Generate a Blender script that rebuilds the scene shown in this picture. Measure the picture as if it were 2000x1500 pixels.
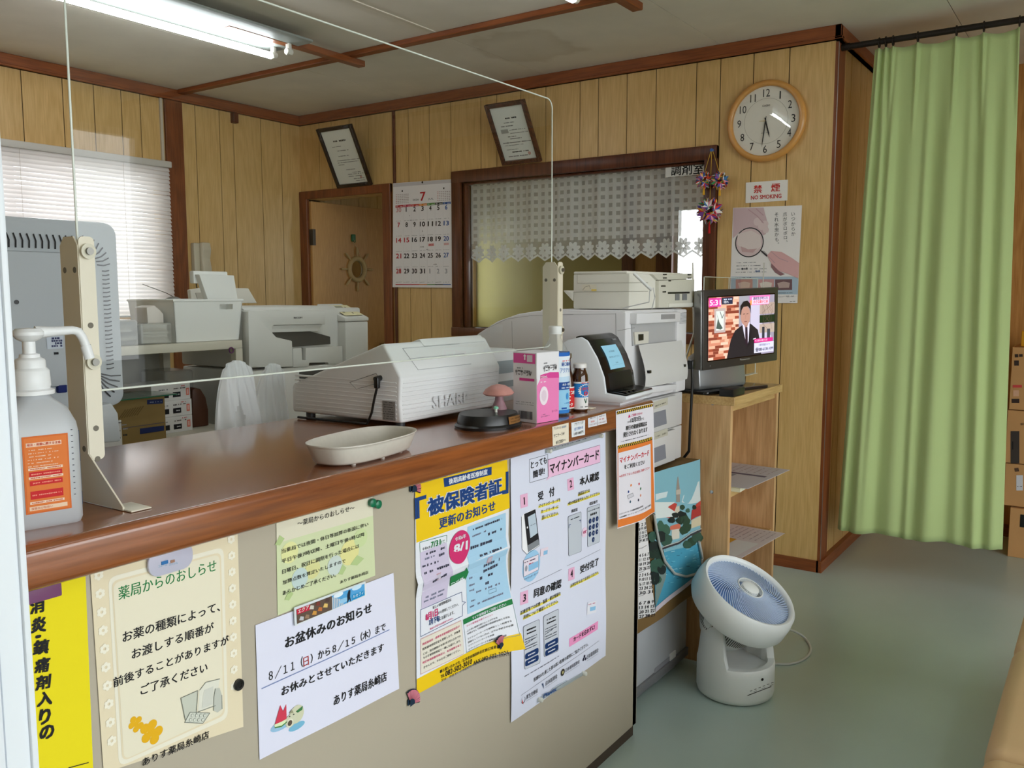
import bpy, bmesh, math, random
from mathutils import Vector, Matrix
random.seed(7)
for o in list(bpy.data.objects): bpy.data.objects.remove(o)
scn = bpy.context.scene
COL = scn.collection
# ---------------------------------------------------------------- camera
FPX, EYE = 1692.28, Vector((0, 0, 1.24))
CR = Vector((0.56898517, -0.82234684, -0.00124745))
CU = Vector((0.08710058, 0.0587567, 0.99446525))
CF = Vector((0.81772206, 0.56594463, -0.10505857))
cd = bpy.data.cameras.new('camera'); cam = bpy.data.objects.new('camera', cd); COL.objects.link(cam)
cd.sensor_fit = 'HORIZONTAL'; cd.sensor_width = 36; cd.lens = FPX / 2000 * 36; cd.clip_start = .02
cam.matrix_world = Matrix(((CR.x, CU.x, -CF.x, EYE.x), (CR.y, CU.y, -CF.y, EYE.y), (CR.z, CU.z, -CF.z, EYE.z), (0, 0, 0, 1)))
scn.camera = cam
# ---------------------------------------------------------------- world, exposure
scn.view_settings.view_transform = 'Standard'; scn.view_settings.look = 'None'
scn.view_settings.gamma = 1; scn.view_settings.use_curve_mapping = False
scn.view_settings.exposure = 0.95
w = bpy.data.worlds.new('sky'); scn.world = w; w.use_nodes = True
bg = w.node_tree.nodes['Background']; bg.inputs[0].default_value = (.93, .97, 1, 1); bg.inputs[1].default_value = 3.1
scn.cycles.max_bounces = 10; scn.cycles.diffuse_bounces = 5; scn.cycles.glossy_bounces = 4
scn.cycles.transparent_max_bounces = 16; scn.cycles.transmission_bounces = 8
scn.cycles.sample_clamp_indirect = 6; scn.cycles.caustics_reflective = False; scn.cycles.caustics_refractive = False
TUBE_POWER = 16.0
def portal(name, loc, rot, sx, sy):          # sky portals in the window openings (they only guide sampling)
    l = bpy.data.lights.new(name, 'AREA'); l.shape = 'RECTANGLE'; l.size = sx; l.size_y = sy; l.cycles.is_portal = True
    o = bpy.data.objects.new(name, l); COL.objects.link(o); o.location = loc; o.rotation_euler = rot
portal('sky_portal', (.9, -2.46, 1.15), (math.radians(90), 0, 0), 4.4, 2.1)
portal('sky_portal', (2.1, 4.36, 1.52), (math.radians(-90), 0, 0), 1.6, .86)
portal('sky_portal', (5.76, 2.2, 1.5), (0, math.radians(90), 0), .9, .7)

# ---------------------------------------------------------------- pixel -> point on a real plane
def ray(px, py): return CF + CR * ((px - 1000) / FPX) - CU * ((py - 750) / FPX)
def onX(px, py, x): d = ray(px, py); return EYE + d * (x / d.x)
def onY(px, py, y): d = ray(px, py); return EYE + d * (y / d.y)
def onZ(px, py, z): d = ray(px, py); return EYE + d * ((z - EYE.z) / d.z)
def onP(px, py, O, N): d = ray(px, py); return EYE + d * ((O - EYE).dot(N) / d.dot(N))

# ---------------------------------------------------------------- materials
def lin(c): return tuple(((v / 255 / 12.92) if v / 255 <= .04045 else ((v / 255 + .055) / 1.055) ** 2.4) for v in c) + (1,)
MC = {}
def mat(name, rgb, rough=.5, metal=0, spec=.5, bump=0, bscale=200, var=0, vscale=8, coat=0, sub=0, emit=0, trans=0, alpha=1):
    if name in MC: return MC[name]
    m = bpy.data.materials.new(name); m.use_nodes = True; n = m.node_tree.nodes; k = m.node_tree.links
    b = n['Principled BSDF']; MC[name] = m
    b.inputs['Base Color'].default_value = lin(rgb); b.inputs['Roughness'].default_value = rough; b.inputs['Metallic'].default_value = metal
    b.inputs['Specular IOR Level'].default_value = spec; b.inputs['Coat Weight'].default_value = coat
    b.inputs['Transmission Weight'].default_value = trans; b.inputs['Alpha'].default_value = alpha
    if emit: b.inputs['Emission Color'].default_value = lin(rgb); b.inputs['Emission Strength'].default_value = emit
    if var or bump:
        tc = n.new('ShaderNodeTexCoord')
        if var:
            t = n.new('ShaderNodeTexNoise'); t.inputs['Scale'].default_value = vscale; t.inputs['Detail'].default_value = 5
            k.new(tc.outputs['Object'], t.inputs['Vector'])
            mx = n.new('ShaderNodeMix'); mx.data_type = 'RGBA'; mx.inputs[6].default_value = lin([v * (1 - var) for v in rgb])
            mx.inputs[7].default_value = lin([min(255, v * (1 + var)) for v in rgb]); k.new(t.outputs[0], mx.inputs[0]); k.new(mx.outputs[2], b.inputs['Base Color'])
        if bump:
            t2 = n.new('ShaderNodeTexNoise'); t2.inputs['Scale'].default_value = bscale; t2.inputs['Detail'].default_value = 3
            k.new(tc.outputs['Object'], t2.inputs['Vector'])
            bp = n.new('ShaderNodeBump'); bp.inputs['Strength'].default_value = bump; bp.inputs['Distance'].default_value = .002
            k.new(t2.outputs[0], bp.inputs['Height']); k.new(bp.outputs[0], b.inputs['Normal'])
    return m
def ink(*rgb): return mat('ink_%d_%d_%d' % rgb, rgb, .65, spec=.25)
def glow(*rgb): return mat('screen_%d_%d_%d' % rgb, rgb, .4, emit=.42)
def wood(name, light, dark, axis='Z', scale=1.0, rough=.42, fig=.55, coat=0, spec=.4):
    """grain stretched along one axis, with arched figure; planks differ through the attribute pid"""
    m = bpy.data.materials.new(name); m.use_nodes = True; n = m.node_tree.nodes; k = m.node_tree.links; b = n['Principled BSDF']
    tc = n.new('ShaderNodeTexCoord'); at = n.new('ShaderNodeAttribute'); at.attribute_name = 'pid'
    mul = n.new('ShaderNodeVectorMath'); mul.operation = 'SCALE'; mul.inputs[0].default_value = (3.1, 5.7, 7.3); k.new(at.outputs['Fac'], mul.inputs['Scale'])
    add = n.new('ShaderNodeVectorMath'); add.operation = 'ADD'; k.new(tc.outputs['Object'], add.inputs[0]); k.new(mul.outputs[0], add.inputs[1])
    st = {'X': (.06, 1, 1), 'Y': (1, .06, 1), 'Z': (1, 1, .06)}[axis]
    mp = n.new('ShaderNodeMapping'); mp.inputs['Scale'].default_value = [s * scale for s in st]; k.new(add.outputs[0], mp.inputs[0])
    fine = n.new('ShaderNodeTexNoise'); fine.inputs['Scale'].default_value = 160; fine.inputs['Detail'].default_value = 4; k.new(mp.outputs[0], fine.inputs['Vector'])
    st2 = {'X': (.16, 1, 1), 'Y': (1, .16, 1), 'Z': (1, 1, .16)}[axis]
    mp2 = n.new('ShaderNodeMapping'); mp2.inputs['Scale'].default_value = [s * scale for s in st2]; k.new(add.outputs[0], mp2.inputs[0])
    big = n.new('ShaderNodeTexNoise'); big.inputs['Scale'].default_value = 7; big.inputs['Detail'].default_value = 1.5; k.new(mp2.outputs[0], big.inputs['Vector'])
    rings = n.new('ShaderNodeMath'); rings.operation = 'MULTIPLY'; rings.inputs[1].default_value = 60; k.new(big.outputs[0], rings.inputs[0])
    sn = n.new('ShaderNodeMath'); sn.operation = 'SINE'; k.new(rings.outputs[0], sn.inputs[0])
    a1 = n.new('ShaderNodeMath'); a1.operation = 'MULTIPLY_ADD'; a1.inputs[1].default_value = .22 * fig; a1.inputs[2].default_value = 0; k.new(sn.outputs[0], a1.inputs[0])
    a2 = n.new('ShaderNodeMath'); a2.operation = 'ADD'; k.new(a1.outputs[0], a2.inputs[0]); k.new(fine.outputs[0], a2.inputs[1])
    cr = n.new('ShaderNodeValToRGB'); cr.color_ramp.elements[0].position = .28; cr.color_ramp.elements[0].color = lin(dark)
    cr.color_ramp.elements[1].position = .72; cr.color_ramp.elements[1].color = lin(light); k.new(a2.outputs[0], cr.inputs[0])
    k.new(cr.outputs[0], b.inputs['Base Color']); b.inputs['Roughness'].default_value = rough; b.inputs['Coat Weight'].default_value = coat
    b.inputs['Coat Roughness'].default_value = .15; b.inputs['Specular IOR Level'].default_value = spec
    MC[name] = m; return m
def fres(n, k, ior):
    f = n.new('ShaderNodeFresnel'); g = n.new('ShaderNodeNewGeometry'); m = n.new('ShaderNodeMix'); m.inputs[2].default_value = ior; m.inputs[3].default_value = 1 / ior
    k.new(g.outputs['Backfacing'], m.inputs[0]); k.new(m.outputs[0], f.inputs[0]); return f
def sheer(name, rgb, through, rough=.6, gloss=0, tl=.5):
    """thin translucent sheet: transparent + diffuse/translucent"""
    m = bpy.data.materials.new(name); m.use_nodes = True; n = m.node_tree.nodes; k = m.node_tree.links; n.remove(n['Principled BSDF'])
    out = n['Material Output']; d = n.new('ShaderNodeBsdfDiffuse'); d.inputs[0].default_value = lin(rgb); t = n.new('ShaderNodeBsdfTranslucent'); t.inputs[0].default_value = lin(rgb)
    m1 = n.new('ShaderNodeMixShader'); m1.inputs[0].default_value = tl; k.new(d.outputs[0], m1.inputs[1]); k.new(t.outputs[0], m1.inputs[2])
    p = n.new('ShaderNodeBsdfTransparent'); m2 = n.new('ShaderNodeMixShader'); m2.inputs[0].default_value = through
    k.new(m1.outputs[0], m2.inputs[1]); k.new(p.outputs[0], m2.inputs[2]); last = m2
    if gloss:
        g = n.new('ShaderNodeBsdfGlossy'); g.inputs['Roughness'].default_value = rough; f = fres(n, k, gloss)
        m3 = n.new('ShaderNodeMixShader'); k.new(f.outputs[0], m3.inputs[0]); k.new(last.outputs[0], m3.inputs[1]); k.new(g.outputs[0], m3.inputs[2]); last = m3
    k.new(last.outputs[0], out.inputs[0]); MC[name] = m; return m
def pane(name, tint=(252, 253, 252), ior=1.45, rough=0.0):
    """thin clear sheet: transparent with a Fresnel reflection"""
    m = bpy.data.materials.new(name); m.use_nodes = True; n = m.node_tree.nodes; k = m.node_tree.links; n.remove(n['Principled BSDF'])
    p = n.new('ShaderNodeBsdfTransparent'); p.inputs[0].default_value = lin(tint); g = n.new('ShaderNodeBsdfGlossy'); g.inputs['Roughness'].default_value = rough
    f = fres(n, k, ior); x = n.new('ShaderNodeMixShader')
    k.new(f.outputs[0], x.inputs[0]); k.new(p.outputs[0], x.inputs[1]); k.new(g.outputs[0], x.inputs[2]); k.new(x.outputs[0], n['Material Output'].inputs[0])
    MC[name] = m; return m

# ---------------------------------------------------------------- mesh builder
class MB:
    def __init__(s, *mats):
        s.bm = bmesh.new(); s.mats = list(mats); s.T = None; s.pid = s.bm.verts.layers.float.new('pid'); s.id = 0.0
    def mi(s, m):
        if m is None: return 0
        if m not in s.mats: s.mats.append(m)
        return s.mats.index(m)
    def v(s, p):
        p = Vector(p); x = s.bm.verts.new(s.T @ p if s.T else p); x[s.pid] = s.id; return x
    def face(s, pts, m=None):
        f = s.bm.faces.new([s.v(p) for p in pts]); f.material_index = s.mi(m); return f
    def merge(s, t, m=None):
        i = s.mi(m); mp = {v: s.v(v.co) for v in t.verts}
        for f in t.faces:
            try: s.bm.faces.new([mp[v] for v in f.verts]).material_index = i
            except ValueError: pass
        t.free(); return s
    def box(s, x0, x1, y0, y1, z0, z1, m=None, bev=0, seg=2):
        t = bmesh.new(); bmesh.ops.create_cube(t, size=1)
        for v in t.verts: v.co = Vector(((x0 + x1) / 2 + v.co.x * (x1 - x0), (y0 + y1) / 2 + v.co.y * (y1 - y0), (z0 + z1) / 2 + v.co.z * (z1 - z0)))
        if bev: bmesh.ops.bevel(t, geom=t.edges[:], offset=bev, segments=seg, affect='EDGES', profile=.5)
        return s.merge(t, m)
    def prism(s, pts, axis, a0, a1, m=None, bev=0, seg=2):
        """polygon in the plane across axis (x:(y,z) y:(x,z) z:(x,y)), extruded a0..a1"""
        P = {'x': lambda a, b, c: (c, a, b), 'y': lambda a, b, c: (a, c, b), 'z': lambda a, b, c: (a, b, c)}[axis]
        t = bmesh.new(); A = [t.verts.new(P(a, b, a0)) for a, b in pts]; B = [t.verts.new(P(a, b, a1)) for a, b in pts]; n = len(pts)
        t.faces.new(A); t.faces.new(B[::-1])
        for i in range(n): t.faces.new((A[i], B[i], B[(i + 1) % n], A[(i + 1) % n]))
        bmesh.ops.recalc_face_normals(t, faces=t.faces)
        if bev: bmesh.ops.bevel(t, geom=t.edges[:], offset=bev, segments=seg, affect='EDGES', profile=.5)
        return s.merge(t, m)
    def lathe(s, prof, c=(0, 0, 0), axis=(0, 0, 1), m=None, seg=32, sx=1, sy=1, mats=None):
        a = Vector(axis).normalized(); q = a.to_track_quat('Z', 'Y').to_matrix(); c = Vector(c); rings = []
        for r, h in prof:
            if r <= 1e-6: rings.append([s.v(c + a * h)]); continue
            rings.append([s.v(c + q @ Vector((r * sx * math.cos(2 * math.pi * i / seg), r * sy * math.sin(2 * math.pi * i / seg), h))) for i in range(seg)])
        for j in range(len(rings) - 1):
            A, B = rings[j], rings[j + 1]; mm = s.mi(mats[j] if mats else m)
            for i in range(seg):
                k = (i + 1) % seg
                if len(A) == 1 and len(B) == 1: continue
                vs = [A[0], B[i], B[k]][::-1] if len(A) == 1 else ([A[i], A[k], B[0]] if len(B) == 1 else [A[i], A[k], B[k], B[i]])
                s.bm.faces.new(vs).material_index = mm
        return s
    def cyl(s, p0, p1, r, m=None, seg=16, r1=None):
        p0, p1 = Vector(p0), Vector(p1); L = (p1 - p0).length; r1 = r if r1 is None else r1
        return s.lathe([(0, 0), (r, 0), (r1, L), (0, L)], p0, p1 - p0, m, seg)
    def tube(s, path, r, m=None, seg=8, closed=False):
        P = [Vector(p) for p in path]; n = len(P); rings = []; up = Vector((.13, .21, 1)).normalized()
        for i, p in enumerate(P):
            t = (P[(i + 1) % n] - P[i - 1]) if closed or 0 < i < n - 1 else (P[1] - P[0] if i == 0 else P[-1] - P[-2])
            t.normalize(); a = t.cross(up)
            if a.length < .05: a = t.cross(Vector((1, 0, 0)))
            a.normalize(); b = t.cross(a); rr = r[i] if isinstance(r, (list, tuple)) else r
            rings.append([s.v(p + (a * math.cos(2 * math.pi * k / seg) + b * math.sin(2 * math.pi * k / seg)) * rr) for k in range(seg)])
        i0 = s.mi(m)
        for j in range(n if closed else n - 1):
            A, B = rings[j], rings[(j + 1) % n]
            for k in range(seg): s.bm.faces.new((A[k], A[(k + 1) % seg], B[(k + 1) % seg], B[k])).material_index = i0
        if not closed:
            s.bm.faces.new(rings[0][::-1]).material_index = i0; s.bm.faces.new(rings[-1]).material_index = i0
        return s
    def grid(s, fn, nu, nv, m=None):
        """fn(i/nu, j/nv) -> point"""
        V = [[s.v(fn(i / nu, j / nv)) for j in range(nv + 1)] for i in range(nu + 1)]; k = s.mi(m)
        for i in range(nu):
            for j in range(nv): s.bm.faces.new((V[i][j], V[i + 1][j], V[i + 1][j + 1], V[i][j + 1])).material_index = k
        return s
    def build(s, name, parent=None, label=None, cat=None, group=None, kind=None, smooth=38, thick=0, origin=None, recalc=True):
        if recalc: bmesh.ops.recalc_face_normals(s.bm, faces=s.bm.faces)
        if origin is None:
            if parent is not None: origin = worg(parent)
            else:
                xs = [v.co for v in s.bm.verts]
                origin = Vector([(min(c[i] for c in xs) + max(c[i] for c in xs)) / 2 if i < 2 else min(c[i] for c in xs) for i in range(3)])
        origin = Vector(origin)
        for v in s.bm.verts: v.co -= origin
        me = bpy.data.meshes.new(name); s.bm.to_mesh(me); s.bm.free()
        for m in s.mats: me.materials.append(m)
        me.polygons.foreach_set('use_smooth', [smooth > 0] * len(me.polygons))
        if smooth > 0: me.set_sharp_from_angle(angle=math.radians(smooth))
        o = bpy.data.objects.new(name, me); COL.objects.link(o)
        if parent is not None: o.parent = parent; o.location = origin - worg(parent)
        else: o.location = origin
        o['_w'] = list(origin)
        if thick:
            md = o.modifiers.new('thickness', 'SOLIDIFY'); md.thickness = thick; md.offset = 0
        tag(o, label, cat, group, kind); return o
def worg(o): return Vector(o['_w'])
def tag(o, label=None, cat=None, group=None, kind=None):
    if label: o['label'] = label
    if cat: o['category'] = cat
    if group: o['group'] = group
    if kind: o['kind'] = kind
    return o
def thing(name, label, cat, loc, group=None):
    o = bpy.data.objects.new(name, None); COL.objects.link(o); o.location = loc; o.empty_display_size = .05; o['_w'] = list(loc)
    return tag(o, label, cat, group)
def rotz(c, a): c = Vector(c); return Matrix.Translation(c) @ Matrix.Rotation(a, 4, 'Z') @ Matrix.Translation(-c)
def frame(O, ang): return Matrix.Translation(Vector(O)) @ Matrix.Rotation(ang, 4, 'Z')
# ---------------------------------------------------------------- printed sheets: paper and its printing as one mesh
_tc = bpy.data.curves.new('lettering', 'FONT'); _to = bpy.data.objects.new('lettering', _tc); _tcache = {}
def glyphs(txt, bold):
    k = (txt, bold)
    if k not in _tcache:
        _tc.body = txt; _tc.offset = bold; _tc.resolution_u = 2
        m = _to.to_mesh(); V = [(v.co.x, v.co.y) for v in m.vertices]; F = [tuple(p.vertices) for p in m.polygons]; _to.to_mesh_clear()
        xs = [v[0] for v in V] or [0, 1]; ys = [v[1] for v in V] or [0, 1]
        _tcache[k] = (V, F, min(xs), max(xs), min(ys), max(ys))
    return _tcache[k]
STEP = .00028
class Sheet:
    """U right, V up, N towards the reader; coordinates are pixels of the photo taken onto the sheet's plane, or (uv=True) metres"""
    def __init__(s, O, U, V, uv=False, bend=None, base=.0012):
        s.O, s.U, s.V = Vector(O), Vector(U).normalized(), Vector(V).normalized(); s.N = s.U.cross(s.V)
        s.mb = MB(); s.uv = uv; s.bend = bend; s.base = base; s.cnt = 0
    def up(s, k): s.cnt = (s.cnt + 1) % 60; return k + s.cnt * .015      # later ink lies a hair above earlier ink
    def p(s, q):
        if s.uv: return q
        P = onP(q[0], q[1], s.O, s.N) - s.O; return (P.dot(s.U), P.dot(s.V))
    def w(s, u, v, k): return s.O + s.U * u + s.V * v + s.N * (s.base + k * STEP + (s.bend(u, v) if s.bend else 0))
    def quad(s, c, m, k=0, n=None):
        """c: four corners TL TR BR BL"""
        k = s.up(k); a, b, d, e = [Vector(s.p(q)) for q in c]; n = n or (14 if s.bend else 1); i0 = s.mb.mi(m)
        V = [[s.mb.v(s.w(*((a * (1 - i / n) + b * (i / n)) * (1 - j / n) + (e * (1 - i / n) + d * (i / n)) * (j / n)), k)) for j in range(n + 1)] for i in range(n + 1)]
        for i in range(n):
            for j in range(n): s.mb.bm.faces.new((V[i][j], V[i][j + 1], V[i + 1][j + 1], V[i + 1][j])).material_index = i0
        return s
    def rect(s, tl, br, m, k=1, n=None):
        """axis-parallel on the sheet between two corners"""
        a, b = s.p(tl), s.p(br); u = s.uv; s.uv = True; s.quad([(a[0], a[1]), (b[0], a[1]), (b[0], b[1]), (a[0], b[1])], m, k, n); s.uv = u; return s
    def poly(s, pts, m, k=1):
        k = s.up(k)
        s.mb.face([s.w(*s.p(q), k) for q in pts], m); return s
    def disc(s, c, r, m, k=2, ry=None, seg=20):
        """r: point on the rim in px, or radius in metres"""
        c = s.p(c); k = s.up(k)
        if not isinstance(r, (int, float)): q = s.p(r); r = math.hypot(q[0] - c[0], q[1] - c[1])
        s.mb.face([s.w(c[0] + r * math.cos(t * 2 * math.pi / seg), c[1] + (ry or r) * math.sin(t * 2 * math.pi / seg), k) for t in range(seg)], m); return s
    def line(s, pts, wd, m, k=2):
        P = [Vector(s.p(q)) for q in pts]; k = s.up(k)
        for a, b in zip(P, P[1:]):
            d = b - a; L = d.length
            if L < 1e-6: continue
            nrm = Vector((-d.y, d.x)) / L * wd / 2; n = max(1, int(L / .02)) if s.bend else 1
            for i in range(n):
                c, e = a + d * i / n, a + d * (i + 1) / n
                s.mb.face([s.w(*(c + nrm), k), s.w(*(c - nrm), k), s.w(*(e - nrm), k), s.w(*(e + nrm), k)], m)
        return s
    def text(s, t, a, b, m, h=None, bold=0.0, k=3):
        """ink spans a..b along the baseline; h = ink height (px point above a, or metres)"""
        V, F, x0, x1, y0, y1 = glyphs(t, 0); k = s.up(k)
        if not V: return s
        A, B = Vector(s.p(a)), Vector(s.p(b)); d = B - A; sc = d.length / max(1e-6, x1 - x0); d.normalize(); nr = Vector((-d.y, d.x)); sy = sc
        if h is not None:
            hh = h if isinstance(h, float) else (Vector(s.p(h)) - A).length; sy = hh / (y1 - y0)
        i0 = s.mb.mi(m); bo = max(0, bold) * .9
        if len(t) == 1 and ord(t) < 128 and sc > sy * 1.2: A = A + d * (x1 - x0) * (sc - sy * 1.2) / 2; sc = sy * 1.2
        for ci, (ox, oy) in enumerate([(0, 0)] if bo < .002 else ([(-bo, 0), (bo, 0)] if bo < .012 else [(-bo, -bo * .7), (bo, -bo * .7), (-bo, bo * .7), (bo, bo * .7)])):
            vs = [s.mb.v(s.w(*(A + d * ((x + ox - x0) * sc) + nr * ((y + oy - y0) * sy)), k + ci * .22)) for x, y in V]
            for f in F:
                try: s.mb.bm.faces.new([vs[i] for i in f]).material_index = i0
                except ValueError: pass
        return s
    def col(s, t, a, b, m, bold=0.0, k=3, sq=1.0):
        """vertical writing from top point a to bottom point b (centre line)"""
        A, B = Vector(s.p(a)), Vector(s.p(b)); n = len(t); st = (B - A) / n; sz = st.length * .92; u = s.uv; s.uv = True
        for i, ch in enumerate(t):
            if ch == ' ': continue
            c = A + st * (i + .5); V, F, x0, x1, y0, y1 = glyphs(ch, 0)
            if ch == 'ー':
                s.rect((c.x - sz * .07, c.y + sz * .4), (c.x + sz * .07, c.y - sz * .4), m, k); continue
            off = (sz * .3, sz * .3) if ch in '、。' else (0, 0)
            wd = (x1 - x0) * sz * sq
            s.text(ch, (c.x - wd / 2 + off[0], c.y - (y1 - y0) * sz / 2 + off[1]), (c.x + wd / 2 + off[0], c.y - (y1 - y0) * sz / 2 + off[1]), m, (y1 - y0) * sz, bold, k)
        s.uv = u; return s
    def dashes(s, a, b, m, h, k=2, seed=1, fill=.75):
        """a line of print too small to read: a broken grey line"""
        R = random.Random(seed); A, B = Vector(s.p(a)), Vector(s.p(b)); d = B - A; L = d.length; d.normalize(); x = 0; u = s.uv; s.uv = True
        while x < L:
            c = h * (.5 + R.random() * .6)
            if R.random() < fill: s.line([A + d * x, A + d * min(L, x + c)], h * (.55 + .4 * R.random()), m, k)
            x += c * 1.25
        s.uv = u; return s
    def build(s, name, parent=None, **kw):
        kw.setdefault('smooth', 0); return s.mb.build(name, parent, recalc=False, **kw)
def sheetX(x, **kw): return Sheet((x, 0, 0), (0, -1, 0), (0, 0, 1), **kw)      # on the clock wall, facing -x
def sheetY(y, **kw): return Sheet((0, y, 0), (1, 0, 0), (0, 0, 1), **kw)       # on the counter front, facing -y
def paperback(s, c, m, t=.0008):
    """gives a sheet its thickness: the same outline on its back"""
    return s
# ================================================================= the room
H, XC, YW, YS = 2.344, 3.854, 4.30, 1.02          # ceiling, clock wall, window wall, corridor wall
YF, YSLAB, ZT, ZB = 1.037, 1.007, .95, .896       # counter face, slab edge, slab top, slab underside
PANEL = wood('panel_wood', (217, 181, 121), (200, 162, 100), 'Z', 1.0, .36, .4)
GROOVE = mat('groove', (52, 34, 18), .7)
BROWN = wood('trim_wood', (136, 76, 39), (106, 56, 28), 'Z', .8, .4, .4)
BROWN_X = wood('trim_wood_x', (150, 84, 42), (120, 64, 32), 'X', .8, .4, .4)
BROWN_Y = wood('trim_wood_y', (150, 84, 42), (120, 64, 32), 'Y', .8, .4, .4)
DARKWOOD = wood('dark_frame_wood', (104, 56, 34), (74, 38, 22), 'Z', .9, .35, .5)
PLASTER = mat('plaster', (196, 186, 166), .8, var=.04)
ALU = mat('white_aluminium', (226, 230, 236), .35)
GLASS = pane('window_glass')
OLIVE = mat('olive_wall', (168, 160, 98), .7, var=.06, vscale=3)

def panel_wall(name, axis, c, u0, u1, z0, z1, grooves, holes=(), th=.1, m=PANEL, gm=GROOVE, kind='structure', sgn=1):
    """vertical board panelling facing the room; grooves are recessed strips; sgn: direction of the wall's thickness"""
    b = MB(m, gm); cuts = sorted(g for g in grooves if u0 < g < u1); g2 = .0022
    def blk(a0, a1, za, zb, d, mm):
        if a1 - a0 < 1e-4 or zb - za < 1e-4: return
        lo, hi = sorted((c + sgn * d, c + sgn * th))
        if axis == 'x': b.box(lo, hi, a0, a1, za, zb, mm)
        else: b.box(a0, a1, lo, hi, za, zb, mm)
    def strip(a0, a1, d, mm):
        ed = sorted({a0, a1} | {e for h in holes for e in h[:2] if a0 < e < a1})
        for p, q in zip(ed, ed[1:]):
            mid = (p + q) / 2; z = z0
            for h in sorted([h for h in holes if h[0] < mid < h[1]], key=lambda h: h[2]):
                blk(p, q, z, h[2], d, mm); z = h[3]
            blk(p, q, z, z1, d, mm)
    prev = u0
    for i, g in enumerate(cuts + [u1]):
        b.id = i * 1.37 + len(name); e = g - g2 if g < u1 else u1; strip(prev, e, 0, m)
        if g < u1: strip(g - g2, g + g2, .004, gm); prev = g + g2
    return b.build(name, kind=kind, smooth=0)

fl = MB(mat('vinyl_floor', (182, 200, 194), .3, spec=.6, var=.07, vscale=2.2, bump=.02, bscale=400))
fl.box(-2.7, 7, -2.6, 4.45, -.06, 0); fl.build('floor', kind='structure', smooth=0)

# ceiling boards with joints; a tea-coloured water stain near the window
cm = mat('ceiling_board', (224, 217, 204), .75, var=.05, vscale=5, bump=.15, bscale=90)
n = cm.node_tree.nodes; k = cm.node_tree.links; base = n['Principled BSDF'].inputs['Base Color'].links[0].from_socket
tc = n.new('ShaderNodeTexCoord'); vm = n.new('ShaderNodeVectorMath'); vm.operation = 'SUBTRACT'
k.new(tc.outputs['Object'], vm.inputs[0]); nz = n.new('ShaderNodeTexNoise'); nz.inputs['Scale'].default_value = 6; nz.inputs['Detail'].default_value = 4
k.new(tc.outputs['Object'], nz.inputs['Vector']); ln = n.new('ShaderNodeVectorMath'); ln.operation = 'LENGTH'; k.new(vm.outputs[0], ln.inputs[0])
ad = n.new('ShaderNodeMath'); ad.operation = 'MULTIPLY_ADD'; ad.inputs[1].default_value = .3; k.new(nz.outputs[0], ad.inputs[0]); k.new(ln.outputs['Value'], ad.inputs[2])
rp = n.new('ShaderNodeValToRGB'); e = rp.color_ramp.elements; e[0].position = .28; e[0].color = (.62, .62, .62, 1); e[1].position = .42; e[1].color = (0, 0, 0, 1)
e2 = rp.color_ramp.elements.new(.37); e2.color = (1, 1, 1, 1); k.new(ad.outputs[0], rp.inputs[0])
mul = n.new('ShaderNodeMath'); mul.operation = 'MULTIPLY'; mul.inputs[1].default_value = .28; k.new(rp.outputs[0], mul.inputs[0])
mx = n.new('ShaderNodeMix'); mx.data_type = 'RGBA'; k.new(mul.outputs[0], mx.inputs[0]); k.new(base, mx.inputs[6]); mx.inputs[7].default_value = lin((168, 146, 112))
k.new(mx.outputs[2], n['Principled BSDF'].inputs['Base Color'])
CEIL_O = Vector((2.15, .93, H)); vm.inputs[1].default_value = Vector((3.37, 2.27, H)) - CEIL_O
c = MB(cm, mat('ceiling_joint', (110, 100, 84), .8)); ys = [-2.6, -1.27, -.34, .59, 1.52, 2.45, 3.38, 4.45]
for a, b_ in zip(ys, ys[1:]):
    for x0, x1 in ((-2.7, 1.2), (1.2, 3.0), (3.0, 4.83), (4.83, 7)): c.box(x0 + .0015, x1 - .0015, a + .0015, b_ - .0015, H, H + .02, cm)
c.box(-2.7, 7, -2.6, 4.45, H + .004, H + .04, c.mats[1]); c.build('ceiling', kind='structure', smooth=0, origin=CEIL_O)
t = MB(mat('joint_strip', (214, 206, 190), .6)); t.box(1.2, 2.955, 2.437, 2.457, H - .004, H + .001); t.build('trim_9', kind='structure', smooth=0)

# clock wall (faces -x)
gx = [(623, 262), (647, 258), (682, 250), (719, 245), (797, 230), (838, 225), (880, 210), (939, 205), (970, 200), (1017, 190), (1066, 180), (1133, 168), (1169, 163), (1225, 153), (1282, 146), (1361, 132), (1408, 116), (1473, 104), (1543, 95)]
gy = [onX(a, b_, XC).y for a, b_ in gx]
WIN, DOOR = (1.583, 3.004, 1.046, 1.842), (3.585, 4.23, 0, 1.825)
panel_wall('wall_back', 'x', XC, YS, YW, 0, H, gy, [WIN, DOOR])
# window wall (faces -y)
gl = [(40, 140), (121, 160), (182, 172), (236, 185), (273, 193), (381, 230), (428, 230), (455, 240), (509, 250), (548, 256)]
xl = [onY(a, b_, YW).x for a, b_ in gl]
panel_wall('wall_left', 'y', YW, -2.7, 7, 0, H, [-1.2, -.6, 0, .5, .9, 1.2, 1.5, 1.75] + xl + [4.05, 4.2, 4.37, 4.55, 4.75, 5.0, 5.3], [(1.34, 2.84, 1.12, 1.92), (5.25, 5.66, 1.0, 1.9)], m=PANEL)
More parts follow.
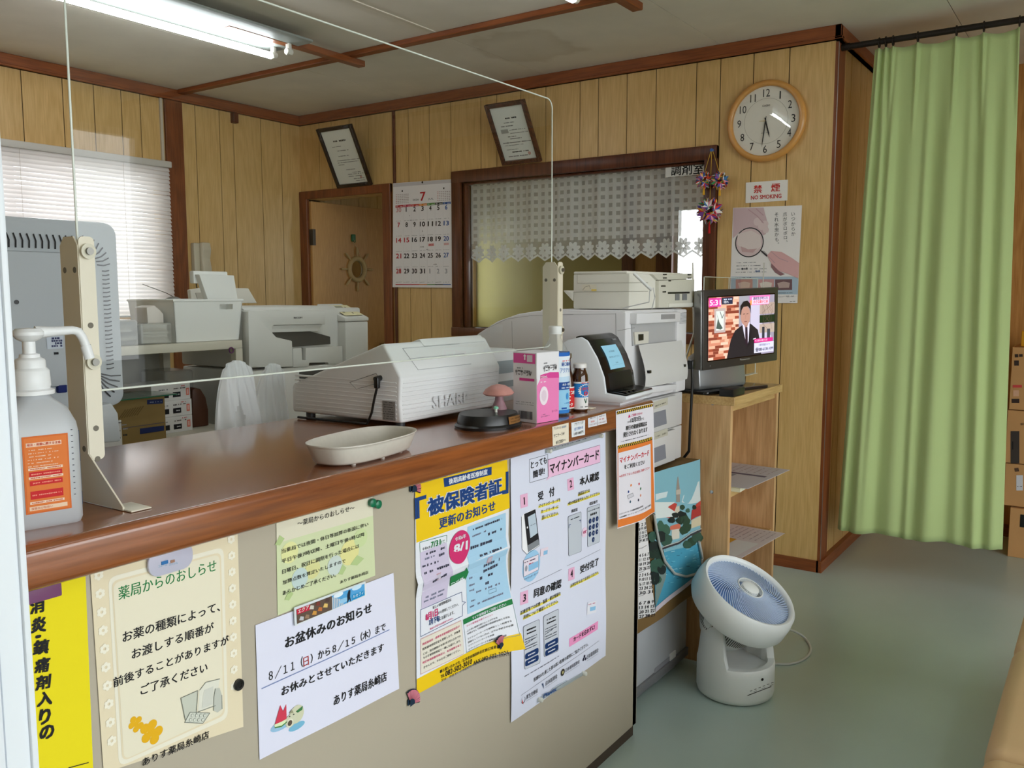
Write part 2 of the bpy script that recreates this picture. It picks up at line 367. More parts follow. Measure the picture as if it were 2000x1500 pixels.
# corridor side of the same wall block: dark stained lining
panel_wall('wall_corridor', 'y', YS, XC + .1, 5.05, 0, H, [4.04, 4.13, 4.3, 4.42, 4.6, 4.8], th=.06, m=PANEL)
e = MB(BROWN, mat('steel_strip', (170, 165, 160), .35, .8)); e.box(XC + .002, XC + .115, YS - .012, YS + .0, 0, H - .064); e.box(XC + .004, XC + .008, YS - .0145, YS - .011, 0, H - .064, e.mats[1]); e.build('trim_1', kind='structure', smooth=0)
# dispensary beyond the window: far wall, bright window, brown post
w2 = MB(OLIVE, PANEL); w2.box(5.7, 5.8, 2.93, 4.4, 0, H); w2.box(5.7, 5.8, 2.58, 2.93, 0, H, PANEL); w2.box(5.7, 5.8, 1.02, 2.58, 0, 1.15, PANEL); w2.box(5.7, 5.8, 1.02, 2.58, 1.85, H, PANEL); w2.box(5.7, 5.8, 1.02, 1.75, 1.15, 1.85, PANEL)
w2.build('wall_dispensary', kind='structure', smooth=0)
po = MB(DARKWOOD); po.box(5.66, 5.7, 2.86, 2.95, 0, H); po.box(5.66, 5.7, 2.56, 2.68, 0, H); po.build('trim_2', kind='structure', smooth=0)
w3 = MB(PLASTER); w3.box(5.05, 5.7, 1.02, 1.08, 0, H); w3.build('wall_dispensary_side', kind='structure', smooth=0)
w4 = MB(wood('corridor_wood', (206, 150, 84), (182, 124, 62), 'Z', 1, .5)); w4.box(5.0, 5.08, -2.6, 1.02, 0, H); w4.build('wall_right', kind='structure', smooth=0)
w5 = MB(PANEL); w5.box(-2.7, -2.6, -2.6, 4.4, 0, H); w5.build('wall_near', kind='structure', smooth=0)
# glazed shop front behind the photographer
w6 = MB(PLASTER); w6.box(-2.7, -1.3, -2.6, -2.5, 0, H); w6.box(3.1, 5.1, -2.6, -2.5, 0, H); w6.box(-1.3, 3.1, -2.6, -2.5, 0, .1); w6.box(-1.3, 3.1, -2.6, -2.5, 2.2, H)
w6.build('wall_front', kind='structure', smooth=0)
f = MB(ALU)
for x in (-1.3, -.2, .9, 2.0, 3.06): f.box(x, x + .04, -2.56, -2.5, .1, 2.2)
f.box(-1.3, 3.1, -2.56, -2.5, .1, .14); f.box(-1.3, 3.1, -2.56, -2.5, 2.16, 2.2)
wn = f.build('window_3', kind='structure', smooth=0)
g = MB(GLASS); g.face([(-1.3, -2.53, .1), (3.1, -2.53, .1), (3.1, -2.53, 2.2), (-1.3, -2.53, 2.2)]); g.build('pane', wn, smooth=0)
gr = MB(mat('asphalt', (150, 150, 146), .9, var=.1)); gr.box(-14, 20, -14, 16, -.3, -.1); gr.build('ground', kind='structure', smooth=0)
# white door post close to the camera
p = MB(ALU, mat('seam_dirt', (70, 58, 50), .9)); p.box(.22, .352, .80, .86, 0, H - .001, bev=.004); p.box(.3523, .3737, .802, .86, 0, H - .001, bev=.002); p.box(.3515, .353, .806, .85, 0, H - .002, p.mats[1]); p.box(.3735, .3795, .799, .86, 0, H - .001, bev=.0015)
p.build('trim_3', kind='structure')

# crown mouldings, battens, skirting
def trim(i, boxes, m, bev=.003):
    b = MB(m)
    for q in boxes: b.box(*q, bev=bev, seg=1)
    return b.build('trim_%d' % i, kind='structure', smooth=0)
trim(4, [(XC - .022, XC, 1.0 - .008, YW, 2.284, H), (XC - .029, XC, 1.0 - .015, YW, 2.284, 2.296)], BROWN_Y)
trim(5, [(-2.6, XC, YW - .022, YW, 2.284, H), (-2.6, XC, YW - .029, YW, 2.284, 2.296)], BROWN_X)
trim(6, [(XC - .022, 5.0, 1.0 - .008, YS, 2.284, H), (XC - .029, 5.0, 1.0 - .015, YS, 2.284, 2.296)], BROWN_X)
trim(7, [(2.965, 3.01, -2.5, YW - .03, H - .022, H)], BROWN_Y)
trim(8, [(2.30, 3.065, 2.955, 3.0, H - .05, H - .022)], BROWN_X)
trim(10, [(2.3, 3.065, 1.52, 1.565, H - .05, H - .022)], BROWN_X)
trim(11, [(XC - .012, XC, 3.487, 3.503, .0, 2.284)], DARKWOOD, .001)
trim(12, [(2.893, 3.0, YW - .02, YW, 0, 2.284)], BROWN)
t = MB(mat('pale_strip', (196, 186, 168), .4)); t.box(2.868, 2.882, YW - .012, YW, 1.95, 2.284); t.build('trim_13', kind='structure', smooth=0)
trim(14, [(3.33, 3.365, YW - .034, YW, 2.225, 2.284)], DARKWOOD)
sk = MB(BROWN_Y); sk.box(XC - .008, XC, YS - .008, 3.523, 0, .052); sk.build('baseboard_back', kind='structure', smooth=0)
sk = MB(BROWN_X); sk.box(XC - .008, 5.0, YS - .022, YS, 0, .052); sk.build('baseboard_corridor', kind='structure', smooth=0)
sk = MB(BROWN_Y); sk.box(4.975, 5.0, -2.5, YS - .02, 0, .06); sk.build('baseboard_right', kind='structure', smooth=0)

# door, folded fully open into the dispensary
fr = MB(BROWN); fr.box(XC - .02, XC + .1, 4.23, YW - .002, 0, 1.876, bev=.003, seg=1); fr.box(XC - .02, XC + .1, 3.52, 3.585, 0, 1.876, bev=.003, seg=1); fr.box(XC - .0202, XC + .1, 3.52, YW - .002, 1.826, 1.876, bev=.003, seg=1)
fr.build('trim_15', kind='structure', smooth=0)
VENEER = wood('door_veneer', (208, 158, 94), (190, 140, 78), 'Z', 1.6, .45, .15)
d = MB(VENEER); d.box(XC + .002, XC + .66, 4.21, 4.245, .01, 1.815, bev=.002, seg=1); door = d.build('door_1', kind='structure', smooth=0)
h = MB(mat('hinge_steel', (70, 62, 54), .4, .7)); h.box(XC - .004, XC + .02, 4.196, 4.231, 1.54, 1.64); h.cyl((XC + .004, 4.2, 1.54), (XC + .004, 4.2, 1.64), .006); h.build('hinge', door)
# interior window: frame, glass
fr = MB(DARKWOOD); y0, y1, z0, z1 = WIN
fr.box(XC - .02, XC + .1, y0 - .06, y0, z0 - .05, z1 + .064, bev=.004); fr.box(XC - .02, XC + .1, y1, y1 + .06, z0 - .05, z1 + .064, bev=.004)
fr.box(XC - .021, XC + .1, y0 - .06, y1 + .06, z1, z1 + .064, bev=.004); fr.box(XC - .03, XC + .1, y0 - .06, y1 + .06, z0 - .05, z0, bev=.004)
fr.box(XC + .012, XC + .05, y1 - .02, y1, z0, z1, bev=.003); fr.box(XC + .012, XC + .05, y0, y1, z1 - .012, z1, bev=.003)
wn = fr.build('window_2', kind='structure')
g = MB(GLASS); g.face([(XC + .03, y0, z0), (XC + .03, y1, z0), (XC + .03, y1, z1), (XC + .03, y0, z1)]); g.build('pane', wn, smooth=0)
# window behind the blind
fr = MB(ALU)
for x in (1.34, 2.07, 2.80): fr.box(x, x + .04, YW + .04, YW + .09, 1.12, 1.92)
fr.box(1.34, 2.84, YW + .04, YW + .09, 1.12, 1.16); fr.box(1.34, 2.84, YW + .04, YW + .09, 1.88, 1.92); wn = fr.build('window_1', kind='structure', smooth=0)
g = MB(GLASS); g.face([(1.34, YW + .07, 1.12), (2.84, YW + .07, 1.12), (2.84, YW + .07, 1.92), (1.34, YW + .07, 1.92)]); g.build('pane', wn, smooth=0)
fr = MB(ALU); fr.box(5.25, 5.29, YW + .03, YW + .08, 1.0, 1.9); fr.box(5.62, 5.66, YW + .03, YW + .08, 1.0, 1.9); fr.box(5.25, 5.66, YW + .03, YW + .08, 1.0, 1.04); fr.box(5.25, 5.66, YW + .03, YW + .08, 1.86, 1.9); fr.build('window_4', kind='structure', smooth=0)
fr = MB(ALU); fr.box(5.72, 5.77, 1.75, 1.79, 1.15, 1.85); fr.box(5.72, 5.77, 2.54, 2.58, 1.15, 1.85); fr.box(5.72, 5.77, 1.75, 2.58, 1.15, 1.19); fr.box(5.72, 5.77, 1.75, 2.58, 1.81, 1.85); fr.build('window_5', kind='structure', smooth=0)
# a garden hedge outside the narrow side window
R = random.Random(3); hd = MB(mat('hedge_leaves', (120, 168, 60), .7, var=.4, vscale=30))
for i in range(420):
    cpt = Vector((5.1 + R.random() * 3.2, 5.6 + R.random() * .7, R.random() * 2.0)); a = Vector((R.uniform(-1, 1), R.uniform(-1, 1), R.uniform(-1, 1))).normalized() * .13; b2 = a.cross(Vector((R.uniform(-1, 1), R.uniform(-1, 1), R.uniform(-1, 1)))).normalized() * .08
    hd.face([cpt - a, cpt - b2, cpt + a, cpt + b2])
tag(hd.build('hedge', smooth=0, recalc=False), 'bright green hedge seen through the narrow side window of the back room', 'hedge', kind='stuff')
# ================================================================= lamps
TUBE = mat('lit_tube', (244, 250, 255), .4, emit=TUBE_POWER)
ENAMEL = mat('lamp_enamel', (146, 152, 148), .45)
WHITE = mat('white_plastic', (228, 229, 228), .4)
OFFWHITE = mat('offwhite_plastic', (214, 210, 200), .42)
GREYP = mat('grey_plastic', (196, 196, 196), .45)
BLACK = mat('black_plastic', (18, 18, 19), .35)
DGREY = mat('dark_grey_plastic', (58, 58, 60), .45)
PAPER = ink(238, 238, 240)
def lamp(label, x1, yl, yr, ytube, zp=2.296, lit=True, L=1.25):
    t = thing('ceiling_lamp', label, 'ceiling light', (x1 - L / 2, (yl + yr) / 2, zp), 'tube lamps on the ceiling'); x0 = x1 - L
    b = MB(ENAMEL); b.prism([(yr, zp + .012), (yr, zp + .003), (yr + .02, zp), (yl - .02, zp), (yl, zp + .003), (yl, zp + .012)], 'x', x0, x1, bev=.001, seg=1)
    b.build('reflector_plate', t)
    b = MB(ENAMEL); ym = (yl + yr) / 2; b.box(x0 + .03, x1 - .08, ym - .04, ym + .04, zp + .012, H - .022, bev=.003); b.build('housing', t)
    b = MB(TUBE); b.cyl((x0 + .04, ytube, zp - .038), (x1 - .065, ytube, zp - .038), .0135, seg=20); b.build('fluorescent_tube', t)
    for yy in (ytube, yr + (yl - ytube) + .02):
        for xx in (x0 + .028, x1 - .052):
            b = MB(OFFWHITE); b.box(xx - .008, xx + .008, yy - .012, yy + .012, zp - .048, zp, bev=.004); b.cyl((xx - .014, yy, zp - .034), (xx + .014, yy, zp - .034), .0135); b.build('socket', t)
    return t
lamp('long tube lamp on the ceiling over the counter, its second tube missing', 2.655, 3.13, 2.862, 3.055)
lamp('tube lamp further right on the ceiling, only the end of its lit tube in view', 2.775, 1.70, 1.43, 1.615)
lamp('tube lamp on the waiting room ceiling, nearest to the shop front', 1.75, -.60, -.88, -.67)  # added out of view to brighten the floor, fan, bench and curtain
# ================================================================= blind on the window wall
b = thing('venetian_blind', 'white venetian blind lowered over the window behind the monitor', 'blind', (2.09, YW - .03, 1.1))
SLAT = sheer('blind_slat', (228, 222, 220), .0, tl=.24)
h = MB(mat('blind_rail', (205, 200, 192), .4)); h.box(1.27, 2.9, YW - .05, YW - .004, 1.915, 1.948, bev=.004); h.build('headrail', b)
h = MB(h.mats[0] if False else MC['blind_rail']); h.box(1.275, 2.895, YW - .04, YW - .015, 1.112, 1.124, bev=.004); h.build('bottom_rail', b)
s = MB(SLAT); z = 1.905; R = random.Random(5)
while z > 1.13:
    a = math.radians(R.uniform(56, 66)); dy, dz = .0125 * math.cos(a), .0125 * math.sin(a); s.grid(lambda u, v: (1.275 + 1.62 * u, YW - .028 + (v - .5) * 2 * dy - .0015 * math.sin(v * math.pi), z + (v - .5) * 2 * dz + .0004 * math.sin(u * 23 + z * 90)), 10, 3); z -= .0212
s.build('slats', b, recalc=False)
for x in (1.5, 2.1, 2.62):
    c = MB(mat('blind_cord', (216, 206, 198), .7))
    c.cyl((x, YW - .043, 1.915), (x, YW - .043, 1.12), .0009, seg=6); c.build('ladder_cord', b)
# ================================================================= intercom handset
t = thing('intercom_phone', 'beige handset phone hanging on the panelled wall beside the blind', 'phone', (3.06, YW, 1.32)); IV = mat('ivory_plastic', (202, 192, 170), .45)
q = MB(IV); q.box(3.028, 3.075, YW - .035, YW, 1.325, 1.52, bev=.006); q.build('wall_unit', t)
q = MB(IV); q.prism([(YW - .036, 1.335), (YW - .066, 1.335), (YW - .072, 1.375), (YW - .06, 1.43), (YW - .072, 1.48), (YW - .064, 1.523), (YW - .036, 1.523)], 'x', 3.062, 3.116, bev=.006); q.build('handset', t)
q = MB(BLACK); q.tube([(3.04, YW - .02, 1.325), (3.045, YW - .022, 1.27), (3.075, YW - .025, 1.235), (3.1, YW - .02, 1.275), (3.08, YW - .03, 1.335)], .003); q.build('cord', t)
# ================================================================= clock
cy, cz = 1.301, 1.985
t = thing('wall_clock', 'round wall clock with a light wooden rim on the panelled wall', 'clock', (XC, cy, cz))
q = MB(mat('rim_wood', (208, 150, 78), .35, var=.07, vscale=25, coat=.3)); q.lathe([(.168, 0), (.175, .012), (.174, .026), (.166, .034), (.154, .036), (.1485, .03), (.148, .01)], (XC, cy, cz), (-1, 0, 0), seg=64); q.build('rim', t, smooth=60)
s = Sheet((XC - .018, cy, cz), (0, -1, 0), (0, 0, 1), uv=True, base=0); DI = ink(40, 40, 42)
s.disc((0, 0), .1495, ink(238, 233, 224), 0, seg=64); s.disc((0, 0), .0975, ink(172, 164, 150), 1, seg=56); s.disc((0, 0), .0962, ink(238, 232, 222), 2, seg=56)
for i in range(1, 13):
    a = math.pi / 2 - i * math.pi / 6; wd = .017 if i < 10 else .03; u, v = .12 * math.cos(a), .12 * math.sin(a)
    if i == 1: wd = .006
    if i == 11: wd = .024
    s.text(str(i), (u - wd / 2, v - .0165), (u + wd / 2, v - .0165), DI, .033, -.012)
s.text('CASIO', (-.017, .062), (.017, .062), DI, .008, .02); s.dashes((-.022, -.05), (.022, -.05), ink(150, 145, 138), .003)
s.build('dial', t)
def hand(nm, ang, L, tail, wd, hgt, m):
    a = math.radians(ang); d = Vector((0, -math.sin(a), math.cos(a))); nn = Vector((0, d.z, -d.y)); c0 = Vector((XC - .018 - hgt, cy, cz)); b = MB(m)
    P = [c0 - d * tail - nn * wd * .4, c0 - nn * wd, c0 + d * L * .75 - nn * wd * .8, c0 + d * L, c0 + d * L * .75 + nn * wd * .8, c0 + nn * wd, c0 - d * tail + nn * wd * .4]
    b.face(P); b.face([p + Vector((-.001, 0, 0)) for p in P[::-1]]); b.build(nm, t, smooth=0)
hand('hour_hand', 165, .075, .015, .003, .003, DI); hand('minute_hand', 187, .112, .02, .0024, .005, DI); hand('second_hand', 274, .03, .0, .0012, .007, mat('brass', (206, 176, 104), .3, .9))
q = MB(pane('clock_glass', ior=1.5)); q.lathe([(.15, .031), (.12, .0335), (.07, .0355), (0, .0365)], (XC, cy, cz), (-1, 0, 0), seg=48); q.build('glass', t, smooth=80)
# ================================================================= certificates leaning out from the wall
def cert(label, BL, BR, TL, m, lines, xb=XC - .012, ins=.021):
    a = onX(*BL, xb); w_ = a.y - onX(*BR, xb).y; p = onY(*TL, a.y); V = (p - a); hgt = V.length; V.normalize(); U = Vector((0, -1, 0)); N = U.cross(V)
    t = thing('certificate_frame', label, 'frame', tuple(a), 'framed certificates above the wall')
    T = Matrix(((U.x, V.x, N.x, a.x), (U.y, V.y, N.y, a.y), (U.z, V.z, N.z, a.z), (0, 0, 0, 1)))
    b = MB(m); b.T = T; e = ins
    for q in ((0, e, 0, hgt), (w_ - e, w_, 0, hgt), (e, w_ - e, 0, e), (e, w_ - e, hgt - e, hgt)): b.box(q[0], q[1], q[2], q[3], -.006, .014, bev=.003)
    b.box(.004, w_ - .004, .004, hgt - .004, -.006, -.002); b.build('frame', t)
    s = Sheet(a, U, V, uv=True, base=.0); s.rect((e - .002, hgt - e + .002), (w_ - e + .002, e - .002), ink(242, 243, 238), 2); iw, ih = w_ - 2 * e, hgt - 2 * e; G = ink(110, 110, 110); R = random.Random(w_)
    for i, (v, u0, u1, hh) in enumerate(lines): s.dashes((e + iw * u0, e + ih * v), (e + iw * u1, e + ih * v), ink(60, 60, 60) if hh > .006 else G, hh, 4, i, .85)
    if lines[0][0] < .8: s.rect((e + iw * .14, e + ih * .585), (e + iw * .36, e + ih * .51), ink(176, 176, 172), 3)
    s.disc((e + iw * .8, e + ih * .1), .009, ink(214, 168, 160), 3); s.build('certificate', t)
    g = MB(MC['clock_glass']); g.T = T; g.face([(e, e, .006), (w_ - e, e, .006), (w_ - e, hgt - e, .006), (e, hgt - e, .006)]); g.build('glass', t, smooth=0)
cert('certificate in a dark frame leaning forward above the door', (661, 367), (728, 359), (619, 252), wood('ebony', (44, 30, 24), (28, 18, 14), 'Z', 1, .25, .3),
     [(.8, .3, .72, .011), (.7, .2, .5, .004), (.62, .3, .7, .005), (.52, .3, .65, .005), (.44, .2, .95, .005), (.4, .2, .9, .005), (.36, .2, .4, .005), (.26, .4, .7, .005), (.2, .55, .85, .006), (.17, .4, .95, .006), (.13, .4, .85, .005), (.08, .55, .9, .006), (.04, .6, .9, .005)])
cert('certificate in a brown carved frame leaning forward above the window', (983, 322), (1059, 313), (947, 205), wood('walnut', (92, 52, 34), (52, 28, 18), 'X', 2.2, .35, .9),
     [(.78, .38, .72, .009), (.7, .3, .6, .005), (.64, .15, .55, .006), (.56, .4, .9, .004), (.5, .4, .95, .004), (.44, .3, .55, .005), (.4, .35, .7, .005), (.33, .1, .95, .006), (.28, .1, .7, .004), (.2, .15, .5, .004), (.15, .3, .8, .007), (.07, .15, .8, .006)])
# ================================================================= calendar
s = sheetX(XC - .0135); s.quad([(768, 358), (883, 350), (885, 562), (767, 561)], ink(240, 236, 238), 0); BK, RD, BL_ = ink(34, 34, 38), ink(190, 40, 52), ink(44, 92, 160)
def cal(x, y): return (550 + x * .3, 150 + y * .3)
s.quad([cal(728, 695), cal(1106, 668), cal(1106, 690), cal(728, 718)], ink(206, 202, 206), 1)
s.text('7', cal(905, 808), cal(938, 805), RD, cal(905, 752), .02); s.text('2024', cal(855, 808), cal(893, 806), ink(90, 90, 90), cal(855, 796)); s.text('JUL', cal(957, 804), cal(990, 802), ink(90, 90, 90), cal(957, 790))
for x0, yt in ((745, 768), (1015, 750)):
    for r in range(6):
        for c in range(7): s.dashes(cal(x0 + c * 12.5, yt + r * 11 - c * .6), cal(x0 + c * 12.5 + 8, yt + r * 11 - c * .6 - .4), ink(150, 130, 130) if c else ink(200, 120, 120), .0045, 2, r * 7 + c, 1)
    s.rect(cal(x0 + 38, yt - 18), cal(x0 + 46, yt - 30), ink(60, 60, 60))
cols = [RD, ink(196, 52, 84), ink(206, 66, 60), ink(226, 140, 60), ink(96, 150, 76), ink(50, 66, 64), BL_]; X7 = [743 + i * 51.5 for i in range(7)]
for i in range(7):
    ya, yb = 838 - i * 3.6, 834 - i * 3.6
    s.quad([cal(X7[i], ya), cal(X7[i] + 50, yb), cal(X7[i] + 50, yb + 15), cal(X7[i], ya + 15)], cols[i], 2); s.text('日月火水木金土'[i], cal(X7[i] + 5, ya + 12), cal(X7[i] + 17, ya + 11), ink(240, 236, 236), cal(X7[i] + 5, ya + 2)); s.dashes(cal(X7[i] + 28, ya + 7), cal(X7[i] + 46, ya + 6), ink(240, 236, 236), .004, 3, i, 1)
    s.quad([cal(X7[i], 1350), cal(X7[i] + 51.5, 1350), cal(X7[i] + 51.5, 1355), cal(X7[i], 1355)], cols[i], 2)
    if i: s.line([cal(X7[i], 860), cal(X7[i] + 1, 1350)], .0006, ink(196, 192, 194), 1)
day = -1
for r, yr_ in enumerate((882, 980, 1080, 1182, 1280)):
    for i in range(7):
        d = [30, 1, 2, 3, 4, 5, 6][i] if r == 0 else r * 7 + i; yy = yr_ - i * (3 if r == 0 else (2 if r < 3 else (1 if r == 3 else 0))); g = d > 31
        if g: d -= 31
        m = ink(206, 150, 150) if (r == 0 and i == 0) else (ink(170, 170, 176) if g else (RD if i == 0 or d == 15 else (BL_ if i == 6 else BK))); x = X7[i] + 14 if d < 10 else X7[i] + 5; wd = 14 if d < 10 else 32
        if d == 1: wd = 8
        s.text(str(d), cal(x, yy), cal(x + wd, yy - .5), m, cal(x, yy - 30), .025)
        s.dashes(cal(X7[i] + 3, yy + 58), cal(X7[i] + 40, yy + 56), ink(170, 168, 170), .0035, 2, r * 7 + i, .8)
s.quad([cal(957, 1087), cal(993, 1084), cal(993, 1101), cal(957, 1104)], ink(226, 150, 150), 2); s.text('休み', cal(962, 1100), cal(988, 1098), RD, cal(962, 1090)); s.quad([cal(1058, 1082), cal(1090, 1080), cal(1090, 1094), cal(1058, 1096)], ink(226, 180, 180), 2)
for (x, y) in ((820, 905), (828, 935), (908, 1005), (905, 1108), (935, 1125), (990, 1222)): s.dashes(cal(x, y), cal(x + 22, y - 1), ink(176, 170, 172), .008, 2, x, .7)
s.disc(cal(918, 687), .006, ink(30, 30, 30), 4)
s.build('wall_calendar', label='large white month calendar for July hanging between door and window', cat='calendar')
# ================================================================= signs and poster by the clock
def px3(x, y): return (1000 + x * .3, 250 + y * .3)
s = Sheet((XC + .026, 0, 0), (0, -1, 0), (0, 0, 1), base=.0005); s.quad([px3(1000, 236), px3(1263, 209), px3(1260, 299), px3(1000, 321)], ink(226, 224, 218), 0); s.text('調剤室', px3(1036, 311), px3(1246, 298), ink(24, 22, 22), px3(1036, 238), .015)
s.build('room_sign', label='white strip sign with black characters at the top corner of the inner window', cat='sign')
s = sheetX(XC, base=.004); s.quad([(1457.5, 357), (1538.5, 351), (1538, 391.6), (1457, 397)], ink(238, 234, 228), 0); RS = ink(200, 44, 40)
s.text('禁', px3(1576, 425), px3(1628, 422), RS, px3(1576, 374), .02); s.text('煙', px3(1690, 416), px3(1746, 412), RS, px3(1690, 364), .02); s.text('NO SMOKING', px3(1558, 468), px3(1756, 455), RS, px3(1558, 442), .018)
ns = s.build('no_smoking_sign', label='small white plastic sign reading NO SMOKING in red below the clock', cat='sign')
q = MB(mat('sign_plastic', (226, 222, 216), .4)); a, c = onX(1457.5, 357, XC), onX(1538, 391.6, XC); q.box(XC - .0038, XC, c.y, a.y, c.z, a.z - .001, bev=.001); q.build('backing', ns)
s = sheetX(XC, bend=lambda u, v: .002 + .002 * math.sin(u * 14)); s.quad([(1432, 406), (1567, 401), (1558, 592), (1425, 592)], ink(240, 236, 234), 0)
SK, SK2, SK3 = ink(212, 186, 190), ink(226, 206, 206), ink(196, 160, 166)
s.poly([px3(1442, 522), px3(1640, 518), px3(1650, 560), px3(1662, 600), px3(1668, 650), px3(1655, 690), px3(1640, 700), px3(1560, 660), px3(1500, 660), px3(1438, 720)], SK, 1)
for x, y, r in ((1628, 640, 24), (1655, 665, 20), (1650, 625, 22), (1600, 610, 26)): s.disc(px3(x, y), px3(x + r, y), SK2, 2)
s.line([px3(1540, 530), px3(1600, 575), px3(1640, 620)], .004, SK3, 3); s.line([px3(1590, 525), px3(1640, 570)], .004, SK3, 3)
s.disc(px3(1547, 745), px3(1547, 842), ink(60, 58, 60), 4, seg=40); s.disc(px3(1547, 745), px3(1547, 835), ink(222, 200, 200), 5, seg=40)
s.poly([px3(1470, 690), px3(1560, 668), px3(1620, 700), px3(1625, 770), px3(1590, 800), px3(1520, 800), px3(1470, 760)], ink(230, 216, 212), 6)
s.poly([px3(1490, 770), px3(1540, 790), px3(1600, 785), px3(1570, 812), px3(1500, 806)], ink(206, 172, 172), 7)
s.line([px3(1625, 800), px3(1665, 835)], .007, ink(70, 66, 68), 6); s.line([px3(1640, 800), px3(1665, 825)], .003, ink(170, 166, 168), 7)
s.poly([px3(1665, 830), px3(1690, 800), px3(1760, 808), px3(1830, 850), px3(1872, 880), px3(1866, 980), px3(1800, 950), px3(1740, 930), px3(1690, 880)], ink(222, 176, 176), 6)
s.poly([px3(1690, 880), px3(1740, 930), px3(1780, 952), px3(1750, 962), px3(1715, 940), px3(1690, 905)], ink(150, 112, 116), 5)
for a, b2 in (((1690, 805), (1745, 850)), ((1672, 835), (1715, 880)), ((1745, 850), (1800, 870))): s.line([px3(*a), px3(*b2)], .003, SK3, 7)
TX = ink(70, 70, 74)
s.col('いつからか', px3(1832, 545), px3(1834, 705), TX); s.col('爪がボロボロ、', px3(1780, 548), px3(1784, 760), TX); s.col('それ水虫かも。', px3(1724, 548), px3(1728, 775), TX)
for i, y in enumerate((878, 898, 919, 940)): s.dashes(px3(1458, y), px3(1590 + 30 * (i > 0) + 40 * (i > 1), y - 3), ink(140, 140, 146), .004, 3, i)
s.text('塗り薬', px3(1496, 924), px3(1536, 922), ink(60, 66, 80), px3(1496, 910), .02, k=5); s.text('飲み薬', px3(1588, 940), px3(1616, 938), ink(60, 110, 170), px3(1588, 926), .02, k=5)
s.quad([px3(1428, 968), px3(1866, 968), px3(1862, 1083), px3(1424, 1083)], ink(176, 196, 212), 2)
for x, c1, c2 in ((1458, (206, 150, 146), (226, 196, 186)), (1600, (206, 158, 158), (226, 216, 206)), (1716, (120, 92, 96), (190, 166, 160))):
    s.quad([px3(x, 986), px3(x + 110, 984), px3(x + 110, 1054), px3(x, 1056)], ink(*c1), 3); s.poly([px3(x + 14, 1010), px3(x + 55, 1000), px3(x + 96, 1008), px3(x + 90, 1040), px3(x + 24, 1042)], ink(*c2), 4)
s.dashes(px3(1455, 975), px3(1560, 973), ink(90, 96, 106), .004, 4, 3); s.dashes(px3(1700, 1075), px3(1830, 1073), ink(90, 96, 106), .0035, 4, 4); s.text('皮膚科クリニック・院長・内科', px3(1700, 1104), px3(1838, 1100), ink(90, 90, 96), px3(1700, 1094)); s.dashes(px3(1812, 1130), px3(1846, 1128), ink(150, 150, 150), .003, 4, 5)
s.build('foot_care_poster', label='poster showing a toe under a magnifying glass held by a hand', cat='poster')
# ================================================================= folded paper balls
def kusudama(label, c, r, seed, pin, tm, tlen):
    c = onX(c[0], c[1], XC - .05); R = random.Random(seed); PAL = [ink(*q) for q in ((226, 54, 56), (60, 96, 190), (246, 206, 80), (70, 160, 100), (240, 160, 186), (140, 84, 170), (244, 242, 236), (240, 140, 66), (70, 120, 170))]
    t = thing('paper_ball', label, 'origami ball', tuple(c), 'folded paper balls hanging by the window')
    b = MB(*PAL); n = 16
    for i in range(n):
        ph = math.acos(1 - 2 * (i + .5) / n); th = i * 2.39996; d = Vector((math.sin(ph) * math.cos(th), math.sin(ph) * math.sin(th), math.cos(ph))); a = d.orthogonal().normalized(); e = d.cross(a); k = 5; tip = r * .62
        for j in range(k):
            a0 = 2 * math.pi * j / k; a1 = a0 + math.pi / k; a2 = a0 + 2 * math.pi / k; P = lambda an, rr, hh: c + d * hh + (a * math.cos(an) + e * math.sin(an)) * rr; m = R.choice(PAL)
            b.face([c + d * tip, P(a0, r * .3, r * .78), P(a1, r * .56, r * 1.0)], m); b.face([c + d * tip, P(a1, r * .56, r * 1.0), P(a2, r * .3, r * .78)], R.choice(PAL)); b.face([P(a0, r * .26, r * .8), c + d * r * .2, P(a1, r * .44, r)], m)
    b.build('ball', t, smooth=0, recalc=False)
    q = MB(tm); q.cyl(c - Vector((0, 0, r * .8)), c - Vector((0, 0, r + tlen)), .0035, r1=.006, seg=8); q.build('tassel', t)
    q = MB(ink(206, 170, 60)); q.cyl(c + Vector((0, 0, r * .7)), pin + Vector((0, (c.y - pin.y) * .08, 0)), .0012, seg=6); q.build('string', t)
pin = onX(1390, 293, XC - .03); YT, RT = ink(226, 170, 40), ink(190, 30, 34)
kusudama('left one of the upper pair of folded paper balls hanging on the window frame', (1375, 352), .038, 1, pin, YT, .028)
kusudama('right one of the upper pair of folded paper balls, beside the window frame', (1406, 353), .039, 2, pin, YT, .028)
kusudama('larger folded paper ball with a red tassel, lowest of the three', (1386, 412), .056, 3, pin, RT, .045)
q = MB(ink(70, 110, 180)); q.cyl((XC - .02, pin.y, pin.z), (XC - .034, pin.y, pin.z), .007); tag(q.build('push_pin'), 'blue push pin holding the paper balls on the window frame', 'pin')
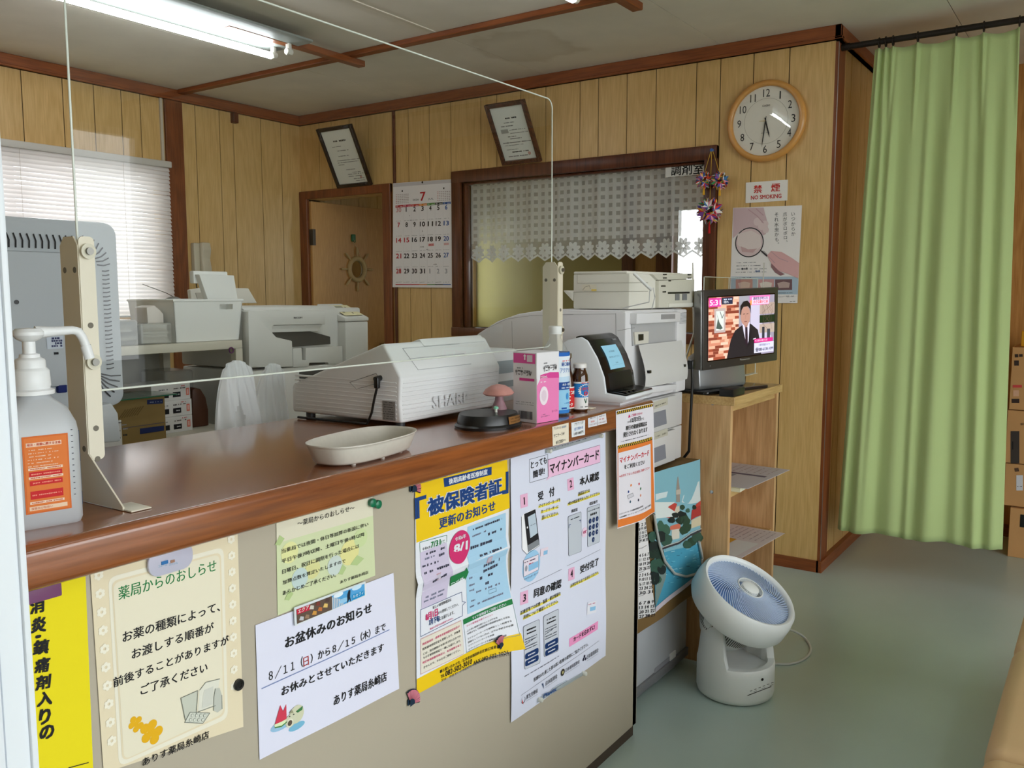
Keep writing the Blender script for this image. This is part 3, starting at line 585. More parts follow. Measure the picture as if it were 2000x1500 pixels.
# ================================================================= ship's wheel mirror on the door
c = onY(698, 526, 4.2); t = thing('ship_wheel_mirror', "small wooden ship's wheel mirror hanging on the open door", 'mirror', (c.x, 4.21, c.z)); LW = mat('pale_wood', (196, 168, 116), .5, var=.08, vscale=30)
q = MB(LW); q.lathe([(.058, 0), (.086, .0), (.088, .012), (.08, .022), (.064, .022), (.056, .012), (.056, .004)], (c.x, 4.209, c.z), (0, -1, 0), seg=40); q.build('rim', t, smooth=60)
q = MB(mat('mirror_silver', (235, 235, 235), .02, 1)); q.lathe([(0, .003), (.057, .003), (.057, .0)], (c.x, 4.209, c.z), (0, -1, 0), seg=40); q.build('mirror', t)
for i in range(8):
    a = i * math.pi / 4; d = Vector((math.sin(a), 0, math.cos(a))); p0 = Vector((c.x, 4.199, c.z)); q = MB(LW); q.lathe([(0, .08), (.005, .082), (.0055, .095), (.008, .115), (.0085, .13), (.006, .147), (0, .15)], p0, d, seg=10); q.build('spoke', t, smooth=70)
hk = onY(691, 466, 4.2); q = MB(LW)
for s_ in (-1, 1): q.tube([(c.x + s_ * .035, 4.197, c.z + .085), (hk.x + s_ * .006, 4.195, hk.z - .04), (hk.x, 4.194, hk.z - .012)], .0016, seg=6)
q.build('hanging_string', t)
q = MB(mat('green_plastic', (40, 110, 70), .4)); q.box(hk.x - .017, hk.x + .017, 4.197, 4.21, hk.z - .02, hk.z + .028, bev=.004); q.tube([(hk.x, 4.2, hk.z - .02), (hk.x, 4.19, hk.z - .026), (hk.x, 4.185, hk.z - .016)], .003); tag(q.build('adhesive_hook'), 'green adhesive hook on the door above the wheel mirror', 'hook')
# ================================================================= lace half-curtain behind the inner window
m = sheer('lace', (240, 241, 238), .4, tl=.5); n = m.node_tree.nodes; k = m.node_tree.links; tc = n.new('ShaderNodeTexCoord'); sx = n.new('ShaderNodeSeparateXYZ'); k.new(tc.outputs['Object'], sx.inputs[0])
st = []
for ax in ('Y', 'Z'):
    dv = n.new('ShaderNodeMath'); dv.operation = 'MULTIPLY'; dv.inputs[1].default_value = 1 / .0405; k.new(sx.outputs[ax], dv.inputs[0]); fr_ = n.new('ShaderNodeMath'); fr_.operation = 'FRACT'; k.new(dv.outputs[0], fr_.inputs[0])
    gt = n.new('ShaderNodeMath'); gt.operation = 'GREATER_THAN'; gt.inputs[1].default_value = .5; k.new(fr_.outputs[0], gt.inputs[0]); st.append(gt)
lo = n.new('ShaderNodeMath'); lo.operation = 'GREATER_THAN'; lo.inputs[1].default_value = .105; k.new(sx.outputs['Z'], lo.inputs[0])
pr = n.new('ShaderNodeMath'); pr.operation = 'MULTIPLY'; k.new(st[0].outputs[0], pr.inputs[0]); k.new(st[1].outputs[0], pr.inputs[1])
pr2 = n.new('ShaderNodeMath'); pr2.operation = 'MULTIPLY'; k.new(pr.outputs[0], pr2.inputs[0]); k.new(lo.outputs[0], pr2.inputs[1])
ex = n.new('ShaderNodeMath'); ex.operation = 'MULTIPLY_ADD'; ex.inputs[1].default_value = .36; ex.inputs[2].default_value = .24; k.new(pr2.outputs[0], ex.inputs[0])
lw_ = n.new('ShaderNodeMath'); lw_.operation = 'MULTIPLY_ADD'; lw_.inputs[1].default_value = -.4; lw_.inputs[2].default_value = .4; k.new(lo.outputs[0], lw_.inputs[0])
ex2 = n.new('ShaderNodeMath'); k.new(ex.outputs[0], ex2.inputs[0]); k.new(lw_.outputs[0], ex2.inputs[1])
mixes = [x for x in n if x.type == 'MIX_SHADER']; k.new(ex2.outputs[0], mixes[1].inputs[0])
SOLID = sheer('lace_solid', (240, 241, 238), .08, tl=.5)
b = MB(m, SOLID); XL = XC + .085; Y0, Y1 = 1.59, 2.995; NS = 16; pw = (Y1 - Y0) / NS
def lp(y, z): return (XL + .008 * math.sin(y * 31) + .004 * math.sin(y * 77), y, z)
def bot(y): f = ((y - Y0) / pw) % 1; return 1.405 + .028 * abs(f - .5) * 2
b.grid(lambda u, v: lp(Y0 + (Y1 - Y0) * u, bot(Y0 + (Y1 - Y0) * u) * (1 - v) + 1.84 * v), NS * 8, 12, m)
for i in range(NS):
    yc = Y0 + pw * (i + .5); zc = 1.462
    for j in range(8):
        a = j * math.pi / 4 + .39; pc = (yc + .022 * math.cos(a), zc + .024 * math.sin(a)); P = []
        for q in range(10): an = q * math.pi / 5; r1, r2 = .0185 * math.cos(an), .0105 * math.sin(an); y_, z_ = pc[0] + r1 * math.cos(a) - r2 * math.sin(a), pc[1] + r1 * math.sin(a) + r2 * math.cos(a); pt = lp(y_, z_); P.append((pt[0] - .0015, pt[1], pt[2]))
        b.face(P, SOLID)
N_ = NS * 8
for i in range(N_):
    ya, yb = Y0 + (Y1 - Y0) * i / N_, Y0 + (Y1 - Y0) * (i + 1) / N_; P = [lp(ya, bot(ya)), lp(yb, bot(yb)), lp(yb, bot(yb) + .011), lp(ya, bot(ya) + .011)]; b.face([(x - .001, y, z) for x, y, z in P], SOLID)
tag(b.build('lace_curtain', smooth=0, recalc=False), 'white gingham lace half curtain with a daisy border behind the inner window', 'curtain')
# ================================================================= counter
t = thing('reception_counter', 'long reception counter with a brown wood-look top and beige front', 'counter', (1.0, 1.3, 0))
TOPW = wood('counter_top_wood', (152, 86, 42), (114, 62, 30), 'X', .7, .24, .4, coat=1.0)
BEIGE = mat('beige_laminate', (176, 166, 148), .55, var=.02, vscale=3)
YB = 1.55; XE = 2.128
q = MB(TOPW); P = []
for i in range(7): a = math.pi / 2 + i * math.pi / 12; P.append((YSLAB + .012 + .012 * math.cos(a), ZT - .012 + .012 * math.sin(a)))
for i in range(5): a = math.pi + i * math.pi / 8; P.append((YSLAB + .008 + .008 * math.cos(a), ZB + .008 + .008 * math.sin(a)))
P += [(YB, ZB), (YB, ZT)]; q.prism(P, 'x', -.5, XE)
q.build('worktop', t)
q = MB(BEIGE)
q.box(-.5, XE - .02, YF, YF + .02, .035, ZB)
q.box(-.5, XE - .022, YF + .004, YF + .02, .035, ZB); q.build('front_panel', t, smooth=0)
q = MB(BEIGE); q.box(XE - .04, XE - .0185, YF, YB - .02, .035, ZB); q.build('end_panel', t, smooth=0)
q = MB(mat('plinth_brown', (70, 56, 46), .6)); q.box(-.5, XE - .025, YF + .006, YB - .1, 0, .035); q.build('plinth', t, smooth=0)
q = MB(BEIGE); q.box(-.5, XE - .04, YB - .12, YB - .1, .035, ZB); q.build('back_panel', t, smooth=0)
# ================================================================= clear screen and its two stands
YA = 1.171; CLEAR = pane('clear_acrylic', (250, 253, 251), 1.49); EDGE = mat('acrylic_edge', (222, 228, 218), .25, emit=0)
x0, x1, z0, z1, rr = .648, 1.868, 1.103, 1.713, .022
def rrect(x0, x1, z0, z1, r, n=5):
    P = []
    for cx, cz, s in ((x1 - r, z1 - r, 0), (x0 + r, z1 - r, 1), (x0 + r, z0 + r, 2), (x1 - r, z0 + r, 3)):
        for i in range(n + 1): a = (s + i / n) * math.pi / 2; P.append((cx + r * math.cos(a), cz + r * math.sin(a)))
    return P
t = thing('counter_screen', 'clear acrylic screen held upright over the counter by two cream brackets', 'screen', ((x0 + x1) / 2, YA, ZT))
q = MB(CLEAR); q.face([(x, YA, z) for x, z in rrect(x0, x1, z0, z1, rr)]); q.build('clear_sheet', t, smooth=0)
q = MB(EDGE); P = rrect(x0, x1, z0, z1, rr); n_ = len(P)
for i in range(n_):
    pass
q.tube([(x, YA, z) for x, z in P], .0016, seg=8, closed=True); q.build('sheet_edge', t)
CREAM = mat('cream_steel', (222, 214, 194), .4); SILV = mat('polished_screw', (190, 190, 190), .2, 1)
def bracket(xc, sgn):
    """flat upright in the plane of the end of the sheet with a folded flange and a toe on the counter"""
    q = MB(CREAM); zt = 1.316
    # web: across the counter (plane x = const), widening into a foot towards the customer
    P = [(YA + .022, zt - .012), (YA + .012, zt), (YA - .012, zt), (YA - .022, zt - .012), (YA - .022, ZT + .07), (YA - .1, ZT + .006), (YA - .1, ZT + .001), (YA + .022, ZT + .001)]
    q.prism(P, 'x', xc - .0012, xc + .0012)
    # folded flange carrying the sheet, and toe plate
    q.prism(rrect(xc, xc + .022 * sgn, ZT + .06, zt, .007) if sgn > 0 else rrect(xc - .022, xc, ZT + .06, zt, .007), 'y', YA - .0235, YA - .0215)
    x2 = xc + sgn * .03; q.box(min(xc, x2), max(xc, x2), YA - .118, YA - .07, ZT + .0005, ZT + .003, bev=.001)
    b = q.build('bracket', t)
    for z in (zt - .02, zt - .17):
        c = MB(mat('clear_grommet', (206, 200, 178), .3), mat('screw_steel', (120, 118, 112), .3, .8)); c.cyl((xc + sgn * .011, YA - .029, z), (xc + sgn * .011, YA - .0235, z), .0105, c.mats[0], seg=24); c.cyl((xc + sgn * .011, YA - .033, z), (xc + sgn * .011, YA - .029, z), .005, c.mats[1]); c.build('screw', b)
    HM = mat('punched_hole', (118, 112, 100), .8)
    for z in (zt - .12, zt - .262, zt - .305): h = MB(HM); h.cyl((xc + sgn * .011, YA - .0241, z), (xc + sgn * .011, YA - .0236, z), .004, seg=14); h.build('punched_hole', b)
    for yy, z in ((YA - .013, zt - .045), (YA + .012, zt - .045), (YA - .013, zt - .29)): h = MB(HM); h.cyl((xc - .0016, yy, z), (xc + .0016, yy, z), .0042, seg=14); h.build('punched_hole', b)
bracket(.636, 1); bracket(1.862, 1)
# ================================================================= hand sanitiser
sx_, sy_ = .546, 1.112
t = thing('sanitizer_bottle', 'tall sanitizer pump bottle with an orange label at the near end of the counter', 'bottle', (sx_, sy_, ZT)); BODY = mat('frosted_bottle', (220, 223, 227), .35, trans=.35)
A = Matrix.Translation((sx_, sy_, ZT)) @ Matrix.Rotation(math.radians(-12), 4, 'Z')
def sq(hw, hd, r, n=5): return rrect(-hw, hw, -hd, hd, r, n)
def loft(q, secs, m=None, cap=True):
    """secs: (list of 2-D points, z)"""
    i0 = q.mi(m); R_ = [[q.v((x, y, z)) for x, y in P] for P, z in secs]; n = len(R_[0])
    for a, b in zip(R_, R_[1:]):
        for i in range(n): q.bm.faces.new((a[i], a[(i + 1) % n], b[(i + 1) % n], b[i])).material_index = i0
    if cap: q.bm.faces.new(R_[0][::-1]).material_index = i0; q.bm.faces.new(R_[-1]).material_index = i0
    return q
q = MB(BODY); q.T = A
loft(q, [(sq(.042, .036, .012), 0), (sq(.0445, .0385, .014), .006), (sq(.0445, .0385, .014), .115), (sq(.043, .037, .016), .128), (sq(.036, .031, .018), .146), (sq(.023, .022, .0195), .158), (sq(.0195, .0195, .019), .163), (sq(.0195, .0195, .019), .168)])
q.build('bottle_body', t)
WP = mat('pump_white', (232, 233, 234), .35)
q = MB(WP); q.T = A; q.lathe([(0, .164), (.026, .164), (.026, .169), (.021, .171), (.0215, .172), (.0225, .175), (.0215, .193), (.02, .195), (.018, .197), (.0175, .206), (.016, .208), (.012, .21), (.0115, .214), (.0075, .215), (.0075, .232), (0, .232)], seg=36); q.build('screw_cap', t)
q = MB(WP); q.T = A; q.lathe([(0, .23), (.0085, .23), (.014, .233), (.018, .238), (.018, .242), (.014, .246), (0, .247)], seg=30)
q.tube([(.008, 0, .241), (.03, 0, .2415), (.052, 0, .2425), (.0585, 0, .2405), (.063, 0, .233), (.067, 0, .221)], [.008, .0062, .0055, .0058, .0057, .0055], seg=12); q.tube([(.0665, 0, .222), (.0705, 0, .205)], .0066, seg=12); q.build('pump_head', t)
OR = ink(214, 108, 46); O_ = A @ Vector((-.024, -.0387, .02)); U_ = (A.to_3x3() @ Vector((1, 0, 0)))
s = Sheet(O_, U_, (0, 0, 1), uv=True, base=.0005); lw, lh = .052, .096; s.rect((0, lh), (lw, 0), OR, 0); s.rect((.002, lh - .002), (lw - .002, .002), ink(222, 122, 58), 1)
s.rect((.004, .088), (.044, .083), ink(240, 206, 180), 2); s.text('用法・用量に関する注意', (.005, .084), (.043, .084), ink(196, 70, 40), .0035, .02, 3)
for i in range(6): s.dashes((.005, .079 - i * .004), (.034 + .006 * (i % 2), .079 - i * .004), ink(238, 200, 170), .0014, 3, i)
for z0, z1 in ((.052, .046), (.041, .035), (.028, .018)): s.rect((.006, z0), (.043, z1), ink(202, 40, 44), 2); s.dashes((.008, (z0 + z1) / 2), (.041, (z0 + z1) / 2), ink(236, 150, 130), .0018, 3, int(z0 * 1e4), .9)
for z in (.0555, .0445, .0135): s.rect((.005, z + .0015), (.044, z - .0015), ink(240, 214, 190), 2); s.dashes((.007, z), (.042, z), ink(196, 90, 50), .0016, 3, int(z * 1e4), .9)
s.rect((.004, .009), (.047, .004), ink(238, 206, 176), 2); s.text('保管及び取扱い', (.006, .005), (.03, .005), ink(196, 90, 50), .003); s.build('orange_label', t)
O_ = A @ Vector((.0447, -.026, .02)); s = Sheet(O_, A.to_3x3() @ Vector((0, 1, 0)), (0, 0, 1), uv=True, base=.0005); s.rect((0, .096), (.045, .056), ink(52, 132, 196), 0); s.rect((0, .056), (.045, .018), ink(210, 222, 232), 0); s.rect((0, .017), (.045, 0), ink(52, 132, 196), 0); s.dashes((.004, .08), (.035, .08), ink(230, 240, 250), .005, 2, 4); s.dashes((.004, .066), (.035, .066), ink(230, 240, 250), .004, 2, 5); s.build('blue_label', t)
s = Sheet(A @ Vector((.0315, -.0387, .02)), U_, (0, 0, 1), uv=True, base=.0005)
for i in range(12): s.rect((.0, .1 - i * .0075), (.0022, .099 - i * .0075), ink(70, 74, 84), 0)
s.build('scale_marks', t)
# ================================================================= change tray
t = MB(mat('tray_plastic', (206, 200, 190), .35, var=.03, vscale=120)); a_, b_, c_ = .122, .064, Vector((1.1, 1.082, ZT + .0045)); TR = frame(c_, math.radians(8)); t.T = TR; N = 72; prof = [(0, .004), (.5, .004), (.74, .004), (.8, .006), (.93, .028), (.955, .0315), (1.0, .033), (1.0, .031), (.965, .0295), (.95, .026), (.82, .003), (.78, .0), (0, .0)]
def oval(f): return [((a_ - b_) * (1 if math.cos(2 * math.pi * i / N) > 0 else -1) * (abs(math.cos(2 * math.pi * i / N)) > 1e-6) * .72 * f ** .6 + (b_ * f + (a_ - b_) * .28) * math.cos(2 * math.pi * i / N), b_ * f * math.sin(2 * math.pi * i / N)) for i in range(N)]
def oval(f):
    P = []
    for i in range(N):
        a = 2 * math.pi * i / N; ca, sa = math.cos(a), math.sin(a); e = .72; P.append((math.copysign(abs(ca) ** e, ca) * (a_ - b_ + b_ * f), math.copysign(abs(sa) ** e, sa) * b_ * f))
    return P
rings = [[t.v((x, y, h)) for x, y in oval(max(f, .02))] for f, h in prof]
for A_, B_ in zip(rings, rings[1:]):
    for i in range(N): t.bm.faces.new((A_[i], A_[(i + 1) % N], B_[(i + 1) % N], B_[i]))
t.bm.faces.new(rings[0]); t.bm.faces.new(rings[-1][::-1])
for dx, dy in ((-.07, -.03), (.07, -.03), (-.07, .03), (.07, .03), (0, -.04)): t.cyl((dx, dy, -.0045), (dx, dy, .0005), .004)
tag(t.build('change_tray', smooth=50), 'shallow oval translucent grey change tray on the counter', 'tray')
# ================================================================= cash register
RX0, RX1, RYF, RYB = 1.37, 1.735, 1.236, 1.578; REG = mat('register_white', (226, 227, 228), .38); t = thing('cash_register', 'white cash register with its back turned to the customer side of the counter', 'cash register', ((RX0 + RX1) / 2, (RYF + RYB) / 2, ZT))
q = MB(REG); P = [(RYF, ZT + .012), (RYF + .004, ZT + .055), (RYF, ZT + .108), (RYF + .002, ZT + .114), (RYF + .044, ZT + .178), (RYF + .052, ZT + .181), (RYB - .004, ZT + .078), (RYB, ZT + .07), (RYB, ZT + .012)]
q.prism(P, 'x', RX0, RX1, bev=.006, seg=3); q.build('housing', t, smooth=50)
q = MB(REG); q.prism([(RYF + .034, ZT + .17), (RYF + .05, ZT + .1865), (RYF + .12, ZT + .164), (RYF + .12, ZT + .15)], 'x', RX0 + .12, RX1 - .012, bev=.004); q.build('printer_lid', t)
q = MB(REG)   # shallow ribs moulded round the lower half
for i in range(9):
    z = ZT + .02 + i * .0095
    q.box(RX0 + .008, RX1 - .008, RYF - .001 + .004 * (1 - abs(i - 4) / 5), RYF + .01, z, z + .0035, bev=.0012, seg=1); q.box(RX0 - .0009, RX0 + .01, RYF + .012, RYB - .012, z, z + .0035, bev=.0008, seg=1)
q.build('moulded_ribs', t)
s = Sheet((0, RYF, 0), (1, 0, 0), (0, 0, 1), uv=True, base=.0004); LG = mat('embossed_letter', (219, 220, 222), .35); s.text('SHARP', (RX0 + .105, ZT + .033), (RX0 + .235, ZT + .033), LG, .026, .015); s.build('embossed_lettering', t)
q = MB(mat('lid_seam', (176, 178, 180), .5)); nrm = Vector((0, -.064, .042)).normalized()
def bk(x, f): z = ZT + .114 + .064 * f; y = RYF + .002 + .042 * f; return Vector((x, y - .0006, z + .0004))
for a, b in (((.05, .85), (.25, .85)), ((.05, .85), (.065, .12)), ((.065, .12), (.255, .12)), ((.055, .5), (.25, .5))):
    A1, B1 = bk(RX0 + a[0], a[1]), bk(RX0 + b[0], b[1]); q.tube([A1, B1], .0007, seg=6)
q.build('lid_seam', t)
q = MB(REG); q.box(RX1 - .02, RX1 + .115, RYF + .028, RYF + .12, ZT + .012, ZT + .146, bev=.006); q.build('display_housing', t)
q = MB(mat('display_window', (150, 160, 164), .15), REG); q.box(RX1 + .006, RX1 + .105, RYF + .026, RYF + .03, ZT + .086, ZT + .118); q.box(RX1 + .004, RX1 + .107, RYF + .0262, RYF + .029, ZT + .05, ZT + .066, q.mats[0]); q.build('customer_display', t)
s = Sheet((RX0, 0, 0), (0, -1, 0), (0, 0, 1), uv=True, base=.0012); y_ = RYF + .052; s.rect((-y_ - .0, ZT + .058), (-y_ + .037, ZT + .016), ink(152, 150, 148), 0)
for i in range(8): s.dashes((-y_ + .002, ZT + .055 - i * .005), (-y_ + .033, ZT + .055 - i * .005), ink(70, 68, 68), .002, 2, i)
s.build('rating_plate', t)
q = MB(mat('cover_seam', (150, 152, 154), .5)); e = [(RYF + .15, ZT + .092), (RYF + .07, ZT + .116), (RYF + .055, ZT + .098), (RYF + .13, ZT + .078), (RYF + .15, ZT + .092)]
q.tube([(RX0 - .0004, a, b) for a, b in e], .0008, seg=6); q.build('side_cover', t)
q = MB(BLACK); q.cyl((RX0 - .016, RYF + .058, ZT + .105), (RX0 + .002, RYF + .058, ZT + .107), .006); q.box(RX0 - .018, RX0 - .008, RYF + .05, RYF + .062, ZT + .085, ZT + .11, bev=.003)
q.tube([(RX0 - .013, RYF + .056, ZT + .088), (RX0 - .012, RYF + .066, ZT + .06), (RX0 - .008, RYF + .078, ZT + .03), (RX0 - .01, RYF + .09, ZT + .005), (RX0 - .01, RYF + .13, ZT + .004), (RX0 - .02, RYF + .3, ZT + .004)], .0028, seg=8); q.build('power_cord', t)
for x, y in ((RX0 + .03, RYB - .03), (RX0 + .03, RYF + .03), (RX1 - .03, RYF + .03), (RX1 - .03, RYB - .03)): q = MB(DGREY); q.cyl((x, y, ZT), (x, y, ZT + .014), .011); q.build('rubber_foot', t)
# ================================================================= ornament base with mushrooms
c = Vector((1.51, 1.108, ZT)); t = thing('ornament_stand', 'round black ornament base with a brass plate and a pink mushroom', 'ornament', tuple(c))
q = MB(mat('ornament_black', (22, 22, 24), .3)); q.lathe([(0, 0), (.082, 0), (.083, .006), (.077, .01), (.074, .024), (.071, .03), (0, .03)], c, seg=56, sx=1.0, sy=.82); q.build('base', t)
s = Sheet(c + Vector((0, -.0635, .008)), (1, .02, 0), (0, .12, 1), uv=True, base=.0, bend=lambda u, v: -.0625 + .0635 * math.sqrt(max(0, 1 - (u / .082) ** 2)) - .0)
s.rect((-.012, .018), (.05, .002), mat('brass_plate', (176, 130, 80), .35, .7, var=.15, vscale=120), 1)
for i in range(2): s.dashes((-.006, .013 - i * .006), (.044, .013 - i * .006), ink(120, 84, 48), .0035, 3, i, .9)
s.build('brass_plate', t)
m0 = c + Vector((.058, .012, .03)); PK = mat('mushroom_pink', (198, 140, 132), .5, var=.1, vscale=60); q = MB(mat('mushroom_stem', (146, 108, 116), .5, var=.15, vscale=80)); q.lathe([(0, 0), (.018, 0), (.016, .006), (.01, .02), (.0085, .032), (.011, .04), (0, .042)], m0, seg=24); q.build('mushroom_stem', t)
q = MB(PK); q.lathe([(0, .036), (.02, .036), (.034, .034), (.037, .037), (.03, .046), (.018, .053), (.006, .056), (0, .0565)], m0, (-.08, 0, 1), seg=32, sy=.85); q.build('mushroom_cap', t)
q = MB(mat('mint', (130, 200, 170), .5), ink(226, 226, 216)); m1 = c + Vector((.012, -.012, .03)); q.lathe([(0, 0), (.003, 0), (.003, .009), (0, .009)], m1, m=q.mats[1], seg=12); q.lathe([(0, .008), (.006, .008), (.005, .012), (0, .0145)], m1, m=q.mats[0], seg=16); q.build('small_mushroom', t)
# ================================================================= medicine carton
bx = Vector((1.594, 1.037, ZT)); an = math.radians(-7); t = thing('medicine_carton', 'tall pink and white medicine carton standing on the counter', 'box', tuple(bx)); T_ = frame(bx, an); W_, D_, H_ = .079, .07, .158
q = MB(ink(228, 226, 230)); q.T = T_; q.box(0, W_, 0, D_, .0005, H_, bev=.0012, seg=1); q.build('carton', t)
U_ = T_.to_3x3() @ Vector((1, 0, 0)); Bk = T_.to_3x3() @ Vector((0, 1, 0)); PI_, PD = ink(236, 130, 186), ink(216, 70, 150)
s = Sheet(bx, U_, (0, 0, 1), uv=True, base=.0004); s.rect((.0005, .1), (W_ - .001, .001), PI_, 0); s.poly([(.012, .1), (.012, .108), (.045, .112), (W_ - .002, .11), (W_ - .001, .104), (W_ - .001, .097), (.03, .1)], PD, 1); s.poly([(.0005, .1), (.0005, .085), (.012, .1)], ink(228, 226, 230), 1)
s.text('サニサーラW', (.022, .1145), (.07, .1165), ink(40, 36, 40), .0115, .02); s.dashes((.022, .133), (.04, .1335), ink(150, 150, 154), .004, 2, 1); s.dashes((.022, .1265), (.068, .128), ink(140, 140, 144), .004, 2, 2); s.text('250mL', (.013, .0995), (.036, .1005), ink(246, 214, 232), .006, .02)
s.disc((.024, .061), .015, ink(240, 226, 236), 2, ry=.021, seg=28); s.disc((.024, .061), .009, ink(226, 206, 220), 3, ry=.013); s.dashes((.012, .092), (.038, .0925), ink(250, 226, 238), .004, 2, 4); s.dashes((.014, .014), (.044, .015), ink(176, 110, 150), .003, 2, 7); s.dashes((.014, .018), (.03, .019), ink(176, 110, 150), .003, 2, 8); s.text('第一三共', (.052, .02), (.072, .021), ink(170, 100, 150), .005); s.build('front_print', t)
s = Sheet(bx + Bk * D_, -Bk, (0, 0, 1), uv=True, base=.0004); s.rect((.002, H_ - .003), (D_ - .004, .133), ink(230, 92, 166), 0); s.rect((D_ * .6, .152), (D_ - .012, .137), ink(226, 214, 222), 1); s.poly([(.036, .154), (.031, .149), (.034, .149), (.034, .141), (.038, .141), (.038, .149), (.041, .149)], ink(246, 236, 242), 2)
s.text('サニサーラW', (.008, .106), (.056, .105), ink(40, 36, 40), .012, .02); s.dashes((.01, .122), (.034, .122), ink(150, 150, 154), .004, 2, 1); s.dashes((.01, .116), (.052, .116), ink(140, 140, 144), .004, 2, 2); s.rect((.02, .1), (D_ - .006, .094), PD, 1)
for i in range(2): s.dashes((.008, .046 - i * .005), (.062, .046 - i * .005), ink(150, 150, 154), .002, 2, i)
x = .018; R = random.Random(2)
while x < .058: w_ = R.choice((.0008, .0012, .002)); s.rect((x, .026), (x + w_, .008), ink(70, 70, 80), 1); x += w_ + R.choice((.0008, .0014))
s.build('side_print', t)
# ================================================================= bottles
c = Vector((1.748, 1.085, ZT)); t = thing('water_bottle', 'clear plastic drink bottle with a blue and white label and white cap', 'bottle', tuple(c))
q = MB(sheer('pet_plastic', (226, 234, 238), .8, .05, 1.4)); q.lathe([(0, .0), (.03, .0), (.034, .004), (.034, .132), (.033, .142), (.027, .16), (.016, .178), (.0145, .183), (.0145, .188), (.0165, .189), (.0165, .191), (.0135, .192), (.0135, .198)], c, seg=40); q.build('plastic_bottle', t, smooth=60)
q = MB(WHITE); q.lathe([(0, .192), (.0152, .192), (.0152, .195), (.0157, .196), (.0157, .209), (.0148, .211), (0, .211)], c, seg=40); q.build('cap', t)
s = Sheet(c, (math.cos(.62 - math.pi / 2 + .35), math.sin(.62 - math.pi / 2 + .35), 0), (0, 0, 1), uv=True, base=0); LR = .0347
class Wrap(Sheet):
    """label wrapped round an upright bottle; u runs along the rim"""
    def __init__(s, c, R, face): super().__init__(c, (1, 0, 0), (0, 0, 1), uv=True, base=0); s.c, s.R, s.f = Vector(c), R, face; s.bend = lambda u, v: 0
    def w(s, u, v, k): a = s.f + u / s.R; r = s.R + k * STEP; return s.c + Vector((r * math.cos(a), r * math.sin(a), v))
FA = math.radians(-122)     # direction in which the labels face (towards the customer)
s = Wrap(c, .0347, FA); u0, u1 = -.1, .1
s.rect((u0, .15), (u1, .141), ink(40, 104, 190), 0, 40); s.rect((u0, .141), (u1, .093), ink(228, 236, 244), 0, 40); s.rect((u0, .093), (u1, .08), ink(196, 220, 240), 0, 40); s.rect((u0, .08), (u1, .062), ink(30, 74, 150), 0, 40); s.rect((u0, .062), (u1, .014), ink(150, 204, 236), 0, 40); s.rect((u0, .014), (u1, .006), ink(50, 130, 210), 0, 40)
for du in (0, .042):
    s.text('経口補水液', (.0 + du, .118), (.036 + du, .118), ink(40, 80, 160), .009, .02); s.text('アクアソリタ', (-.004 + du, .102), (.04 + du, .102), ink(50, 110, 190), .012, .01); s.dashes((.002 + du, .13), (.03 + du, .131), ink(220, 110, 120), .004, 2, 3); s.text('水分・電解質', (.002 + du, .0715), (.034 + du, .0715), ink(226, 236, 246), .006, .02); s.dashes((.0 + du, .0665), (.038 + du, .0665), ink(210, 224, 240), .003, 2, 5); s.disc((.018 + du, .046), .005, ink(70, 150, 214), 2, ry=.008); s.dashes((.006 + du, .03), (.03 + du, .03), ink(80, 140, 200), .003, 2, 8); s.rect((.0 + du, .02), (.016 + du, .016), ink(40, 90, 170), 2, 6)
s.build('label', t)
AMB = mat('amber_glass', (62, 32, 14), .08, spec=.6, coat=.5)
def brown(label, c, R, prof, capz, capm, capr, lab):
    c = Vector(c); t = thing('drink_bottle', label, 'bottle', tuple(c), 'brown glass drink bottles on the counter'); q = MB(AMB); q.lathe([(0, 0)] + [(R * a, b) for a, b in prof], c, seg=36); q.build('glass_bottle', t, smooth=50)
    q = MB(capm); q.lathe([(0, capz), (capr, capz), (capr, capz + .009), (capr * .9, capz + .011), (0, capz + .011)], c, seg=30); q.build('cap', t); s = Wrap(c, R + .0004, FA); lab(s, R); s.build('label', t)
RED = ink(206, 42, 44)
def lab1(s, R):
    s.rect((-.05, .063), (.05, .01), ink(232, 226, 220), 0, 30); s.rect((-.05, .06), (.05, .013), RED, 1, 30)
    for du in (-.012, .03): s.text('オロナミン', (-.002 + du - .02, .045), (.022 + du, .045), ink(240, 236, 230), .009, .04); s.text('C', (.003 + du, .029), (.013 + du, .029), ink(240, 236, 230), .012, .05); s.text('ドリンク', (-.01 + du, .016), (.02 + du, .016), ink(240, 236, 230), .008, .04)
def lab2(s, R):
    s.rect((-.055, .074), (.055, .007), ink(232, 230, 228), 0, 30); s.rect((-.055, .07), (.055, .036), ink(36, 124, 196), 1, 30); P = []
    for i in range(40): a = i * math.pi / 20; r = 1 if i % 2 else .8; P.append((.006 + .021 * r * math.cos(a), .053 + .0165 * r * math.sin(a)))
    s.poly(P, ink(238, 236, 232), 2); s.text('リポビタン', (-.01, .053), (.023, .053), RED, .008, .03); s.text('D', (.0015, .041), (.012, .041), RED, .009, .05); s.dashes((-.006, .064), (.018, .064), ink(60, 60, 60), .002, 3, 4); s.dashes((-.01, .0715), (.02, .0715), RED, .003, 3, 2)
    s.line([(.002, .033), (.006, .022), (.01, .033)], .0022, ink(50, 90, 70), 2); s.dashes((-.012, .013), (.022, .013), ink(110, 110, 110), .003, 2, 6)
brown('slim brown glass bottle with a red label beside the plastic bottle', (1.799, 1.084, ZT), .0185, [(.92, 0), (1, .004), (1, .068), (.9, .082), (.66, .1), (.56, .112), (.54, .13), (.62, .131), (.62, .134)], .133, SILV, .0125, lab1)
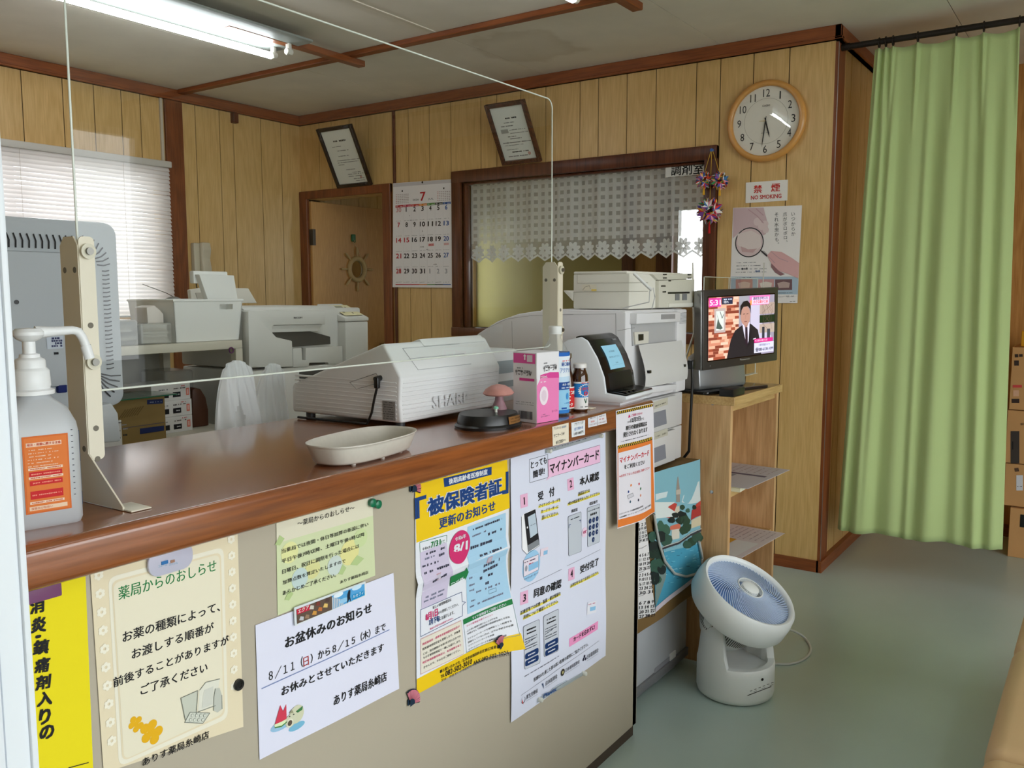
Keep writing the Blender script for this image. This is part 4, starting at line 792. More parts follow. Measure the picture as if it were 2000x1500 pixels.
brown('wider brown glass bottle with a white and blue label and white cap', (1.829, 1.064, ZT), .0205, [(.92, 0), (1, .004), (1, .08), (.95, .09), (.8, .098), (.7, .103), (.7, .11)], .107, mat('white_tin', (226, 222, 220), .3), .0165, lab2)
# ================================================================= card reader
c = Vector((1.98, 1.013, ZT)); an = math.radians(5); t = thing('card_reader', 'white and black face-recognition card reader at the right end of the counter', 'card reader', tuple(c)); T_ = frame(c, an); W_ = .2
side = [(.012, .006), (.006, .012), (.0, .016), (.002, .024), (.058, .03), (.064, .07), (.084, .12), (.112, .164), (.13, .174), (.17, .165), (.205, .14), (.21, .12), (.2, .006)]
q = MB(mat('reader_white', (232, 236, 242), .3)); q.T = T_
q.prism(side, 'x', 0, W_, bev=.003, seg=2); q.box(.006, W_ - .006, .02, .19, 0, .008); q.build('body', t)
q = MB(mat('reader_black', (16, 16, 18), .22)); q.T = T_; front = [(.0575, .03), (.0635, .07), (.0835, .12), (.1115, .1645), (.128, .1748), (.137, .176), (.15, .172), (.08, .03)]
q.prism([(a - .0012, b + .0012) for a, b in front], 'x', .006, W_ + .0008, bev=.0015); q.prism([(.003, .0245), (.006, .0285), (.06, .0345), (.075, .0345), (.075, .026)], 'x', .006, W_ - .004, bev=.0012); q.build('front_panel', t)
q = MB(mat('slot_black', (5, 5, 6), .5)); q.T = T_; q.prism([(.0558, .034), (.0618, .07), (.064, .0785), (.07, .0785), (.07, .034)], 'x', .026, W_ - .014, bev=.001); q.build('card_slot', t)
def fp(u, f):     # point on the sloping front, f 0..1 over the screen
    a, b = Vector((0, .0655, .0745)), Vector((0, .1095, .161)); return T_ @ (Vector((u, 0, 0)) + a + (b - a) * f)
O_ = fp(.052, .1); V_ = (fp(.03, 1) - fp(.03, 0)); s = Sheet(O_, fp(.1, 0) - fp(.03, 0), V_, uv=True, base=.0028, bend=lambda u, v: .0052 * (1 - (2 * v / .087 - .93) ** 2)); s.rect((0, .07), (.1, .002), glow(116, 160, 180), 0); s.text('ありす薬局糸崎店', (.03, .048), (.066, .048), glow(40, 60, 76), .0055); s.text('顔を枠内に入れてください', (.016, .032), (.084, .032), glow(50, 72, 90), .0055); s.text('日本語', (.044, .0155), (.06, .0155), glow(50, 72, 90), .004); s.line([(.02, .012), (.086, .012)], .0006, glow(90, 120, 140)); s.text('Canon', (.1, .083), (.125, .083), ink(170, 172, 176), .007, .01, 2); s.build('screen', t)
q = MB(mat('tray_gloss', (8, 8, 9), .08)); q.T = T_
for u in (.02, .05, .08): q.box(u, u + .02, .012, .05, .0315, .0335, bev=.0006)
q.build('card_tray', t)
# ================================================================= price cards on the counter edge
def card(label, c, fill, fn, nm='price_card'):
    s = sheetY(YSLAB, base=.0006); s.quad(c, fill, 0); fn(s); return s.build(nm, label=label, cat='card', group='small cards on the counter edge')
def z7(x, y): return (1080 + x * .1733, 780 + y * .1733)
def z6(x, y): return (960 + x * .1733, 620 + y * .1733)
INKD = ink(60, 56, 60)
def f1(s): s.text('アルコール', z6(697, 1268), z6(775, 1252), INKD, z6(697, 1240)); s.text('消毒液', z6(785, 1250), z6(838, 1236), ink(80, 120, 170), z6(785, 1225)); s.text('サニサーラW', z6(697, 1358), z6(818, 1325), INKD, z6(697, 1318)); s.text('¥1200〜', z6(722, 1432), z6(832, 1396), INKD, z6(722, 1392))
card('cream handwritten price card, leftmost on the counter edge', [z6(682, 1232), z6(866, 1186), z6(868, 1405), z6(688, 1450)], ink(230, 220, 200), f1)
def f2(s): s.text('アクアソリタ', z6(930, 1222), z6(1030, 1196), INKD, z6(930, 1188)); s.text('経口補水液', z6(928, 1278), z6(1028, 1252), ink(60, 110, 180), z6(928, 1244)); s.text('1本180円', z6(924, 1332), z6(1028, 1304), INKD, z6(924, 1296), .01)
card('white price card reading 180 yen, second on the counter edge', [z6(897, 1186), z6(1052, 1156), z6(1050, 1322), z6(902, 1352)], ink(226, 228, 232), f2)
def f3(s): s.dashes(z6(1100, 1140), z6(1170, 1124), ink(160, 150, 150), .004, 2, 1); s.dashes(z6(1100, 1180), z6(1170, 1164), ink(214, 160, 160), .005, 2, 2); s.text('1本118円', z6(1100, 1222), z6(1180, 1204), ink(176, 150, 156), z6(1100, 1200))
card('small faded price card, third on the counter edge', [z6(1085, 1136), z6(1190, 1108), z6(1192, 1218), z6(1088, 1242)], ink(220, 220, 228), f3)
def f4(s): s.dashes(z6(1210, 1118), z6(1270, 1102), ink(160, 150, 150), .004, 2, 3); s.dashes(z6(1210, 1150), z6(1270, 1136), ink(214, 160, 160), .005, 2, 4); s.text('1本160円', z6(1206, 1198), z6(1284, 1180), ink(176, 150, 156), z6(1206, 1176))
card('small faded price card, last of the four on the counter edge', [z6(1192, 1108), z6(1286, 1080), z6(1298, 1190), z6(1196, 1216)], ink(222, 220, 226), f4)
# ================================================================= notices on the counter front
def zA(x, y): return (x * .30675, 1040 + y * .30675)
def zB(x, y): return (480 + x * .36, 960 + y * .36)
def zC(x, y): return (780 + x * .3469, 880 + y * .3469)
def zD(x, y): return (980 + x * .2, 860 + y * .2)
def zE(x, y): return (980 + x * .2, 1120 + y * .2)
def zG(x, y): return (1180 + x * .32, 760 + y * .32)
K, NAVY, CRIM, GRN = ink(28, 27, 30), ink(24, 62, 122), ink(206, 48, 110), ink(34, 122, 66)
# --- yellow poster at the far left
s = sheetY(YF); YL = ink(232, 214, 22); s.quad([zA(60, 330), zA(541, 270), zA(598, 1700), zA(100, 1800)], YL, 0, 4)
for ch, a, b, t_ in (('消', (188, 520), (276, 500), 425), ('炎', (192, 640), (284, 625), 545), ('・', (224, 672), (252, 666), 655), ('鎮', (204, 780), (298, 765), 690), ('痛', (214, 895), (302, 880), 805), ('剤', (222, 1005), (310, 985), 918), ('入', (232, 1108), (322, 1090), 1022), ('り', (246, 1225), (312, 1205), 1130), ('の', (246, 1322), (332, 1300), 1238)):
    s.text(ch, zA(*a), zA(*b), K, zA(a[0], t_), .045)
s.line([zA(430, 1497), zA(560, 1462)], .0012, K, 2); s.build('yellow_poster', label='yellow poster with large black vertical characters at the left end of the counter front', cat='poster')
q = MB(mat('mauve_magnet', (120, 72, 110), .35)); a = onY(84, 1152, YF); q.box(a.x - .03, a.x + .02, YF - .006, YF - .0016, a.z - .012, a.z + .016, bev=.002); tag(q.build('bar_magnet'), 'purple magnet holding the top of the yellow poster', 'magnet')
# --- cream notice
s = sheetY(YF, bend=lambda u, v: .0006 + .006 * max(0, (u - .87)) / .1 * max(0, (.72 - v)) / .15 if False else .0006)
CRM = ink(226, 212, 182); s.quad([zA(570, 262), zA(1508, 10), zA(1545, 1235), zA(655, 1530)], CRM, 0, 3)
def rr(s, c, r, m, k, n=4):   # rounded quad from four corner px
    P = [Vector(s.p(q)) for q in c]; O2 = []
    for i in range(4):
        p, a, b = P[i], P[i - 1], P[(i + 1) % 4]; da, db = (a - p).normalized() * r, (b - p).normalized() * r
        for j in range(n + 1): t = j / n; O2.append(p + da * (1 - t) ** 2 + db * t ** 2)
    u = s.uv; s.uv = True; s.poly(O2, m, k); s.uv = u
CW = ink(232, 226, 208)
rr(s, [zA(682, 285), zA(1418, 90), zA(1446, 1180), zA(752, 1490)], .012, CW, 1); rr(s, [zA(704, 308), zA(1400, 122), zA(1426, 1160), zA(772, 1456)], .010, CRM, 2); rr(s, [zA(712, 320), zA(1390, 136), zA(1416, 1150), zA(782, 1444)], .010, ink(229, 221, 198), 3)
for i in range(10):
    for px, py in ((622 + i * 9.2, 270 + i * 117), (1466 + i * 2.2, 42 + i * 103.5)):
        for j in range(6): a = j * math.pi / 3 + .5; c2 = s.p(zA(px, py)); u = s.uv; s.uv = True; s.disc((c2[0] + .0042 * math.cos(a), c2[1] + .0042 * math.sin(a)), .0026, ink(238, 232, 214), 2, seg=8); s.uv = u
s.text('薬局からのおしらせ', zA(748, 430), zA(1370, 243), GRN, zA(748, 345), .012, 4)
s.text('お薬の種類によって、', zA(774, 700), zA(1392, 498), K, zA(774, 630), .018, 4); s.text('お渡しする順番が', zA(832, 806), zA(1352, 628), K, zA(832, 740), .018, 4); s.text('前後することがありますが', zA(716, 985), zA(1448, 706), K, zA(716, 922), .018, 4); s.text('ご了承ください', zA(888, 1035), zA(1312, 882), K, zA(888, 970), .018, 4); s.text('ありす薬局糸崎店', zA(900, 1487), zA(1322, 1305), K, zA(900, 1435), .014, 4)
YF_ = ink(226, 172, 24)
for c0, R_, e in (((858, 1215), 55, .3), ((955, 1268), 82, 1.1)):
    for j in range(5):
        a = e + j * 2 * math.pi / 5; s.disc(zA(c0[0] + R_ * .55 * math.cos(a), c0[1] + R_ * .6 * math.sin(a)), zA(c0[0] + R_ * .55 * math.cos(a) + R_ * .34, c0[1] + R_ * .6 * math.sin(a)), YF_, 4, seg=14)
    s.disc(zA(*c0), zA(c0[0] + R_ * .3, c0[1]), YF_, 4)
LGY, LN = ink(196, 198, 184), ink(120, 124, 116)
s.poly([zA(1142, 1050), zA(1250, 1002), zA(1240, 1150), zA(1170, 1190)], LGY, 4); s.poly([zA(1252, 1140), zA(1262, 1000), zA(1300, 950), zA(1390, 928), zA(1386, 960), zA(1362, 1100)], ink(222, 220, 206), 4); s.poly([zA(1275, 1120), zA(1290, 1000), zA(1350, 975), zA(1345, 1090)], ink(206, 206, 196), 5)
s.poly([zA(1350, 1130), zA(1352, 1040), zA(1362, 990), zA(1388, 985), zA(1402, 1030), zA(1404, 1120), zA(1376, 1142)], ink(190, 192, 182), 6); s.poly([zA(1166, 1205), zA(1200, 1140), zA(1326, 1145), zA(1282, 1210)], ink(206, 208, 196), 5)
for a, b in (((1142, 1050), (1250, 1002)), ((1142, 1050), (1170, 1190)), ((1250, 1002), (1240, 1150)), ((1300, 950), (1390, 928)), ((1262, 1000), (1300, 950)), ((1166, 1205), (1200, 1140)), ((1200, 1140), (1326, 1145)), ((1326, 1145), (1282, 1210)), ((1166, 1205), (1282, 1210)), ((1350, 1130), (1352, 1040)), ((1352, 1040), (1362, 990)), ((1402, 1030), (1404, 1120)), ((1250, 1138), (1362, 1098))): s.line([zA(*a), zA(*b)], .0009, LN, 7)
for i in range(4):
    for j in range(2): s.disc(zA(1215 + i * 26 - j * 12, 1160 + j * 28), zA(1224 + i * 26 - j * 12, 1160 + j * 28), LN, 6, seg=10); s.disc(zA(1215 + i * 26 - j * 12, 1160 + j * 28), zA(1222 + i * 26 - j * 12, 1160 + j * 28), ink(214, 216, 204), 7, seg=10)
s.build('cream_notice', label='cream pharmacy notice with a flower border and orange flowers', cat='poster')
a = onY(328, 1093, YF); q = MB(mat('pale_magnet', (190, 188, 206), .3)); q.prism([(a.x + x, a.z + z) for x, z in rrect(-.034, .034, -.017, .02, .016)], 'y', YF - .008, YF - .003, bev=.0015); mg = q.build('oval_magnet', label='pale lilac oval magnet at the top of the cream notice', cat='magnet')
s = sheetY(YF - .0082, base=.0003); s.text('コニール', zA(1005, 222), zA(1062, 210), ink(70, 150, 180), zA(1005, 208)); s.text('コバシル', zA(1072, 212), zA(1130, 198), ink(70, 150, 180), zA(1072, 198)); s.rect(zA(1026, 186), zA(1070, 196), ink(50, 110, 170), 1); s.rect(zA(1084, 178), zA(1112, 188), ink(160, 120, 100), 1); s.build('magnet_print', mg)
q = MB(BLACK, ink(210, 210, 206)); a = onY(463, 1336, YF); q.lathe([(0, .001), (.0085, .001), (.0085, .006), (.007, .0075), (.004, .0072), (.0035, .006), (0, .006)], (a.x, YF, a.z), (0, -1, 0), seg=28); tag(q.build('round_magnet'), 'small round black magnet beside the cream notice', 'magnet')
# --- green note
s = sheetY(YF); s.quad([zB(162, 150), zB(684, 18), zB(700, 455), zB(170, 672)], ink(206, 214, 172), 0, 3); s.quad([zB(162, 150), zB(684, 18), zB(687, 130), zB(164, 280)], ink(220, 214, 192), 1)
for x, y, r, c in ((235, 330, 46, (222, 222, 160)), (360, 420, 40, (214, 212, 150)), (560, 330, 50, (224, 218, 150)), (290, 470, 44, (190, 208, 206)), (480, 400, 40, (200, 212, 206)), (620, 250, 36, (200, 214, 160))): s.disc(zB(x, y), zB(x + r, y - r * .3), ink(*c), 2)
for x, y, dx in ((180, 262, 26), (600, 370, 38), (520, 420, 22), (230, 560, 24)): s.poly([zB(x - dx, y + 26), zB(x, y - 26), zB(x + dx, y - 8), zB(x, y + 30)], ink(178, 198, 138), 3)
s.text('〜薬局からのおしらせ〜', zB(276, 190), zB(585, 100), K, zB(276, 158), .004, 4)
for t_, a, b, hh in (('当薬局では夜間・休日等加算の新設に伴い', (190, 336), (660, 186), 312), ('平日午後7時以降、土曜日午後1時以降', (190, 390), (640, 240), 366), ('日曜日、祝日に調剤を行った場合には', (194, 447), (610, 304), 422), ('加算点数を算定いたしますので', (196, 505), (536, 383), 482), ('あらかじめご了承ください。', (196, 563), (484, 462), 538), ('ありす薬局糸崎店', (508, 500), (660, 444), 482)): s.text(t_, zB(*a), zB(*b), K, zB(a[0], hh), .012, 4)
s.build('green_note', label='pale green and beige pharmacy note with flower prints', cat='poster')
for i, (x, y) in enumerate(((722, 981), (733, 984))):
    a = onY(x, y, YF); q = MB(mat('green_magnet', (14, 110, 76), .3)); q.lathe([(0, .001), (.0065, .001), (.0075, .004), (.0075, .008), (.005, .0095), (0, .0095)], (a.x, YF - .001, a.z), (0, -1, 0), seg=24)
    tag(q.build('button_magnet'), ['green button magnet on the corner of the pale green note', 'green button magnet just outside the corner of the pale green note'][i], 'magnet', 'green button magnets')
# --- white holiday notice
s = sheetY(YF, base=.0016, bend=lambda u, v: .0004 + .0008 * (1 + math.sin((u - .9) * 22))); s.quad([zB(48, 724), zB(797, 440), zB(828, 1068), zB(70, 1454)], ink(222, 222, 240), 0)
s.text('お盆休みのお知らせ', zB(208, 850), zB(676, 652), K, zB(208, 790), .03); s.text('８／１１（', zB(120, 1030), zB(302, 948), K, zB(120, 970), .012); s.text('日', zB(306, 950), zB(334, 936), ink(170, 60, 60), zB(306, 900), .01); s.text('）から８／１５（木）まで', zB(344, 928), zB(752, 752), K, zB(344, 878), .014)
s.line([zB(80, 1068), zB(774, 748)], .0016, ink(120, 136, 180), 2); s.text('お休みとさせていただきます', zB(188, 1108), zB(742, 862), K, zB(188, 1058), .02); s.text('ありす薬局糸崎店', zB(468, 1160), zB(758, 1024), K, zB(468, 1105), .02)
s.disc(zB(190, 1262), zB(250, 1236), ink(150, 190, 220), 2, ry=.008); s.poly([zB(150, 1262), zB(180, 1156), zB(196, 1190), zB(212, 1150), zB(214, 1232), zB(184, 1268)], ink(206, 60, 84), 4); s.poly([zB(146, 1262), zB(184, 1246), zB(216, 1228), zB(212, 1248), zB(184, 1276), zB(150, 1276)], ink(220, 232, 190), 5); s.line([zB(150, 1278), zB(186, 1270), zB(216, 1244)], .002, ink(70, 130, 70), 6)
s.disc(zB(270, 1270), zB(312, 1258), ink(120, 180, 210), 2, ry=.006); s.disc(zB(268, 1205), zB(306, 1180), ink(206, 206, 178), 4); s.disc(zB(234, 1240), zB(262, 1225), ink(206, 206, 180), 5); s.disc(zB(230, 1252), zB(248, 1246), ink(226, 224, 204), 6); s.disc(zB(230, 1252), zB(242, 1248), ink(90, 76, 64), 7); s.poly([zB(262, 1190), zB(300, 1158), zB(296, 1180), zB(272, 1196)], ink(60, 120, 70), 6); s.poly([zB(226, 1200), zB(240, 1178), zB(250, 1196)], ink(150, 150, 120), 6); s.disc(zB(228, 1216), zB(231, 1215), K, 8, seg=8); s.disc(zB(250, 1204), zB(253, 1203), K, 8, seg=8)
s.build('holiday_notice', label='white paper holiday notice with a watermelon and pig picture', cat='poster')
s = sheetY(YF - .0075, base=.0005, bend=None); s.quad([zB(262, 630), zB(646, 488), zB(648, 566), zB(266, 728)], ink(214, 220, 226), 0); s.quad([zB(272, 640), zB(465, 566), zB(467, 640), zB(276, 718)], ink(96, 78, 66), 1); s.quad([zB(465, 566), zB(642, 500), zB(644, 562), zB(467, 640)], ink(84, 160, 214), 1); s.quad([zB(274, 640), zB(346, 612), zB(350, 640), zB(276, 668)], ink(190, 30, 60), 2)
s.text('エクア', zB(280, 662), zB(340, 636), ink(236, 230, 226), zB(280, 640), .02); s.quad([zB(574, 560), zB(642, 536), zB(643, 562), zB(575, 588)], ink(30, 140, 196), 2); s.text('ルセフィ', zB(578, 580), zB(636, 556), ink(230, 240, 246), zB(578, 562))
for i in range(7): s.quad([zB(466 + i * 9, 574 + i * 2), zB(472 + i * 9, 573 + i * 2), zB(473 + i * 9, 636 - i * 4), zB(468 + i * 9, 638 - i * 4)], ink(206, 206, 206), 2)
for x, y, c in ((300, 690, (190, 190, 196)), (330, 680, (150, 120, 96)), (370, 660, (206, 150, 70)), (400, 640, (186, 110, 60)), (430, 620, (226, 190, 110)), (390, 610, (120, 60, 50)), (440, 590, (80, 60, 56)), (355, 630, (206, 200, 190))): s.poly([zB(x - 14, y + 8), zB(x - 6, y - 14), zB(x + 12, y - 12), zB(x + 10, y + 8)], ink(*c), 3)
for x, y, c in ((500, 560, (226, 236, 244)), (600, 520, (200, 226, 244)), (530, 590, (150, 200, 232))): s.disc(zB(x, y), zB(x + 26, y - 4), ink(*c), 2, ry=.004)
s.poly([zB(548, 606), zB(548, 560), zB(556, 534), zB(564, 534), zB(562, 570), zB(568, 600), zB(558, 580)], ink(24, 34, 48), 4); m_ = s.build('picture_magnet', label='long picture magnet with a walking figure above the white holiday notice', cat='magnet')
q = MB(WHITE); a, b = onY(*zB(262, 690), YF - .006), onY(*zB(648, 560), YF - .006); q.prism([(p.x, p.z) for p in [onY(*zB(*c), YF - .006) for c in ((262, 630), (646, 488), (648, 566), (266, 728))]], 'y', YF - .0077, YF - .0046); q.build('magnet_body', m_, smooth=0)
# --- yellow insurance poster
def bendY(u, v): t = max(0, (u - 1.36) / .12) * max(0, (.67 - v) / .13); return .0012 + .02 * t * t + .002 * math.sin(v * 26) * max(0, min(1, (u - 1.2) / .1)) + (.006 * math.exp(-((v - .70) / .012) ** 2))
s = sheetY(YF, bend=bendY); YP, W_ = ink(236, 196, 20), ink(226, 228, 236); PP = [zC(82, 195), zC(605, 48), zC(612, 1090), zC(92, 1372)]; s.quad(PP, W_, 0, 30)
s.quad([zC(82, 195), zC(605, 48), zC(611, 322), zC(90, 518)], YP, 1); s.quad([zC(92, 1285), zC(612, 1008), zC(612, 1090), zC(92, 1372)], YP, 1)
s.quad([zC(244, 156), zC(517, 90), zC(515, 135), zC(248, 206)], NAVY, 2); s.text('後期高齢者医療制度', zC(274, 190), zC(492, 133), ink(236, 240, 246), zC(274, 158), .02)
s.text('「', zC(88, 380), zC(140, 362), NAVY, zC(88, 270), .045); s.text('被保険者証', zC(152, 372), zC(568, 242), W_, zC(152, 268), .07, 3); s.text('被保険者証', zC(155, 368), zC(566, 240), NAVY, zC(155, 270), .045, 5); s.text('」', zC(572, 240), zC(600, 234), NAVY, zC(572, 128), .045, 5); s.text('更新のお知らせ', zC(216, 440), zC(528, 334), NAVY, zC(216, 380), .03)
s.line([zC(108, 516), zC(258, 474), zC(258, 512)], .001, GRN); s.line([zC(108, 516), zC(110, 572)], .001, GRN); s.text('令和6年', zC(122, 562), zC(168, 548), K, zC(122, 546)); s.text('7/31', zC(170, 546), zC(222, 528), GRN, zC(170, 514), .025); s.text('まで', zC(224, 524), zC(246, 516), GRN, zC(224, 506))
s.quad([zC(110, 574), zC(256, 514), zC(292, 716), zC(120, 786)], ink(204, 194, 218), 2); s.quad([zC(120, 786), zC(276, 722), zC(262, 832), zC(118, 892)], ink(204, 194, 218), 2)
s.quad([zC(374, 428), zC(588, 348), zC(606, 822), zC(376, 920)], ink(166, 204, 230), 2)
for i, (a, b, h) in enumerate((((130, 586), (246, 544), .006), ((130, 612), (190, 590), .005), ((200, 596), (244, 576), .007), ((122, 652), (212, 622), .006), ((130, 690), (270, 640), .006), ((170, 735), (250, 690), .006), ((130, 830), (250, 780), .005), ((130, 850), (240, 806), .005), ((396, 446), (566, 382), .006), ((400, 482), (478, 450), .005), ((490, 470), (566, 440), .008), ((392, 548), (516, 504), .008), ((440, 590), (560, 545), .006), ((470, 650), (560, 610), .008), ((470, 680), (552, 640), .008), ((450, 720), (556, 678), .008), ((480, 748), (500, 740), .008), ((420, 800), (560, 745), .005), ((390, 880), (570, 800), .005), ((390, 850), (420, 838), .005), ((390, 720), (420, 708), .005), ((390, 760), (420, 750), .005), ((390, 790), (420, 780), .005))): s.dashes(zC(*a), zC(*b), ink(60, 60, 78) if h > .0055 else ink(120, 124, 146), h * .9, 4, i, .75)
for x, y in ((192, 692), (484, 600)): s.rect(zC(x, y), zC(x + 26, y + 24), ink(206, 160, 170), 4, 1); s.rect(zC(x + 3, y + 3), zC(x + 23, y + 21), ink(196, 190, 206), 5, 1)
s.line([zC(496, 785), zC(536, 770), zC(536, 790), zC(496, 806), zC(496, 785)], .0006, ink(70, 80, 100), 5)
s.disc(zC(330, 540), zC(330, 632), CRIM, 6, seg=32); s.text('令和6年', zC(300, 510), zC(360, 488), W_, zC(300, 486), .02, 8); s.text('8/1', zC(296, 580), zC(370, 553), W_, zC(296, 530), .04, 8); s.text('から', zC(322, 612), zC(352, 602), W_, zC(322, 592), .02, 8)
s.poly([zC(277, 708), zC(362, 672), zC(360, 654), zC(384, 682), zC(366, 730), zC(366, 716), zC(279, 762)], GRN, 6); s.text('更新後', zC(284, 752), zC(356, 722), W_, zC(284, 718), .02, 8)
s.line([zC(112, 895), zC(348, 796), zC(350, 850), zC(368, 852), zC(350, 870), zC(348, 928), zC(112, 1046), zC(112, 895)], .0009, NAVY, 3)
s.text('新しい被保険者証は', zC(182, 892), zC(288, 846), K, zC(182, 874), .01); s.text('8月1日', zC(142, 958), zC(210, 926), CRIM, zC(142, 918), .04); s.text('から使用してください。', zC(212, 922), zC(328, 872), K, zC(212, 904), .01); s.text('7月下旬', zC(160, 984), zC(218, 958), NAVY, zC(160, 950), .04); s.text('にお届けします。', zC(220, 956), zC(302, 918), K, zC(220, 936), .01); s.text('事前の手続きは必要ありません。', zC(164, 1010), zC(296, 946), CRIM, zC(164, 998), .01)
s.quad([zC(112, 1058), zC(340, 952), zC(354, 1142), zC(112, 1260)], ink(206, 170, 166), 2); s.quad([zC(114, 1062), zC(338, 957), zC(352, 1139), zC(114, 1254)], ink(226, 220, 206), 3)
for i, (t_, a, b, m) in enumerate((('限度額適用・標準負担額減額認定証及び', (122, 1096), (328, 992), CRIM), ('限度額適用認定証も更新します。対象者', (122, 1124), (330, 1018), K), ('には、有効期限が令和7年7月31日までの', (126, 1150), (332, 1046), K), ('ものを被保険者証と一緒にお届けします。', (126, 1172), (332, 1072), K), ('特定疾病療養受療証は、有効期限があり', (122, 1200), (334, 1096), CRIM), ('ませんので、そのままご使用ください。', (128, 1226), (330, 1124), K))): s.text(t_, zC(*a), zC(*b), m, zC(a[0], a[1] - 14), .006, 5)
s.quad([zC(350, 950), zC(608, 828), zC(608, 856), zC(352, 978)], GRN, 2); s.text('マイナ保険証をご利用ください', zC(400, 950), zC(576, 866), W_, zC(400, 934), .02, 4)
s.line([zC(352, 978), zC(368, 1134), zC(606, 1020), zC(608, 856)], .0008, ink(90, 130, 140), 3)
for i, (t_, a, b, m) in enumerate((('マイナ保険証を使うメリット', (366, 992), (510, 924), CRIM), ('より良い医療を受けることができる', (370, 1018), (530, 940), K), ('手続きなしで高額医療の限度額を超える支払', (370, 1036), (584, 930), K), ('マイナンバーカードを保険証として利用する', (372, 1064), (588, 952), K), ('登録をしていない方は、以下の手続きが必要', (374, 1084), (592, 974), K), ('①マイナンバーカードを申請', (376, 1102), (510, 1036), K), ('②マイナンバーカードを保険証として登録', (378, 1122), (560, 1034), K))): s.text(t_, zC(*a), zC(*b), m, zC(a[0], a[1] - 11), .004, 4)
s.text('■お問い合わせ先／広島県後期高齢者医療広域連合', zC(220, 1252), zC(530, 1100), K, zC(220, 1232), .01); s.text('TEL', zC(224, 1280), zC(246, 1268), K, zC(224, 1264), .02); s.text('082-502-3010', zC(250, 1270), zC(400, 1198), K, zC(250, 1240), .02); s.text('FAX 082-502-3026', zC(412, 1205), zC(560, 1130), K, zC(412, 1184), .015); s.text('又は、お住まいの市区町村の後期高齢者医療担当窓口', zC(228, 1302), zC(560, 1138), K, zC(228, 1286), .008)
s.build('insurance_poster', label='yellow and white insurance card renewal poster with a pink circle', cat='poster')
def fan_magnet(px, py, rot, label, m=1.0, off=0):
    YF = 1.037 - off; a = onY(px, py, YF - .004); q = MB(ink(200, 120, 136), ink(24, 44, 64), ink(60, 30, 44)); n_ = 12; R_ = .022 * m; sp = math.radians(130); A0 = rot - sp / 2
    def P(an, r, d): return (a.x + r * math.sin(an), YF - d, a.z + r * math.cos(an))
    for i in range(n_):
        a0, a1 = A0 + sp * i / n_, A0 + sp * (i + 1) / n_; am = (a0 + a1) / 2
        q.face([P(a0, .008, .0045), P(a0, R_, .0045), P(am, R_, .0062), P(am, .008, .0062)], q.mats[0]); q.face([P(am, .008, .0062), P(am, R_, .0062), P(a1, R_, .0045), P(a1, .008, .0045)], q.mats[2] if i % 2 else q.mats[0])
    q.face([P(A0 + sp * i / 10, R_ + .0015, .0035) for i in range(11)] + [P(0, 0, .0035)], q.mats[1]); q.face([P(A0 + sp * i / 10, .0095, .0066) for i in range(11)] + [P(rot + math.pi, .006, .0066)], q.mats[1])
    q.box(a.x - .007, a.x + .007, YF - .0036, YF - .0026, a.z - .002, a.z + .009, q.mats[1]); tag(q.build('fan_magnet', smooth=0, recalc=False), label, 'magnet', 'folding fan magnets')
fan_magnet(806, 957, .9, 'fan shaped magnet at the top left corner of the yellow insurance poster'); fan_magnet(977, 1263, .3, 'fan shaped magnet at the curling right edge of the yellow insurance poster', 1.05, .012); fan_magnet(802, 1374, .75, 'fan shaped magnet at the bottom left corner of the yellow insurance poster', 1.15)
# --- large white card instructions
s = sheetY(YF, base=.0012, bend=lambda u, v: .001 + .003 * abs(math.sin((u - 1.475) * math.pi / .21)) ** .5 * .6 + .0012 + .0012 * math.sin(v * 20)); WP2 = ink(216, 219, 236); s.quad([zD(75, 168), zD(1002, -96), zE(1000, 800), zE(76, 1452)], WP2, 0, 24); PKC, PK2 = ink(236, 190, 220), ink(230, 176, 206); YLH = ink(240, 224, 96)
s.line([zD(254, 185), zD(434, 136), zD(436, 360), zD(256, 412), zD(254, 185)], .0008, K, 2); s.text('とっても', zD(268, 276), zD(424, 220), K, zD(268, 208), .02); s.text('簡単!', zD(288, 368), zD(400, 330), K, zD(288, 298), .025)
s.quad([zD(434, 186), zD(948, 42), zD(948, 214), zD(436, 366)], ink(60, 56, 70), 2); s.quad([zD(436, 189), zD(946, 45), zD(946, 211), zD(438, 363)], PKC, 3); s.poly([zD(412, 392), zD(438, 350), zD(470, 352)], PKC, 3); s.text('マイナンバーカード', zD(452, 326), zD(930, 176), K, zD(452, 226), .03, 5)
def num(s, d, c, z, n_): s.quad([z(*c[0]), z(*c[1]), z(*c[2]), z(*c[3])], PK2, 2); x0, y0 = c[3]; x1, y1 = c[2]; s.text(n_, z(x0 + (x1 - x0) * .34, y0 - 34), z(x0 + (x1 - x0) * .66, y0 - 44), K, z(x0 + (x1 - x0) * .34, y0 - 34 - d), .02, 4)
num(s, 70, [(162, 532), (232, 512), (234, 640), (164, 662)], zD, '1'); num(s, 70, [(622, 378), (682, 358), (686, 474), (626, 494)], zD, '2'); num(s, 70, [(166, 182), (240, 156), (242, 282), (164, 308)], zE, '3'); num(s, 70, [(636, 1252), (694, 1230), (696, 1350), (636, 1372)], zD, '4')
def hl(t_, a, b, h, z, c=K, bo=.012):
    a2, b2 = (a[0] - 2, a[1] + 4), (b[0] + 2, b[1] + 4); s.quad([z(a2[0], a2[1] - 22), z(b2[0], b2[1] - 22), z(*b2), z(*a2)], YLH, 2); s.text(t_, z(*a), z(*b), c, z(a[0], a[1] - h), bo, 4)
s.text('受', zD(334, 588), zD(384, 570), K, zD(334, 506), .025); s.text('付', zD(444, 552), zD(494, 534), K, zD(444, 466), .025)
hl('マイナンバーカードを', (338, 655), (552, 590), 34, zD); hl('カードリーダーに', (360, 708), (532, 656), 34, zD); hl('置いてください。', (366, 772), (530, 722), 38, zD)
